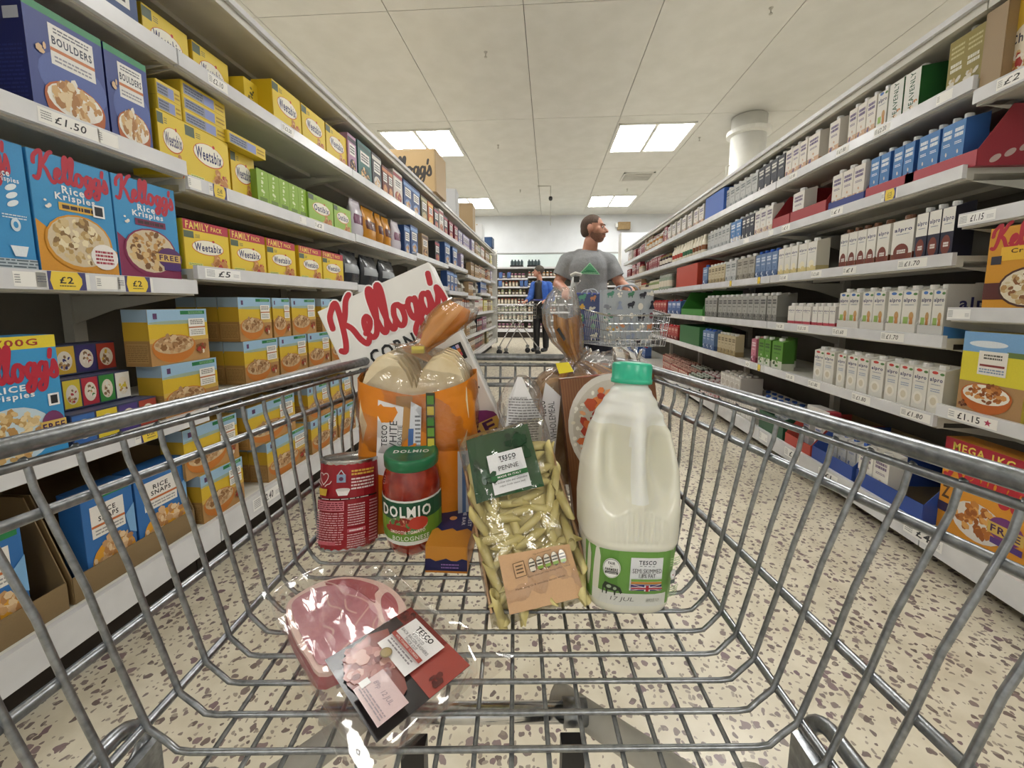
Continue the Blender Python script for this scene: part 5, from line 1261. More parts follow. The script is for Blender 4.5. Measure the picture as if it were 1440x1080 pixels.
a.lines(.013, .096, .040, .104, 2, 'E0B04A', 3, .6); a.lines(.013, .078, .040, .094, 4, 'F0DAD6', 5, .5)
a.rect(-.030, .067, .045, .069, '1C1012'); a.lines(-.022, .0672, .036, .0688, 1, 'D8C8C0', 6, .6)
a.rect(-.030, .0535, .006, .0655, 'D87A86'); a.lines(-.029, .0545, .005, .0645, 4, '7A1E2A', 8, .5)
a.lines(-.030, .012, .006, .052, 14, 'E8A8AE', 9, .42); a.rect(-.0005, .016, .0003, .052, 'A01A26')
a.lines(.010, .034, .028, .062, 9, 'E8B8BC', 10, .42); a.rect(.010, .0265, .029, .031, 'C8606C'); a.lines(.012, .0275, .026, .030, 1, 'F4E0DE', 4, .7); a.lines(.010, .008, .029, .025, 6, 'E8B8BC', 11, .42); a.rect(-.024, .0125, -.002, .0165, 'C8606C')
a.lines(.033, .01, .044, .064, 14, 'D89AA0', 12, .4)
put('label', a.bent(cyl(.0374)), tn)

# --- small navy and orange packet
pk = tobj('small_packet', (-.086, .458, FZ), -.05); tag(pk, 'small orange and navy snack packet lying between the jar and pasta', 'packet')
w, d, h = .052, .125, .034
put('carton', body(w, h, d, 'C8862E').mesh('packet', M_PRINT), pk)
a = Art(w, h); a.rect(-w/2, 0, w/2, h*.10, 'B87420'); a.poly([(-w/2,h*.08),(w/2,h*.08),(w/2,h*.50)]+[(w/2-w*k/8, h*(.50+.06*math.sin(k*1.9))) for k in range(1, 9)], '1E1E4E'); a.lines(-w*.12, h*.15, w*.30, h*.38, 2, '8A6AA8', 3)
put('printed_front', a.mesh(), pk)
a = Art(w, d); a.poly([(-w/2,d*.30)]+[(-w/2+w*k/8, d*(.30+.03*math.sin(k*2.1))) for k in range(1, 9)]+[(w/2,d),(-w/2,d)], '1E2258'); a.ell(-w*.08, d*.52, w*.10, d*.04, 'E8A860', rot=.8); a.text('THE BAR', w*.20, d*.56, d*.36, w*.09, 'E6E2EC', .03, 0, -math.pi/2+.1); a.text('NUTTIEST', w*.36, d*.56, d*.40, w*.09, 'E6E2EC', .03, 0, -math.pi/2+.1)
tp = a.mesh(); tp.transform(Matrix.Rotation(-math.pi/2, 4, 'X')); put('printed_top', tp, pk, (0, 0, h))

# --- penne in a clear pack
pa = empty('pasta_pack'); frame(pa, (.030, .385, FZ+.012), (.108, .012, .026), (-.050, .118, .150))
tag(pa, 'clear pack of penne pasta with green header and buff label', 'pasta')
PW, PH, PD = .112, .205, .045
M_PASTA = noise_mat('durum_wheat', 'D6C57C', 'E2D494', 40, .38)
def penne_mesh():
    m = MB(); L, r, n = .034, .0052, 10; ri = .0036; off = .005
    for zz, rr in ((0, r), (L, r), (L, ri), (0, ri)):
        for k in range(n): an = 2*math.pi*k/n; m.V.append((rr*math.cos(an), rr*math.sin(an), zz-L/2+off*math.cos(an)))
    for i in range(4):
        for k in range(n): a_, b = i*n+k, i*n+(k+1) % n; c_, d_ = ((i+1) % 4)*n+(k+1) % n, ((i+1) % 4)*n+k; m.F.append((a_, b, c_, d_)); m.C.append(None)
    return m.mesh('penne', M_PASTA, True)
PEN = penne_mesh(); R = random.Random(12)
k = 0
for layer_ in range(2):
    for i in range(9):
        for j in range(12):
            x = -PW/2+.008+i*(PW-.016)/8+R.uniform(-.004, .004); z = .010+j*(PH-.045)/11+R.uniform(-.004, .004)
            if layer_ == 1 and (i % 2 or j % 2): continue
            if layer_ == 0 and (i+j) % 2: continue
            o = put('penne', PEN, pa, (x, .007+layer_*.014+R.uniform(-.002, .002), z))
            edge = abs(x) > PW*.36
            ang = R.uniform(-.5, .5) if edge else R.choice((R.uniform(.9, 2.1), R.uniform(.9, 2.0), R.uniform(-.6, .6)))
            o.rotation_euler = (R.uniform(-.35, .35), ang, R.uniform(0, 6.28) if edge else R.uniform(-.3, .3)); o.rotation_mode = 'XYZ'; k += 1
put('pasta_fill', softbox(PW*.93, PD*.8, .008, PH-.03, rnd=4, crown=.012).mesh('pasta_fill', M_PASTA, True), pa, (0, .032, 0))
# film pillow bag
def pillow(w, h, d, seed, amp=.0022, nx=28, nz=34, y0=.0):
    m = MB(); R = random.Random(seed); ph = [R.uniform(0, 6.28) for _ in range(8)]
    for sgn in (-1, 1):
        for j in range(nz+1):
            for i in range(nx+1):
                u, v = i/nx*2-1, j/nz*2-1
                t = (1-abs(u)**4)*(1-abs(v)**5)
                wr = amp*(math.sin(9*u+5*v+ph[0])+math.sin(4*u-13*v+ph[1])+.7*math.sin(17*u+3*v+ph[2])+.6*math.sin(6*u+21*v+ph[3]))*(.35+.65*abs(v)**2)
                m.V.append((u*w/2*(1+.012*math.sin(9*v+ph[4])), y0+sgn*(d/2*max(0, t)**.45+wr*max(0, t)**.5), h/2+v*h/2*(1+.008*math.sin(7*u+ph[5]))))
    N1 = (nx+1)*(nz+1)
    for s_, b0 in ((0, 0), (1, N1)):
        for j in range(nz):
            for i in range(nx):
                a_ = b0+j*(nx+1)+i; q = (a_, a_+1, a_+nx+2, a_+nx+1); m.F.append(q if s_ == 0 else q[::-1]); m.C.append(None)
    return m
flm = pillow(PW*1.08, PH*1.06, PD*1.35, 6, amp=.0016, y0=PD*.42).mesh('pasta_film', M_FILM, True)
put('film', flm, pa, (0, 0, -.004))
a = Art(PW, PH); 
hd = [(-PW*.44,PH*.585),(PW*.30,PH*.575),(PW*.31,PH*.985),(-PW*.43,PH*.985)]
a.poly(hd, '2F5A38')
for q in range(5): a.poly([(-PW*.40+q*.016, PH*.80),(-PW*.36+q*.016,PH*.84),(-PW*.32+q*.016,PH*.80),(-PW*.32+q*.016,PH*.76),(-PW*.40+q*.016,PH*.76)], '24482C')
a.flakes(PW*.14, PH*.90, PW*.15, PH*.05, ['20402A', '264A30'], 20, .3, 3); a.flakes(-PW*.26, PH*.70, PW*.1, PH*.04, ['274C30'], 8, .4, 4)
a.rect(-PW*.23, PH*.595, PW*.17, PH*.83, 'EDEEF0'); a.text('TESCO', -PW*.01, PH*.795, PW*.19, PH*.026, '1C1E24', .05); 
for q in range(4): a.rect(-PW*.09+q*PW*.045, PH*.772, -PW*.063+q*PW*.045, PH*.776, '1C1E24')
a.text('PENNE', -PW*.02, PH*.735, PW*.22, PH*.026, '2A2A30', -.01); a.rect(-PW*.23, PH*.672, PW*.17, PH*.70, '2F6A3C'); a.text('MADE IN ITALY', -PW*.03, PH*.686, PW*.26, PH*.012, 'F2F2EE', .02)
a.text('Its hollow tube and distinctive', -PW*.03, PH*.655, PW*.36, PH*.013, '3A3A40', 0, .2); a.text('ridges holds sauce well', -PW*.02, PH*.632, PW*.28, PH*.013, '3A3A40', 0, .2)
b2 = [(-PW*.33,PH*.02),(PW*.40,PH*.0),(PW*.38,PH*.25),(-PW*.32,PH*.29)]
a.poly(b2, 'D9AE82')
a.rect(-PW*.20, PH*.165, -PW*.09, PH*.235, '5A4A3A'); a.rect(-PW*.195, PH*.168, -PW*.095, PH*.232, 'D9AE82'); a.lines(-PW*.18, PH*.178, -PW*.11, PH*.225, 3, '5A4A3A', 3)
for q in range(5): a.ell(-PW*.02+q*PW*.075, PH*.203, PW*.034, PH*.034, '5A4A3A', 14); a.ell(-PW*.02+q*PW*.075, PH*.205, PW*.030, PH*.030, 'EDE2CE', 14); a.rect(-PW*.047+q*PW*.075, PH*.176, PW*.007+q*PW*.075, PH*.190, '8FB04A' if q else 'EDE2CE'); a.lines(-PW*.045+q*PW*.075, PH*.192, PW*.005+q*PW*.075, PH*.222, 2, '3A3A30', q+2)
a.text('75g of cooked pasta', PW*.10, PH*.247, PW*.18, PH*.008, '4A3A2E'); a.text('Typical values per 100g: Energy 649kJ / 153kcal', PW*.12, PH*.155, PW*.42, PH*.010, '4A3A2E', .0); a.text('Made using GI & semolina durum wheat', PW*.02, PH*.115, PW*.48, PH*.012, '4A3A2E', .0)
def onpack(x, z, lift):
    u, v = x/(PW*.54), (z-PH*.5)/(PH*.53)
    t = max(0, (1-min(1, abs(u))**4)*(1-min(1, abs(v))**5)); return (x, PD*.42-PD*.675*t**.45+.0008-lift-.0003, z)
put('printed_labels', a.bent(onpack, mat=M_GLOSSPRINT), pa)
for s_ in (-1, 1):
    put('side_print', MB().box(s_*PW*.50-.0012, s_*PW*.50+.0012, .006, .030, .01, PH*.80).mesh('side_print', principled('buff_side_print', 'C9A078', .5)), pa)

# --- milk bottle
def superr(an, p): ca, sa = abs(math.cos(an)), abs(math.sin(an)); return (ca**p+sa**p)**(-1/p)
mk = empty('milk_bottle'); frame(mk, (.1215, .424, FZ), (1, .02, -.045), (.045+.03, .125, .99))
tag(mk, 'large plastic bottle of semi skimmed milk with green cap and handle', 'milk')
M_MILK = principled('milky_plastic', 'EFEEE6', .25); M_MILK.node_tree.nodes['Principled BSDF'].inputs['Subsurface Weight'].default_value = .25
M_MILK.node_tree.nodes['Principled BSDF'].inputs['Subsurface Radius'].default_value = (.02, .018, .012); M_MILK.node_tree.nodes['Principled BSDF'].inputs['Subsurface Scale'].default_value = .3
M_MILKV = M_MILK.copy(); M_MILKV.name = 'milk_in_plastic'
_at = M_MILKV.node_tree.nodes.new('ShaderNodeAttribute'); _at.attribute_name = 'Col'
M_MILKV.node_tree.links.new(_at.outputs['Color'], M_MILKV.node_tree.nodes['Principled BSDF'].inputs['Base Color'])
m = MB(); n = 160; rows = 130; MH = .245
prof = [(0, .036, .036), (.004, .0425, .043), (.010, .0455, .046), (.06, .0495, .050), (.072, .0505, .051), (.076, .0525, .0530), (.11, .0545, .053), (.15, .0525, .050), (.185, .0455, .044), (.205, .0385, .038), (.221, .0305, .031), (.233, .0235, .0245), (.240, .0190, .0190), (.250, .0178, .0178)]
def pr(z, c_):
    for i in range(len(prof)-1):
        if z <= prof[i+1][0]: t = (z-prof[i][0])/(prof[i+1][0]-prof[i][0]); t = t*t*(3-2*t) if prof[i][0] > .15 else t; return prof[i][c_]*(1-t)+prof[i+1][c_]*t
    return prof[-1][c_]
for j in range(rows+1):
    z = .250*j/rows; rx, ry = pr(z, 1), pr(z, 2); pw = 3.2 if z < .18 else 3.2-1.2*min(1, (z-.18)/.045)
    for k in range(n):
        an = 2*math.pi*k/n-math.pi/2; f = superr(an, pw); x, y = rx*f*math.cos(an), ry*f*math.sin(an)
        if y < .01:
            # two deep hollows beside the hand grip, a fan of ribs below it
            for s_ in (-1, 1):
                dx = (x-s_*.0235)/.0145; dz = (z-.162)/.044
                q = math.exp(-(dx*dx)**1.0-(dz*dz)**1.6)
                y += .040*q
            g = math.exp(-((x)/.0085)**4-((z-.172)/.052)**4); y -= .003*g
            fan = math.exp(-((z-.098)/.018)**6-(x/.029)**6)
            if z < .118-.6*abs(x): y += fan*.0016*(1+math.cos(x*2*math.pi/.0056))
            y += .0016*math.exp(-((z-(.0785+.0*abs(x)))/.003)**2)*math.exp(-(x/.034)**6)
        m.V.append((x, y, z))
for j in range(rows):
    for k in range(n):
        a_, b = j*n+k, j*n+(k+1) % n; v_ = m.V[a_]; milk = v_[2] < .196 and not (abs(v_[0]) < .0095 and v_[1] < 0 and v_[2] > .118)
        m.F.append((a_, b, b+n, a_+n)); m.C.append('E2E0D0' if milk else 'E9EAE4')
m.F.append(tuple(range(n))[::-1]); m.C.append('DCD9C6'); m.F.append(tuple(rows*n+k for k in range(n))); m.C.append('ECEDE8')
put('bottle_body', m.mesh('bottle_body', M_MILKV, True), mk)
m = MB(); n = 60; M_CAP = noise_mat('mint_green_cap', '2FB08C', '36B993', 20, .32)
prf = [(.0215, .242), (.0232, .2425), (.0234, .247), (.0222, .2475), (.0225, .263), (.0212, .2655), (.012, .2668), (.001, .2672)]
for i, (r, z) in enumerate(prf):
    for k in range(n):
        an = 2*math.pi*k/n; rr = r*(1+(.012*(1 if k % 2 else -1) if i in (3, 4) else 0)); m.V.append((rr*math.cos(an), rr*math.sin(an), z))
for i in range(len(prf)-1):
    for k in range(n): a_, b = i*n+k, i*n+(k+1) % n; m.F.append((a_, b, b+n, a_+n)); m.C.append(None)
m.F.append(tuple(range(n))[::-1]); m.C.append(None)
put('cap', m.mesh('milk_cap', M_CAP, True), mk)
W_ = .125
a = Art(W_, .075); L0, L1 = .014, .072
a.rect(-W_/2, L0, W_/2, L1, '6FA04A'); a.rect(-W_*.40, L0, W_*.30, L0+.013, 'DDDDD4')
a.text('17 JUL', -W_*.12, L0+.0065, .026, .0055, '6A6A66', 0, .15); a.text('ARMOUR FARM', W_*.15, L0+.0065, .016, .004, 'A8A89E', 0)
a.rect(-.008, L0+.017, .028, L0+.052, 'ECEDEE'); a.text('TESCO', .010, L0+.047, .019, .0045, '1C2030', .05); 
for q in range(4): a.rect(.0015+q*.0045, L0+.0432, .0042+q*.0045, L0+.0437, '1C2030')
a.text('SEMI SKIMMED', .010, L0+.0385, .032, .0048, '2A2A34', -.01); a.text('1.8% FAT', .010, L0+.0335, .018, .0042, '2A2A34', .02)
a.rect(-.007, L0+.0275, .027, L0+.0300, '7AA84A'); a.rect(-.007, L0+.0250, .027, L0+.0272, 'C8883A')
fx0, fx1, fz0, fz1 = -.007, .027, L0+.018, L0+.0245
a.rect(fx0, fz0, fx1, fz1, '2A3270')
a.poly([(fx0,fz0),(fx0+.003,fz0),(fx1,fz1),(fx1-.003,fz1)], 'F0F0F2'); a.poly([(fx0,fz1),(fx0+.003,fz1),(fx1,fz0),(fx1-.003,fz0)], 'F0F0F2')
a.poly([(fx0,fz0),(fx0+.0012,fz0),(fx1,fz1),(fx1-.0012,fz1)], 'B02838'); a.poly([(fx0,fz1),(fx0+.0012,fz1),(fx1,fz0),(fx1-.0012,fz0)], 'B02838')
mx_ = (fx0+fx1)/2; a.rect(mx_-.003, fz0, mx_+.003, fz1, 'F0F0F2'); a.rect(fx0, (fz0+fz1)/2-.0014, fx1, (fz0+fz1)/2+.0014, 'F0F0F2'); a.rect(mx_-.0016, fz0, mx_+.0016, fz1, 'B02838'); a.rect(fx0, (fz0+fz1)/2-.0008, fx1, (fz0+fz1)/2+.0008, 'B02838')
a.ell(-.030, L0+.041, .0105, .0105, 'EDEDE6', 24); a.ell(-.030, L0+.041, .0098, .0098, '5A5A50', 24); a.ell(-.030, L0+.041, .0094, .0094, 'F2F2EC', 24)
a.text('FAIR', -.030, L0+.0465, .008, .0030, '26261E', .05); a.text('for', -.030, L0+.0432, .003, .0018, '26261E'); a.text('FARMERS', -.030, L0+.040, .015, .0030, '26261E', .05); a.rect(-.0375, L0+.0355, -.0225, L0+.038, '26261E'); a.text('GUARANTEE', -.030, L0+.0367, .012, .0014, 'F0F0EA', .03)
cow = [(-.039,.024),(-.037,.027),(-.034,.0265),(-.030,.0255),(-.024,.0245),(-.019,.022),(-.0165,.017),(-.0185,.0155),(-.021,.019),(-.0235,.018),(-.024,.0135),(-.0252,.0135),(-.026,.018),(-.033,.0185),(-.034,.014),(-.0352,.014),(-.0355,.019),(-.038,.0205),(-.039,.014),(-.0402,.014),(-.040,.022)]
a.poly([(x, L0+z) for x, z in cow], '2E3A26'); a.ell(-.032, L0+.0225, .003, .0018, 'A8B89A'); a.ell(-.025, L0+.021, .002, .0016, 'A8B89A')
a.ell(.0415, L0+.036, .0055, .0055, 'DDE0DC', 16); a.ell(.0415, L0+.036, .0042, .0042, 'F4F4F2', 16); a.poly([(.039,L0+.0365),(.0412,L0+.034),(.0445,L0+.039),(.0415,L0+.0355)], '8A2A34')
a.rect(.037, L0+.026, .046, L0+.0305, '5A6A64'); a.lines(.034, L0+.045, .052, L0+.055, 4, 'B8D09A', 4); a.lines(.034, L0+.012, .052, L0+.024, 5, 'A8C48A', 5)
def onmilk(x, z, lift):
    # wrap on the bottle's rounded-square section
    rx, ry = pr(z, 1)+.0004+lift, pr(z, 2)+.0004+lift; best = None
    an = -math.pi/2 + x/.050
    # equal-area correction for the flat front
    an = -math.pi/2 + math.atan(x/ry*1.0) if abs(x) < rx*.86 else -math.pi/2 + math.copysign(math.atan(.86*rx/ry)+(abs(x)-rx*.86)/(.044), x)
    f = superr(an, 3.2); return (rx*f*math.cos(an), ry*f*math.sin(an), z)
W_m = W_; put('label', a.bent(onmilk), mk)

# --- ready meal sleeve behind the milk
cu = empty('ready_meal'); frame(cu, (.158, .550, .674), (.135, .0, .0150), (-.0235, .030, .205))
tag(cu, 'ready meal sleeve showing chicken curry and rice, behind the milk bottle', 'ready meal')
w, h, d = .140, .226, .042
put('carton', body(w, h, d, '6A4226').mesh('sleeve', M_PRINT), cu)
a = Art(w, h); a.rect(-w/2, 0, w/2, h, '7A4C2A')
for q in range(9): a.rect(-w/2+q*.004, h*.40, -w/2+q*.004+.0012, h, '8A5A34')
a.ell(.002, h*.66, w*.485, h*.35, 'D8D2C8', 32); a.ell(.004, h*.655, w*.45, h*.315, 'C8C0B2', 32); a.flakes(-.008, h*.64, w*.42, h*.30, ['F0EBDE', 'E4DCC8', 'F6F2E8'], 150, .05, 5)
a.flakes(-.002, h*.67, w*.36, h*.27, ['A8341C', 'C0502A', '8A2414', 'D87A3A', 'B84422', 'E0A070'], 80, .17, 6); a.flakes(-.014, h*.62, w*.28, h*.22, ['C8642E', 'D8903C', 'E8B878', '9A2E18'], 16, .20, 7); a.ell(-.026, h*.58, .016, .009, 'C8C04A', rot=.2); a.ell(-.022, h*.59, .009, .006, 'DCD46A')
a.flakes(-.03, h*.56, w*.10, h*.16, ['F4F0E4'], 14, .22, 9)
a.ell(-.004, h*.20, w*.40, h*.21, '141414', 32); a.ell(-.004, h*.20, w*.37, h*.19, 'D8D4CC', 32); a.ell(-.004, h*.20, w*.362, h*.186, '161616', 32)
a.text('HEARTY', -.036, h*.22, .050, .010, 'E8E4DA', .03, 0, math.pi/2); a.text('FOOD', -.018, h*.215, .048, .018, 'F0ECE2', .0, 0, math.pi/2); a.text('CO', .004, h*.23, .02, .014, 'E8E4DA', .0, 0, math.pi/2); a.flakes(-.036, h*.09, .006, .012, ['E8E4DA'], 5, .5, 4)
put('printed_front', a.mesh(), cu)
a = Art(w, d); a.rect(-w/2, 0, w/2, d, 'C8603A'); a.flakes(0, d*.5, w*.49, d*.46, ['D8844A', 'E8B080', 'B8442E', 'F0D8C0', 'E8A04A', 'C85A48'], 110, .09, 8); a.poly([(-w/2,0),(-w*.30,0),(-w*.42,d*.6),(-w/2,d*.5)], 'F0ECE6'); a.poly([(w*.3,0),(w/2,0),(w/2,d),(w*.44,d)], 'E2B0A8')
tp = a.mesh(); tp.transform(Matrix.Rotation(-math.pi/2, 4, 'X')); put('printed_top', tp, cu, (0, 0, h))

# --- wholemeal loaf with its brown-printed bag neck
wl = tobj('bread_loaf', (.090, .652, FZ+.04), .05, 0, .0); tag(wl, 'wholemeal loaf, brown printed bag with tall clear neck, behind ready meal', 'bread')
M_WHOLE = noise_mat('wholemeal_crumb', '9A7B5A', 'B59674', 40, .85, 0, .5, 90); sm2 = slice_mesh(.120, .176, .011).mesh('slice', M_WHOLE)
for k in range(6): put('slice', sm2, wl, (0, -.036+k*.0125, 0))
put('clear_bag', softbox(.136, .10, -.01, .135, rnd=3.2, crown=.055, seed=9, amp=.003).mesh('clear_bag', M_FILM2, True), wl)
a = Art(.05, .2); a.poly([(-.066,.075),(-.034,.050),(-.026,.150),(-.050,.172)], 'E6E4E6'); a.text('TESCO', -.053, .130, .026, .009, '1E1E22', .04, 0, math.pi/2+.12); a.text('WHOLEMEAL', -.038, .112, .060, .010, '2A2A30', -.01, 0, math.pi/2+.10)
put('label', pydata('label', [(v[0], v[1]-.0535, v[2]) for v in a.V], a.F, M_PRINT, a.C), wl)
# neck: pinched at the tie, opening into a brown fan and a clear tail
def fan(rows, n, mat, cfun, name, jig=.2, seed=1, flat=.4):
    m = MB(); R = random.Random(seed); ph = R.uniform(0, 6)
    for i, (cx_, cy_, cz_, rx_) in enumerate(rows):
        for k in range(n):
            an = 2*math.pi*k/n; q = rx_*(1+jig*math.sin(6*an+ph+i*.35)+jig*.5*math.sin(11*an+ph)); m.V.append((cx_+q*math.cos(an), cy_+q*flat*math.sin(an), cz_+.25*q*math.sin(2*an+ph)*(i/len(rows))))
    for i in range(len(rows)-1):
        for k in range(n): a_, b = i*n+k, i*n+(k+1) % n; m.F.append((a_, b, b+n, a_+n)); m.C.append(cfun(i, k))
    return m.mesh(name, mat, True)
rows = [(.006, 0, .165, .050), (.006, 0, .180, .030), (.006, 0, .192, .013), (.006, 0, .199, .008), (.002, 0, .208, .010), (-.006, -.004, .226, .015), (-.010, -.006, .250, .018), (-.012, -.006, .270, .018)]
put('brown_neck', fan(rows, 30, M_GLOSSPRINT, lambda i, k: ('A06A28', '8A5620', 'B57C34', '9A6426', 'C08A44')[(k*3) % 5], 'brown_neck', .22, 3), wl)
rows = [(.006, -.004, .180, .040), (.006, -.004, .198, .012), (.002, -.004, .210, .015), (-.010, -.006, .232, .024), (-.018, -.008, .256, .028), (-.022, -.008, .282, .027), (-.020, -.008, .302, .022), (-.016, -.008, .316, .015)]
put('clear_neck', fan(rows, 34, M_FILM2, lambda i, k: None, 'clear_neck', .26, 5), wl)
put('clear_skirt', fan([(.03, 0, .165, .060), (.035, .0, .185, .052), (.045, .0, .205, .040), (.050, 0, .215, .026)], 30, M_FILM2, lambda i, k: None, 'clear_skirt', .22, 8), wl)
put('brown_shoulder', fan([(.030, .0, .168, .046), (.030, 0, .178, .040), (.022, 0, .188, .024), (.010, 0, .198, .009)], 28, M_GLOSSPRINT, lambda i, k: ('8A5A26', '6E441C', 'A87838', '94622C')[(k*5) % 4], 'brown_shoulder', .16, 9), wl)
put('yellow_tag', MB().quad((-.034, -.046, .200), (-.028, -.048, .184), (-.006, -.050, .188), (-.014, -.048, .202), 'E8D82A').quad((-.034, -.0445, .200), (-.014, -.0465, .202), (-.006, -.0485, .188), (-.028, -.0465, .184), 'E8D82A').mesh('yellow_tag', M_GLOSSPRINT), wl)
put('dark_band', MB().quad((-.030, -.022, .250), (-.018, -.024, .232), (-.015, -.024, .236), (-.026, -.022, .254), '1E1A18').mesh('dark_band', M_GLOSSPRINT), wl)

# --- crumpled clear bag end with a small-print label, standing before the loaf
cn = tobj('printed_bag', (.006, .562, FZ+.098), 0, -.10); tag(cn, 'crumpled clear bag with a small-print paper label, above the pasta header', 'bag')
a = Art(.05, .12); a.poly([(-.024,.0),(.026,.0),(.030,.070),(.016,.095),(.0,.128),(-.006,.128),(-.018,.100),(-.022,.06)], 'E4E2E2')
a.lines(-.018, .004, .024, .100, 26, '6A6668', 7, .38); a.text('ALLERGY ADVICE', -.004, .1, .022, .003, '3A3A3A', .03)
put('paper_label', pydata('paper_label', [(v[0], v[1]-.010+.25*abs(v[0])-.03*math.sin(v[2]*22), v[2]) for v in a.V], a.F, M_PRINT, a.C), cn)
put('clear_film', softbox(.064, .03, 0, .075, rnd=2.5, crown=.055, seed=15, amp=.0025).mesh('clear_film', M_FILM2, True), cn)

# --- bacon tray, nearest the camera
bc = tobj('bacon_pack', (-.142, .345, FZ+.002), -.775, 0); tag(bc, 'clear tray of smoked back bacon lying nearest the camera', 'bacon')
BL, BW, BH = .232, .108, .026       # long axis = local x, far side = +y
M_MEAT = noise_mat('bacon_lean', 'A04E56', 'B8666C', 26, .35, 0, .2, 120)
M_FATM = noise_mat('bacon_fat', 'E2BDB2', 'EBCDC2', 30, .35)
m = MB(); n = 48
def ring(w, d, z, rnd=5.0): 
    return [(w/2*math.cos(2*math.pi*k/n)*superr(2*math.pi*k/n, rnd), d/2*math.sin(2*math.pi*k/n)*superr(2*math.pi*k/n, rnd), z) for k in range(n)]
rr = [ring(BL*.86, BW*.86, 0), ring(BL*.90, BW*.92, .006), ring(BL*.95, BW*.98, BH), ring(BL*1.02, BW*1.06, BH+.0005)]
for q in rr: m.V += q
for i in range(3):
    for k in range(n): a_, b = i*n+k, i*n+(k+1) % n; m.F.append((a_, b, b+n, a_+n)); m.C.append(None)
m.F.append(tuple(range(n))[::-1]); m.C.append(None)
put('clear_tray', m.mesh('clear_tray', film_mat('tray_plastic', gloss=-.10, white=.07, bscale=8, bump=.1, low=.010), True), bc)
rash = [(.050,-.040),(.052,.010),(.046,.034),(.030,.044),(.006,.047),(-.020,.043),(-.042,.032),(-.060,.016),(-.068,-.004),(-.066,-.026),(-.055,-.040),(-.02,-.046),(.02,-.046)]
def flat(pts, z0, z1, mat, name, sx=1, sy=1, dx=0, dy=0):
    m = MB(); n = len(pts); m.V = [(x*sx+dx, y*sy+dy, z0) for x, y in pts]+[(x*sx+dx, y*sy+dy, z1) for x, y in pts]
    m.F = [tuple(range(n))[::-1] if False else tuple(range(n)), tuple(range(n, 2*n))]+[(i, (i+1) % n, n+(i+1) % n, n+i) for i in range(n)]; m.C = [None]*len(m.F)
    return put(name, m.mesh(name, mat, False), bc)
rs = catmull(rash, 4, True)
for k in range(5):   # the rashers lie one on another, a little shifted
    o = flat(rs, .003+k*.0038, .0066+k*.0038, M_FATM if k == 4 else M_MEAT, 'rasher', 1-.004*(4-k), 1, -.030-.001*(4-k), -.002)
zt = .0224
def lean(pts, lift, name='lean_meat', mat=None, dx=-.030, dy=-.002):
    q = catmull(pts, 4, True); flat(q, zt-.0006, zt+lift, mat or M_MEAT, name, 1, 1, dx, dy)
M_LEAN2 = noise_mat('bacon_lean_pale', 'B4707A', 'C48890', 34, .35, 0, .2, 120)
lean([(.040,-.040),(.044,-.018),(.040,.004),(.024,.018),(.0,.022),(-.026,.018),(-.046,.010),(-.058,-.006),(-.060,-.024),(-.052,-.036),(-.02,-.041),(.02,-.042)], .0006, mat=M_LEAN2)
lean([(-.062,.004),(-.050,.020),(-.034,.030),(-.014,.037),(-.008,.030),(.004,.024),(-.02,.020),(-.044,.012),(-.058,.0)], .0005)
lean([(.000,.040),(.014,.041),(.030,.036),(.040,.026),(.036,.020),(.020,.024),(.004,.031)], .0005)
fa = Art(.1, .1)
for pts in ([(-.062,.0),(-.050,.006),(-.030,.008),(-.012,.016),(.004,.020)], [(.004,.021),(.012,.008),(.022,-.006),(.034,-.014),(.040,-.030)], [(-.040,-.006),(-.024,-.010),(-.010,-.004),(.002,-.010)], [(-.050,-.022),(-.036,-.026),(-.026,-.022)], [(.022,.020),(.030,.010),(.038,.006),(.044,.0)], [(-.02,.004),(-.006,.0),(.006,.004)], [(.0,-.024),(.012,-.020),(.020,-.028)]):
    fa.stroke(catmull(pts, 4), .0009, 'DDB0AA'); fa.L += .3
fm = fa.mesh('fat_marbling', M_GLOSSPRINT); fm.transform(Matrix.Rotation(-math.pi/2, 4, 'X')); tag(put('fat_marbling', fm, bc, (-.030, -.002, zt+.0006)), kind='stuff')
# printed card over the lower half
CW, CD = .082, .092
a = Art(CW, CD); X0 = 0
a.rect(-CW/2, 0, CW/2, CD, '1F1C1E'); a.rect(-CW*.5, CD*.60, CW*.06, CD, '9E3F3A')
# the card is drawn in card axes (x along the pack, z across it), then laid flat
cardart = Art(CD, CW)
w2, h2 = CD, CW
X_ = lambda a_: -w2/2+a_*w2
Z_ = lambda b_: b_*h2
cardart.rect(-w2/2, 0, w2/2, h2, '211D1F')
cardart.rect(X_(0), Z_(.66), X_(.72), Z_(1), '7E302C'); cardart.rect(X_(.66), Z_(.52), X_(1), Z_(1), 'A44A42'); cardart.rect(X_(.0), Z_(.62), X_(.16), Z_(.80), '2A2224')
cardart.flakes(X_(.10), Z_(.90), w2*.08, h2*.07, ['5A2422', '6A2C28', '4A1C1C'], 14, .4, 3); cardart.flakes(X_(.90), Z_(.66), w2*.07, h2*.07, ['6A2C28', '5A2422'], 10, .4, 4)
cardart.poly([(X_(.03),Z_(.45)),(X_(.10),Z_(.64)),(X_(.24),Z_(.60)),(X_(.50),Z_(.54)),(X_(.80),Z_(.42)),(X_(.90),Z_(.22)),(X_(.70),Z_(.10)),(X_(.40),Z_(.04)),(X_(.14),Z_(.12))], '8E5048')
cardart.flakes(X_(.34), Z_(.32), w2*.30, h2*.24, ['B87A70', '8A4840', 'C99488', 'A8685E', 'D0A498', '7A3630'], 90, .20, 6); cardart.flakes(X_(.76), Z_(.28), w2*.14, h2*.12, ['C09070', '9A5A48', 'D8B090', '6A3028'], 24, .26, 7)
cardart.rect(X_(.20), Z_(.46), X_(.70), Z_(.93), 'F0EEEE')
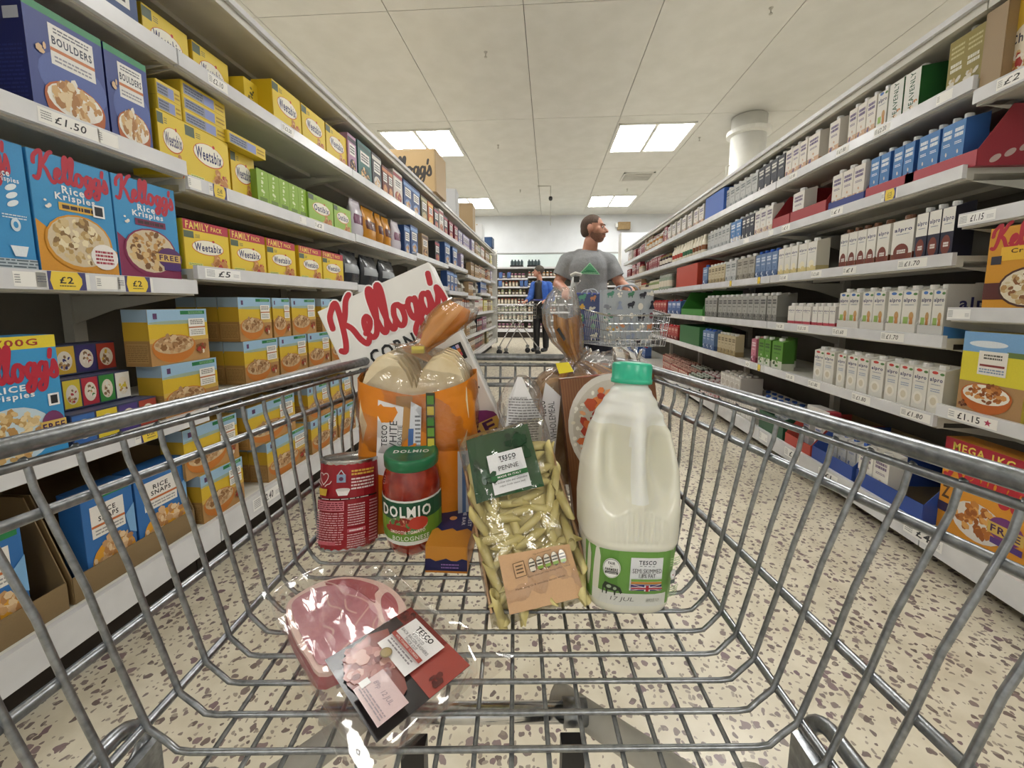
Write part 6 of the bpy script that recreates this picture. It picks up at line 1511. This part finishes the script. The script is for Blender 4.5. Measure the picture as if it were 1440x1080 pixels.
cardart.text('TESCO', X_(.45), Z_(.868), w2*.26, h2*.062, '1C1C20', .05)
for q in range(4): cardart.rect(X_(.345+q*.055), Z_(.822), X_(.38+q*.055), Z_(.828), '1C1C20')
cardart.text('8 SMOKED', X_(.45), Z_(.785), w2*.18, h2*.034, '2E2E34'); cardart.text('BACK BACON RASHERS', X_(.45), Z_(.740), w2*.44, h2*.034, '2E2E34'); cardart.text('THICK CUT', X_(.45), Z_(.695), w2*.20, h2*.034, '2E2E34')
cardart.rect(X_(.21), Z_(.62), X_(.69), Z_(.67), 'A8443C'); cardart.text('WILTSHIRE CURED', X_(.45), Z_(.645), w2*.38, h2*.024, 'EAD6D0')
cardart.lines(X_(.26), Z_(.53), X_(.64), Z_(.60), 2, '8A8488', 4, .45)
cardart.ell(X_(.38), Z_(.455), w2*.060, h2*.060, '7E6A3A', 20); cardart.ell(X_(.38), Z_(.455), w2*.048, h2*.048, 'A08A50', 20)
cardart.rect(X_(.52), Z_(.04), X_(.95), Z_(.34), 'DCC2C2'); cardart.text('89p  12 JUL', X_(.72), Z_(.22), w2*.28, h2*.06, '9A8A92', 0, .2); cardart.lines(X_(.55), Z_(.07), X_(.92), Z_(.14), 3, 'A89AA0', 3)
cardart.rect(X_(.50), Z_(.10), X_(.57), Z_(.19), 'F4F4F4')
me = cardart.mesh('printed_card', M_GLOSSPRINT)
# card frame: art x -> pack +x, art z -> pack +y
me.transform(Matrix.Rotation(-math.pi/2, 4, 'X'))
put('printed_card', me, bc, (.058, -.041, .0275))
fl = pillow(BL*1.10, BW*1.26, .012, 21, amp=.0012)
fme = fl.mesh('top_film', film_mat('tight_top_film', gloss=-.22, white=.03, bscale=16, bump=.08, rough=.05, low=.004), True); fme.transform(Matrix.Rotation(-math.pi/2, 4, 'X'))
put('top_film', fme, bc, (0, -BW*.60, .0315))
# ================================================================= people and their trolleys
def capsule(m, p0, p1, r0, r1, n=14, sx=1.0):
    a, b = Vector(p0), Vector(p1); t = (b-a).normalized(); pts = []; rad = []
    for k in range(5): an = math.pi/2*(1-k/5); pts.append(a-t*r0*math.sin(an)); rad.append(max(.001, r0*math.cos(an)))
    pts += [a, b]; rad += [r0, r1]
    for k in range(1, 6): an = math.pi/2*k/5; pts.append(b+t*r1*math.sin(an)); rad.append(max(.001, r1*math.cos(an)))
    m.tube(pts, rad, n); return m
def ellip(m, c, r, n=18, rot=None):
    base = len(m.V); rows = 12; Rm = rot or Matrix.Identity(3)
    for j in range(rows+1):
        ph = -math.pi/2+math.pi*j/rows
        for k in range(n):
            an = 2*math.pi*k/n; v = Rm @ Vector((r[0]*math.cos(ph)*math.cos(an), r[1]*math.cos(ph)*math.sin(an), r[2]*math.sin(ph))); m.V.append((c[0]+v.x, c[1]+v.y, c[2]+v.z))
    for j in range(rows):
        for k in range(n): a_, b = base+j*n+k, base+j*n+(k+1) % n; m.F.append((a_, b, b+n, a_+n)); m.C.append(None)
    return m
def grown(name, m, mat, voxel, parent, smooth=6, fac=.5):
    me = pydata(name, m.V, m.F, mat); o = put(name, me, parent)
    r = o.modifiers.new('grow', 'REMESH'); r.mode = 'VOXEL'; r.voxel_size = voxel; r.use_smooth_shade = True
    s = o.modifiers.new('smooth', 'SMOOTH'); s.iterations = smooth; s.factor = fac
    dg = bpy.context.evaluated_depsgraph_get(); nm = bpy.data.meshes.new_from_object(o.evaluated_get(dg)); o.modifiers.clear(); o.data = nm
    nm.materials.clear(); nm.materials.append(mat); nm.polygons.foreach_set('use_smooth', [True]*len(nm.polygons)); return o
def hand(m, wrist, d, side_v, palm_n, s=1.0, curl=.5):
    """palm and five fingers gripping; d = pointing direction, side_v = towards the thumb, palm_n = direction fingers curl"""
    d, sv, pn = Vector(d).normalized(), Vector(side_v).normalized(), Vector(palm_n).normalized(); w = Vector(wrist)
    for q in (-1.1, -.4, .4, 1.1): capsule(m, w+sv*.012*q*s, w+d*.075*s+sv*.021*q*s, .0145*s, .0125*s, 8)
    for i, (q, L) in enumerate(((1.5, .060), (.5, .070), (-.5, .066), (-1.5, .052))):
        b = w+d*.080*s+sv*.0205*q*s; p = b; dirv = d
        for j in range(3):
            ang = curl*(j+.6); dirv = (d*math.cos(ang)+pn*math.sin(ang)).normalized(); e = p+dirv*(L*(.45, .32, .23)[j])*s; capsule(m, p, e, (.0098-.0009*j)*s, (.0092-.0009*j)*s, 8); p = e
    p = w+d*.020*s+sv*.022*s; e = p+(sv*.6+d*.7+pn*.3).normalized()*.040*s; capsule(m, p, e, .013*s, .0108*s, 8); f2 = e+(d*.6+pn*.8).normalized()*.030*s; capsule(m, e, f2, .0104*s, .0088*s, 8)
M_SKIN = noise_mat('skin', 'B57F68', 'C08C75', 18, .5); M_SKIN.node_tree.nodes['Principled BSDF'].inputs['Subsurface Weight'].default_value = .08
M_HAIR = noise_mat('short_dark_hair', '4A3A31', '5C4A3E', 90, .8, 0, .6, 300)
M_BEARD = noise_mat('beard_stubble', '7E5A49', '8E6857', 120, .85)
M_TEE = noise_mat('grey_marl_jersey', '8A8C8F', '959799', 120, .9, 0, .5, 9, dist=.03)
M_SHORT = noise_mat('navy_shorts', '20222E', '282A38', 30, .9)
# --- man pushing a trolley
man = empty('person', (.33, 3.38, 0)); tag(man, 'man with short hair and beard, grey t-shirt with green triangle, looking right', 'person')
o = Vector((-.33, -3.38, 0))
def W3(x, y, z): return (x-.33, y-3.38, z)
m = MB()
# trunk
capsule(m, W3(.36,3.42,.92), W3(.35,3.40,1.10), .150, .142); capsule(m, W3(.33,3.40,1.12), W3(.315,3.38,1.30), .142, .150); capsule(m, W3(.20,3.39,1.345), W3(.435,3.39,1.335), .072, .072)
capsule(m, W3(.318,3.375,1.34), W3(.338,3.35,1.50), .066, .058)
# head, turned to the man's left
hc = Vector(W3(.352, 3.335, 1.595)); HR = Matrix.Rotation(math.radians(68), 3, 'Z')   # face initially along -Y, turned towards +X
def H(x, y, z): v = HR @ Vector((x, y, z)); return (hc.x+v.x, hc.y+v.y, hc.z+v.z)
ellip(m, H(0, .012, .028), (.075, .092, .088), rot=HR); ellip(m, H(0, -.030, -.020), (.062, .062, .080), rot=HR); ellip(m, H(0, -.050, -.070), (.040, .036, .030), rot=HR)
capsule(m, H(0, -.088, .012), H(0, -.113, -.022), .009, .0145, 8); capsule(m, H(-.014, -.100, -.027), H(.014, -.100, -.027), .008, .008, 8)
capsule(m, H(-.034, -.082, .032), H(.034, -.082, .032), .011, .011, 8); capsule(m, H(-.018, -.089, -.052), H(.018, -.089, -.052), .009, .009, 8); capsule(m, H(-.014, -.086, -.063), H(.014, -.086, -.063), .009, .009, 8)
for s_ in (-1, 1):
    ellip(m, H(s_*.076, .006, -.002), (.011, .020, .033), rot=HR); ellip(m, H(s_*.046, -.056, -.012), (.024, .024, .026), rot=HR)
# arms to the handle
for sh, el, wr, th in ((W3(.155,3.40,1.345), W3(.075,3.40,1.165), W3(.128,3.135,1.105), 1), (W3(.485,3.40,1.335), W3(.590,3.36,1.160), W3(.628,3.125,1.095), -1)):
    capsule(m, sh, el, .056, .043); capsule(m, el, wr, .043, .029)
    hand(m, wr, (.02*th, -.85, -.25), (th, 0, .1), (0, -.2, -1), 1.0, .75)
for s_ in (-1, 1):
    capsule(m, W3(.36+s_*.085,3.42,.90), W3(.36+s_*.10,3.42,.50), .090, .056); capsule(m, W3(.36+s_*.10,3.42,.50), W3(.36+s_*.10,3.46,.10), .056, .038); capsule(m, W3(.36+s_*.10,3.46,.06), W3(.36+s_*.11,3.32,.045), .040, .034)
grown('body', m, M_SKIN, .0062, man, 5)
# t-shirt
m = MB(); capsule(m, W3(.355,3.41,1.00), W3(.34,3.40,1.14), .176, .158, 24); capsule(m, W3(.33,3.40,1.14), W3(.315,3.38,1.285), .158, .166, 24); capsule(m, W3(.185,3.39,1.345), W3(.45,3.39,1.338), .088, .088, 20); capsule(m, W3(.25,3.385,1.39), W3(.39,3.38,1.385), .062, .062)
for sh, el in ((W3(.155,3.40,1.345), W3(.098,3.40,1.225)), (W3(.485,3.40,1.335), W3(.548,3.375,1.215))): capsule(m, sh, el, .080, .074, 16)
tee = grown('t_shirt', m, M_TEE, .008, man, 8)
# trim the shirt: open neck, hem and cuffs
import bmesh
def trim(ob, planes):
    bm = bmesh.new(); bm.from_mesh(ob.data)
    for co, no, cond in planes:
        geo = [f for f in bm.faces if cond(f.calc_center_median())]
        if not geo: continue
        vs = list({v for f in geo for v in f.verts}); es = list({e for f in geo for e in f.edges})
        bmesh.ops.bisect_plane(bm, geom=vs+es+geo, plane_co=co, plane_no=no, clear_outer=True)
    bm.to_mesh(ob.data); bm.free()
trim(tee, [((0, 0, .975), (0, 0, -1), lambda c: c.z < 1.02), (W3(.103,3.40,1.225), (-.42, 0, -.9), lambda c: c.x < -.14), (W3(.545,3.37,1.215), (.42, -.1, -.9), lambda c: c.x > .145 and c.z < 1.33)])
sh_ = MB(); capsule(sh_, W3(.36,3.42,.97), W3(.36,3.42,.90), .160, .165, 20)
for s_ in (-1, 1): capsule(sh_, W3(.36+s_*.085,3.42,.90), W3(.36+s_*.10,3.42,.58), .104, .088, 16)
grown('shorts', sh_, M_SHORT, .009, man, 4)
for s_ in (-1, 1):
    q = MB(); capsule(q, W3(.36+s_*.10,3.48,.045), W3(.36+s_*.11,3.30,.042), .046, .042, 12); grown('shoe', q, M_BLACK, .008, man, 3)
# hair and beard
m = MB(); ellip(m, H(0, .013, .030), (.0775, .0935, .0895), rot=HR); ellip(m, H(0, .050, -.004), (.062, .055, .062), rot=HR)
hr = grown('hair', m, M_HAIR, .006, man, 3)
bm = bmesh.new(); bm.from_mesh(hr.data)
Hi = HR.transposed()
kill = []
for f in bm.faces:
    c = Hi @ (f.calc_center_median()-hc)
    if (c.y < -.052 and c.z < .088) or (c.y < -.012 and c.z < .040) or c.z < -.055 or (c.y < .022 and c.z < .0): kill.append(f)
bmesh.ops.delete(bm, geom=kill, context='FACES'); bm.to_mesh(hr.data); bm.free()
m = MB(); ellip(m, H(0, -.031, -.030), (.0655, .062, .075), rot=HR); ellip(m, H(0, -.052, -.074), (.042, .037, .032), rot=HR); capsule(m, H(-.022, -.093, -.043), H(.022, -.093, -.043), .0075, .0075, 8)
brd = grown('beard', m, M_BEARD, .005, man, 3)
bm = bmesh.new(); bm.from_mesh(brd.data); kill = []
for f in bm.faces:
    c = Hi @ (f.calc_center_median()-hc)
    if c.z > -.038-.6*min(0, -(c.y+.03)) and c.z > -.040 and not (abs(c.x) < .028 and c.y < -.08 and c.z < -.036): kill.append(f)
    elif abs(c.x) < .020 and -.066 < c.z < -.050 and c.y < -.07: kill.append(f)
    elif c.y > .012: kill.append(f)
bmesh.ops.delete(bm, geom=kill, context='FACES'); bm.to_mesh(brd.data); bm.free()
for s_ in (-1, 1):
    q = MB(); ellip(q, H(s_*.029, -.0845, .010), (.0125, .007, .0075), rot=HR); e = put('eye', q.mesh('eye', principled('eye_white', 'E2DAD4', .25), True), man)
    q = MB(); ellip(q, H(s_*.029, -.0905, .010), (.0050, .003, .0052), rot=HR); put('iris', q.mesh('iris', principled('dark_iris', '1E1612', .2), True), e)
    q = MB(); capsule(q, H(s_*.014, -.0945, .030), H(s_*.044, -.083, .031), .0042, .003, 8); put('eyebrow', q.mesh('eyebrow', M_HAIR, True), man)
q = MB(); capsule(q, H(-.016, -.0975, -.0575), H(.016, -.0975, -.0575), .0035, .0035, 8); put('lips', q.mesh('lips', principled('lip_pink', 'A0625A', .5), True), man)
# printed triangle, laid onto the shirt chest by projecting along Y
from mathutils.bvhtree import BVHTree
bv = BVHTree.FromPolygons([v.co for v in tee.data.vertices], [tuple(p.vertices) for p in tee.data.polygons])
a = Art(.2, .1); T3 = [(-.095, 0), (.075, -.006), (-.012, .088)]
def tri(s_, dz=0): cx_ = sum(p[0] for p in T3)/3; cz_ = sum(p[1] for p in T3)/3; return [(cx_+(x-cx_)*s_, cz_+(z-cz_)*s_+dz) for x, z in T3]
a.poly(tri(1), 'A8E0B8'); a.poly(tri(.82), '56A878'); a.poly([(-.06,.012),(-.03,.03),(.0,.026),(.045,.010)], '3E8A62'); a.lines(-.055, .004, .045, .012, 1, 'A8E0B8', 4, .5)
me = a.mesh('print'); bm = bmesh.new(); bm.from_mesh(me); bmesh.ops.subdivide_edges(bm, edges=bm.edges[:], cuts=6, use_grid_fill=True); bmesh.ops.triangulate(bm, faces=bm.faces[:]); bm.to_mesh(me); bm.free()
for v in me.vertices:
    x, z, l = v.co.x+.0, v.co.z+1.235, -v.co.y
    h_ = bv.ray_cast(Vector((x, -1, z)), Vector((0, 1, 0)))
    v.co = (x, (h_[0].y if h_[0] else -.17)-.003-l, z)
put('shirt_print', me, man)
# --- generic shallow trolley for the two shoppers
def trolley(name, loc, heading, label, L=.80, wb=.52, wf=.36, zr=.99, zb=.72, zfb=.76):
    t = empty(name, loc, heading); tag(t, label, 'trolley')     # local: handle at y=0, front at y=-L
    m = MB(); r = .0022
    def hw(y, z): f = -y/L; top = wb/2*(1-f)+wf/2*f; return top*(.86+.14*(z-zb)/(zr-zb))
    def zbot(y): f = -y/L; return zb*(1-f)+zfb*f
    def ztop(y): f = -y/L; return zr*(1-f)+(zr-.055)*f
    nW = 22
    for k in range(nW+1):
        y = -.06-(L-.06)*k/nW; zt, z0 = ztop(y), zbot(y); a_ = hw(y, zr); b = hw(y, zb)
        m.tube([(-a_, y, zt), (-b, y, z0), (b, y, z0), (a_, y, zt)], r, 5)
    for q in range(12):
        x = -.5+q/11; m.tube([(x*wb*.86, -.06, zb), (x*wf*.86, -L, zfb), (x*wf, -L, ztop(-L))], r, 5)
    for f in (.25, .5, .78):
        for s_ in (-1, 1): m.tube([(s_*(hw(-.06, zr)*(1-f)+hw(-.06, zb)*f), -.06, ztop(-.06)*(1-f)+zb*f), (s_*(hw(-L, zr)*(1-f)+hw(-L, zb)*f), -L, ztop(-L)*(1-f)+zfb*f)], r*1.3, 5)
        m.tube([(-hw(-L, zr)*(1-f)-hw(-L, zb)*f, -L, ztop(-L)*(1-f)+zfb*f), (hw(-L, zr)*(1-f)+hw(-L, zb)*f, -L, ztop(-L)*(1-f)+zfb*f)], r*1.5, 5)
    tag(put('basket', m.mesh('basket', M_CHROME, False), t), kind='stuff')
    m = MB(); m.tube([(-wb/2, -.06, zr), (-wf/2, -L, ztop(-L)), (wf/2, -L, ztop(-L)), (wb/2, -.06, zr)], .006, 8, closed=True); put('rim', m.mesh('rim', M_CHROME, True), t)
    put('handle', MB().tube([(-wb/2-.02, .06, 1.07), (wb/2+.02, .06, 1.07)], .014, 12).mesh('handle', principled('blue_handle', '2E3A8A', .4), True), t)
    for s_ in (-1, 1):
        put('handle_arm', MB().tube([(s_*wb/2, .06, 1.07), (s_*wb/2, -.06, zr-.02)], .009, 8).mesh('handle_arm', M_CHROME, True), t)
        put('leg', MB().tube(smooth_path([(s_*.14, -L*.62, zb-.02), (s_*.17, -L*.5, zb-.05), (s_*.24, -.02, .16)]), .011, 8).mesh('leg', M_CHROME, True), t)
        put('leg', MB().tube(smooth_path([(s_*.16, -L*.35, zb-.02), (s_*.17, -L*.45, zb-.05), (s_*.18, -L*.85, .16)]), .011, 8).mesh('leg', M_CHROME, True), t)
        for y, x in ((-.02, .24), (-L*.85, .18)):
            c_ = put('castor', MB().tube([(s_*x-.014, y, .055), (s_*x+.014, y, .055)], .055, 14).mesh('castor', M_BLACK, True), t)
            put('fork', MB().box(s_*x-.022, s_*x+.022, y-.03, y+.03, .112, .165).mesh('fork', M_ZINC), c_)
    return t
t1 = trolley('shopping_trolley', (.378, 3.06, 0), math.radians(9), 'chrome trolley pushed by the man, carrying patterned shopping bags')
# self-scan holder on its handle
s_ = empty('scanner_holder', (.17, 2.99, 1.07)); tag(s_, 'white handheld scanner clipped to the trolley handle by his hand', 'scanner')
hm_ = MB().tube([(0, 0, -.02), (.012, -.01, .07), (.03, -.02, .11)], [.022, .024, .034], 14).mesh('grip', principled('scanner_white', 'D8D9D8', .35), True); put('grip', hm_, s_)
put('screen', MB().box(.008, .048, -.058, -.050, .085, .125).mesh('screen', M_BLACK), s_)
m = MB(); m.tube([(-.012, -.02, .135), (.02, -.035, .15), (.062, -.02, .14)], .012, 10); put('rim', m.mesh('rim', M_WHITE, True), s_)
# patterned shopping bags
def petbag(name, w, h, d, base, seed, label, loc, rz):
    b = empty(name, loc, rz); tag(b, label, 'shopping bag')
    m = MB(); n = 24
    for z, s_ in ((0, .94), (h*.5, 1), (h, 1)):
        for k in range(n):
            an = 2*math.pi*k/n; f = superr(an, 7); m.V.append((w/2*s_*f*math.cos(an), d/2*s_*f*math.sin(an), z+.006*math.sin(5*an)*(z/h)))
    for i in range(2):
        for k in range(n): a_, c_ = i*n+k, i*n+(k+1) % n; m.F.append((a_, c_, c_+n, a_+n)); m.C.append(base)
    m.F.append(tuple(range(n))[::-1]); m.C.append(base); put('fabric', m.mesh('fabric', M_GLOSSPRINT), b)
    a = Art(w, h); R = random.Random(seed)
    cols = ['E0B04A', '5FA08A', '6A4A60', '8A8F9A', '2A2A38', 'E8E6E0', 'D8946A', '4E8A6A', '7A3A4A', 'F0ECE2', '9AA6C0']
    nx, nz = int(w/.055), int(h/.055)
    for i in range(nx):
        for j in range(nz):
            x = -w/2+.03+i*(w-.05)/max(1, nx-1)*.98+R.uniform(-.008, .008); z = .03+j*(h-.05)/max(1, nz-1)*.98+R.uniform(-.006, .006); c = R.choice(cols); s_ = R.uniform(.016, .024); k = R.randint(0, 3)
            x = max(-w/2+.02, min(w/2-.02, x))
            if k == 0: a.ell(x, z, s_*1.1, s_*.6, c); a.ell(x+s_*.8, z+s_*.6, s_*.5, s_*.5, c); a.rect(x-s_*.8, z-s_*1.2, x-s_*.5, z, c); a.rect(x+s_*.4, z-s_*1.2, x+s_*.7, z, c)
            elif k == 1: a.ell(x, z, s_*.75, s_, c); a.rect(x-.001, z-s_*1.8, x+.001, z-s_, '6A6A70')
            elif k == 2: a.poly([(x-s_, z-s_), (x+s_, z-s_), (x, z+s_*1.1)], c); a.ell(x, z+s_, s_*.5, s_*.5, c)
            else: a.flakes(x, z, s_*1.2, s_*1.2, [c, c, 'E8E6E0'], 7, .4, seed+i+j)
    def onbag(x, z, lift):
        u = min(.97, abs(x)/(w/2)); f = (1-u**7)**(1/7); s_ = .94+.06*min(1, z/(h*.5)); return (x*s_, -(d/2*f*s_)-.0012-lift, z)
    tag(put('printed_pattern', a.bent(onbag), b), kind='stuff')
    for s_ in (-1, 1): put('strap', MB().tube(smooth_path([(-w*.2, s_*d*.46, h-.02), (-w*.15, s_*d*.36, h+.03), (w*.15, s_*d*.36, h+.03), (w*.2, s_*d*.46, h-.02)]), .006, 6).mesh('strap', principled('strap_grey', 'A8ACB8', .7), True), b)
    return b
petbag('shopping_bag', .30, .31, .16, 'B4BCC4', 3, 'pale grey shopping bag printed with cats and dogs, front of trolley', (.462, 2.45, .768), math.radians(6))
petbag('shopping_bag', .20, .30, .16, '5A648E', 8, 'lilac blue patterned shopping bag behind the grey one', (.27, 2.72, .762), math.radians(10))

# --- second shopper far down the aisle
M_BLUE = noise_mat('blue_jacket', '1F4C9A', '2A5AAC', 20, .7, 0, .4, 14, dist=.02)
M_GREYH = noise_mat('grey_wool_hat', '4A453E', '5A544A', 60, .9)
wo = empty('person', (-.16, 8.35, 0)); tag(wo, 'person in blue jacket and dark trousers facing left at the far shelves', 'person')
m = MB()
capsule(m, (0,0,.92), (0,0,1.10), .15, .14); capsule(m, (0,0,1.12), (-.01,0,1.34), .14, .13); capsule(m, (-.13,.02,1.40), (.13,.02,1.40), .06, .06); capsule(m, (-.02,0,1.40), (-.05,-.02,1.56), .055, .055)
hc2 = Vector((-.07, -.03, 1.655)); HR2 = Matrix.Rotation(math.radians(-72), 3, 'Z')
def H2(x, y, z): v = HR2 @ Vector((x, y, z)); return (hc2.x+v.x, hc2.y+v.y, hc2.z+v.z)
ellip(m, H2(0, .012, .02), (.075, .09, .088), rot=HR2); ellip(m, H2(0, -.030, -.030), (.058, .06, .078), rot=HR2); capsule(m, H2(0, -.088, .005), H2(0, -.118, -.025), .009, .013, 8); capsule(m, H2(-.014, -.09, -.06), H2(.014, -.09, -.06), .010, .010, 8); ellip(m, H2(0, -.055, -.085), (.034, .03, .024), rot=HR2)
for s_ in (-1, 1): ellip(m, H2(s_*.072, .01, -.01), (.010, .018, .030), rot=HR2)
capsule(m, (-.15,-.02,1.38), (-.22,-.14,1.12), .055, .042); capsule(m, (-.22,-.14,1.12), (-.29,-.30,1.06), .042, .028); hand(m, (-.29,-.30,1.06), (-.35,-.8,-.2), (.8,-.3,.1), (0,-.2,-1), .95, .7)
capsule(m, (.15,.0,1.38), (.22,-.06,1.10), .055, .042); capsule(m, (.22,-.06,1.10), (.08,-.30,1.06), .042, .028); hand(m, (.08,-.30,1.06), (-.3,-.8,-.2), (-.8,.3,.1), (0,-.2,-1), .95, .7)
for s_ in (-1, 1): capsule(m, (s_*.085,.0,.90), (s_*.095,-.01,.48), .085, .055); capsule(m, (s_*.095,-.01,.48), (s_*.10,.02,.09), .055, .036); capsule(m, (s_*.10,.03,.05), (s_*.10-.06,-.10,.042), .036, .032)
grown('body', m, M_SKIN, .008, wo, 4)
m = MB(); capsule(m, (.01,.0,1.00), (.0,.0,1.32), .175, .155, 20); capsule(m, (-.15,.02,1.38), (.15,.02,1.38), .082, .082, 16)
for a_, b_, c_ in (((-.15,-.02,1.38), (-.225,-.14,1.12), (-.275,-.26,1.072)), ((.15,.0,1.38), (.225,-.06,1.10), (.10,-.26,1.072))): capsule(m, a_, b_, .078, .062); capsule(m, b_, c_, .062, .052)
grown('jacket', m, M_BLUE, .010, wo, 4)
m = MB(); capsule(m, (-.055,-.085,1.40), (-.045,-.10,1.00), .085, .115, 16); grown('dark_top', m, M_BLACK, .010, wo, 3)
m = MB(); capsule(m, (0,0,.96), (0,0,.86), .145, .15)
for s_ in (-1, 1): capsule(m, (s_*.085,0,.90), (s_*.095,-.01,.48), .098, .078); capsule(m, (s_*.095,-.01,.48), (s_*.10,.02,.11), .078, .066)
grown('trousers', m, M_BLACK, .010, wo, 4)
for s_ in (-1, 1): q = MB(); capsule(q, (s_*.10,.04,.045), (s_*.10-.07,-.12,.042), .045, .040, 10); put('shoe', q.mesh('shoe', M_BLACK, True), wo)
m = MB(); ellip(m, H2(0, .030, .040), (.094, .104, .092), rot=HR2); ellip(m, H2(0, .065, .0), (.062, .045, .06), rot=HR2); hh = grown('hat', m, M_GREYH, .008, wo, 3)
q = MB(); ellip(q, H2(.03, -.083, .003), (.011, .006, .006), rot=HR2); ellip(q, H2(-.03, -.083, .003), (.011, .006, .006), rot=HR2); put('eyes', q.mesh('eyes', principled('dark_eyes', '1E1612', .2), True), wo)
trolley('shopping_trolley', (-.30, 7.88, 0), math.radians(-62), 'empty chrome trolley held by the shopper in blue', L=.78)
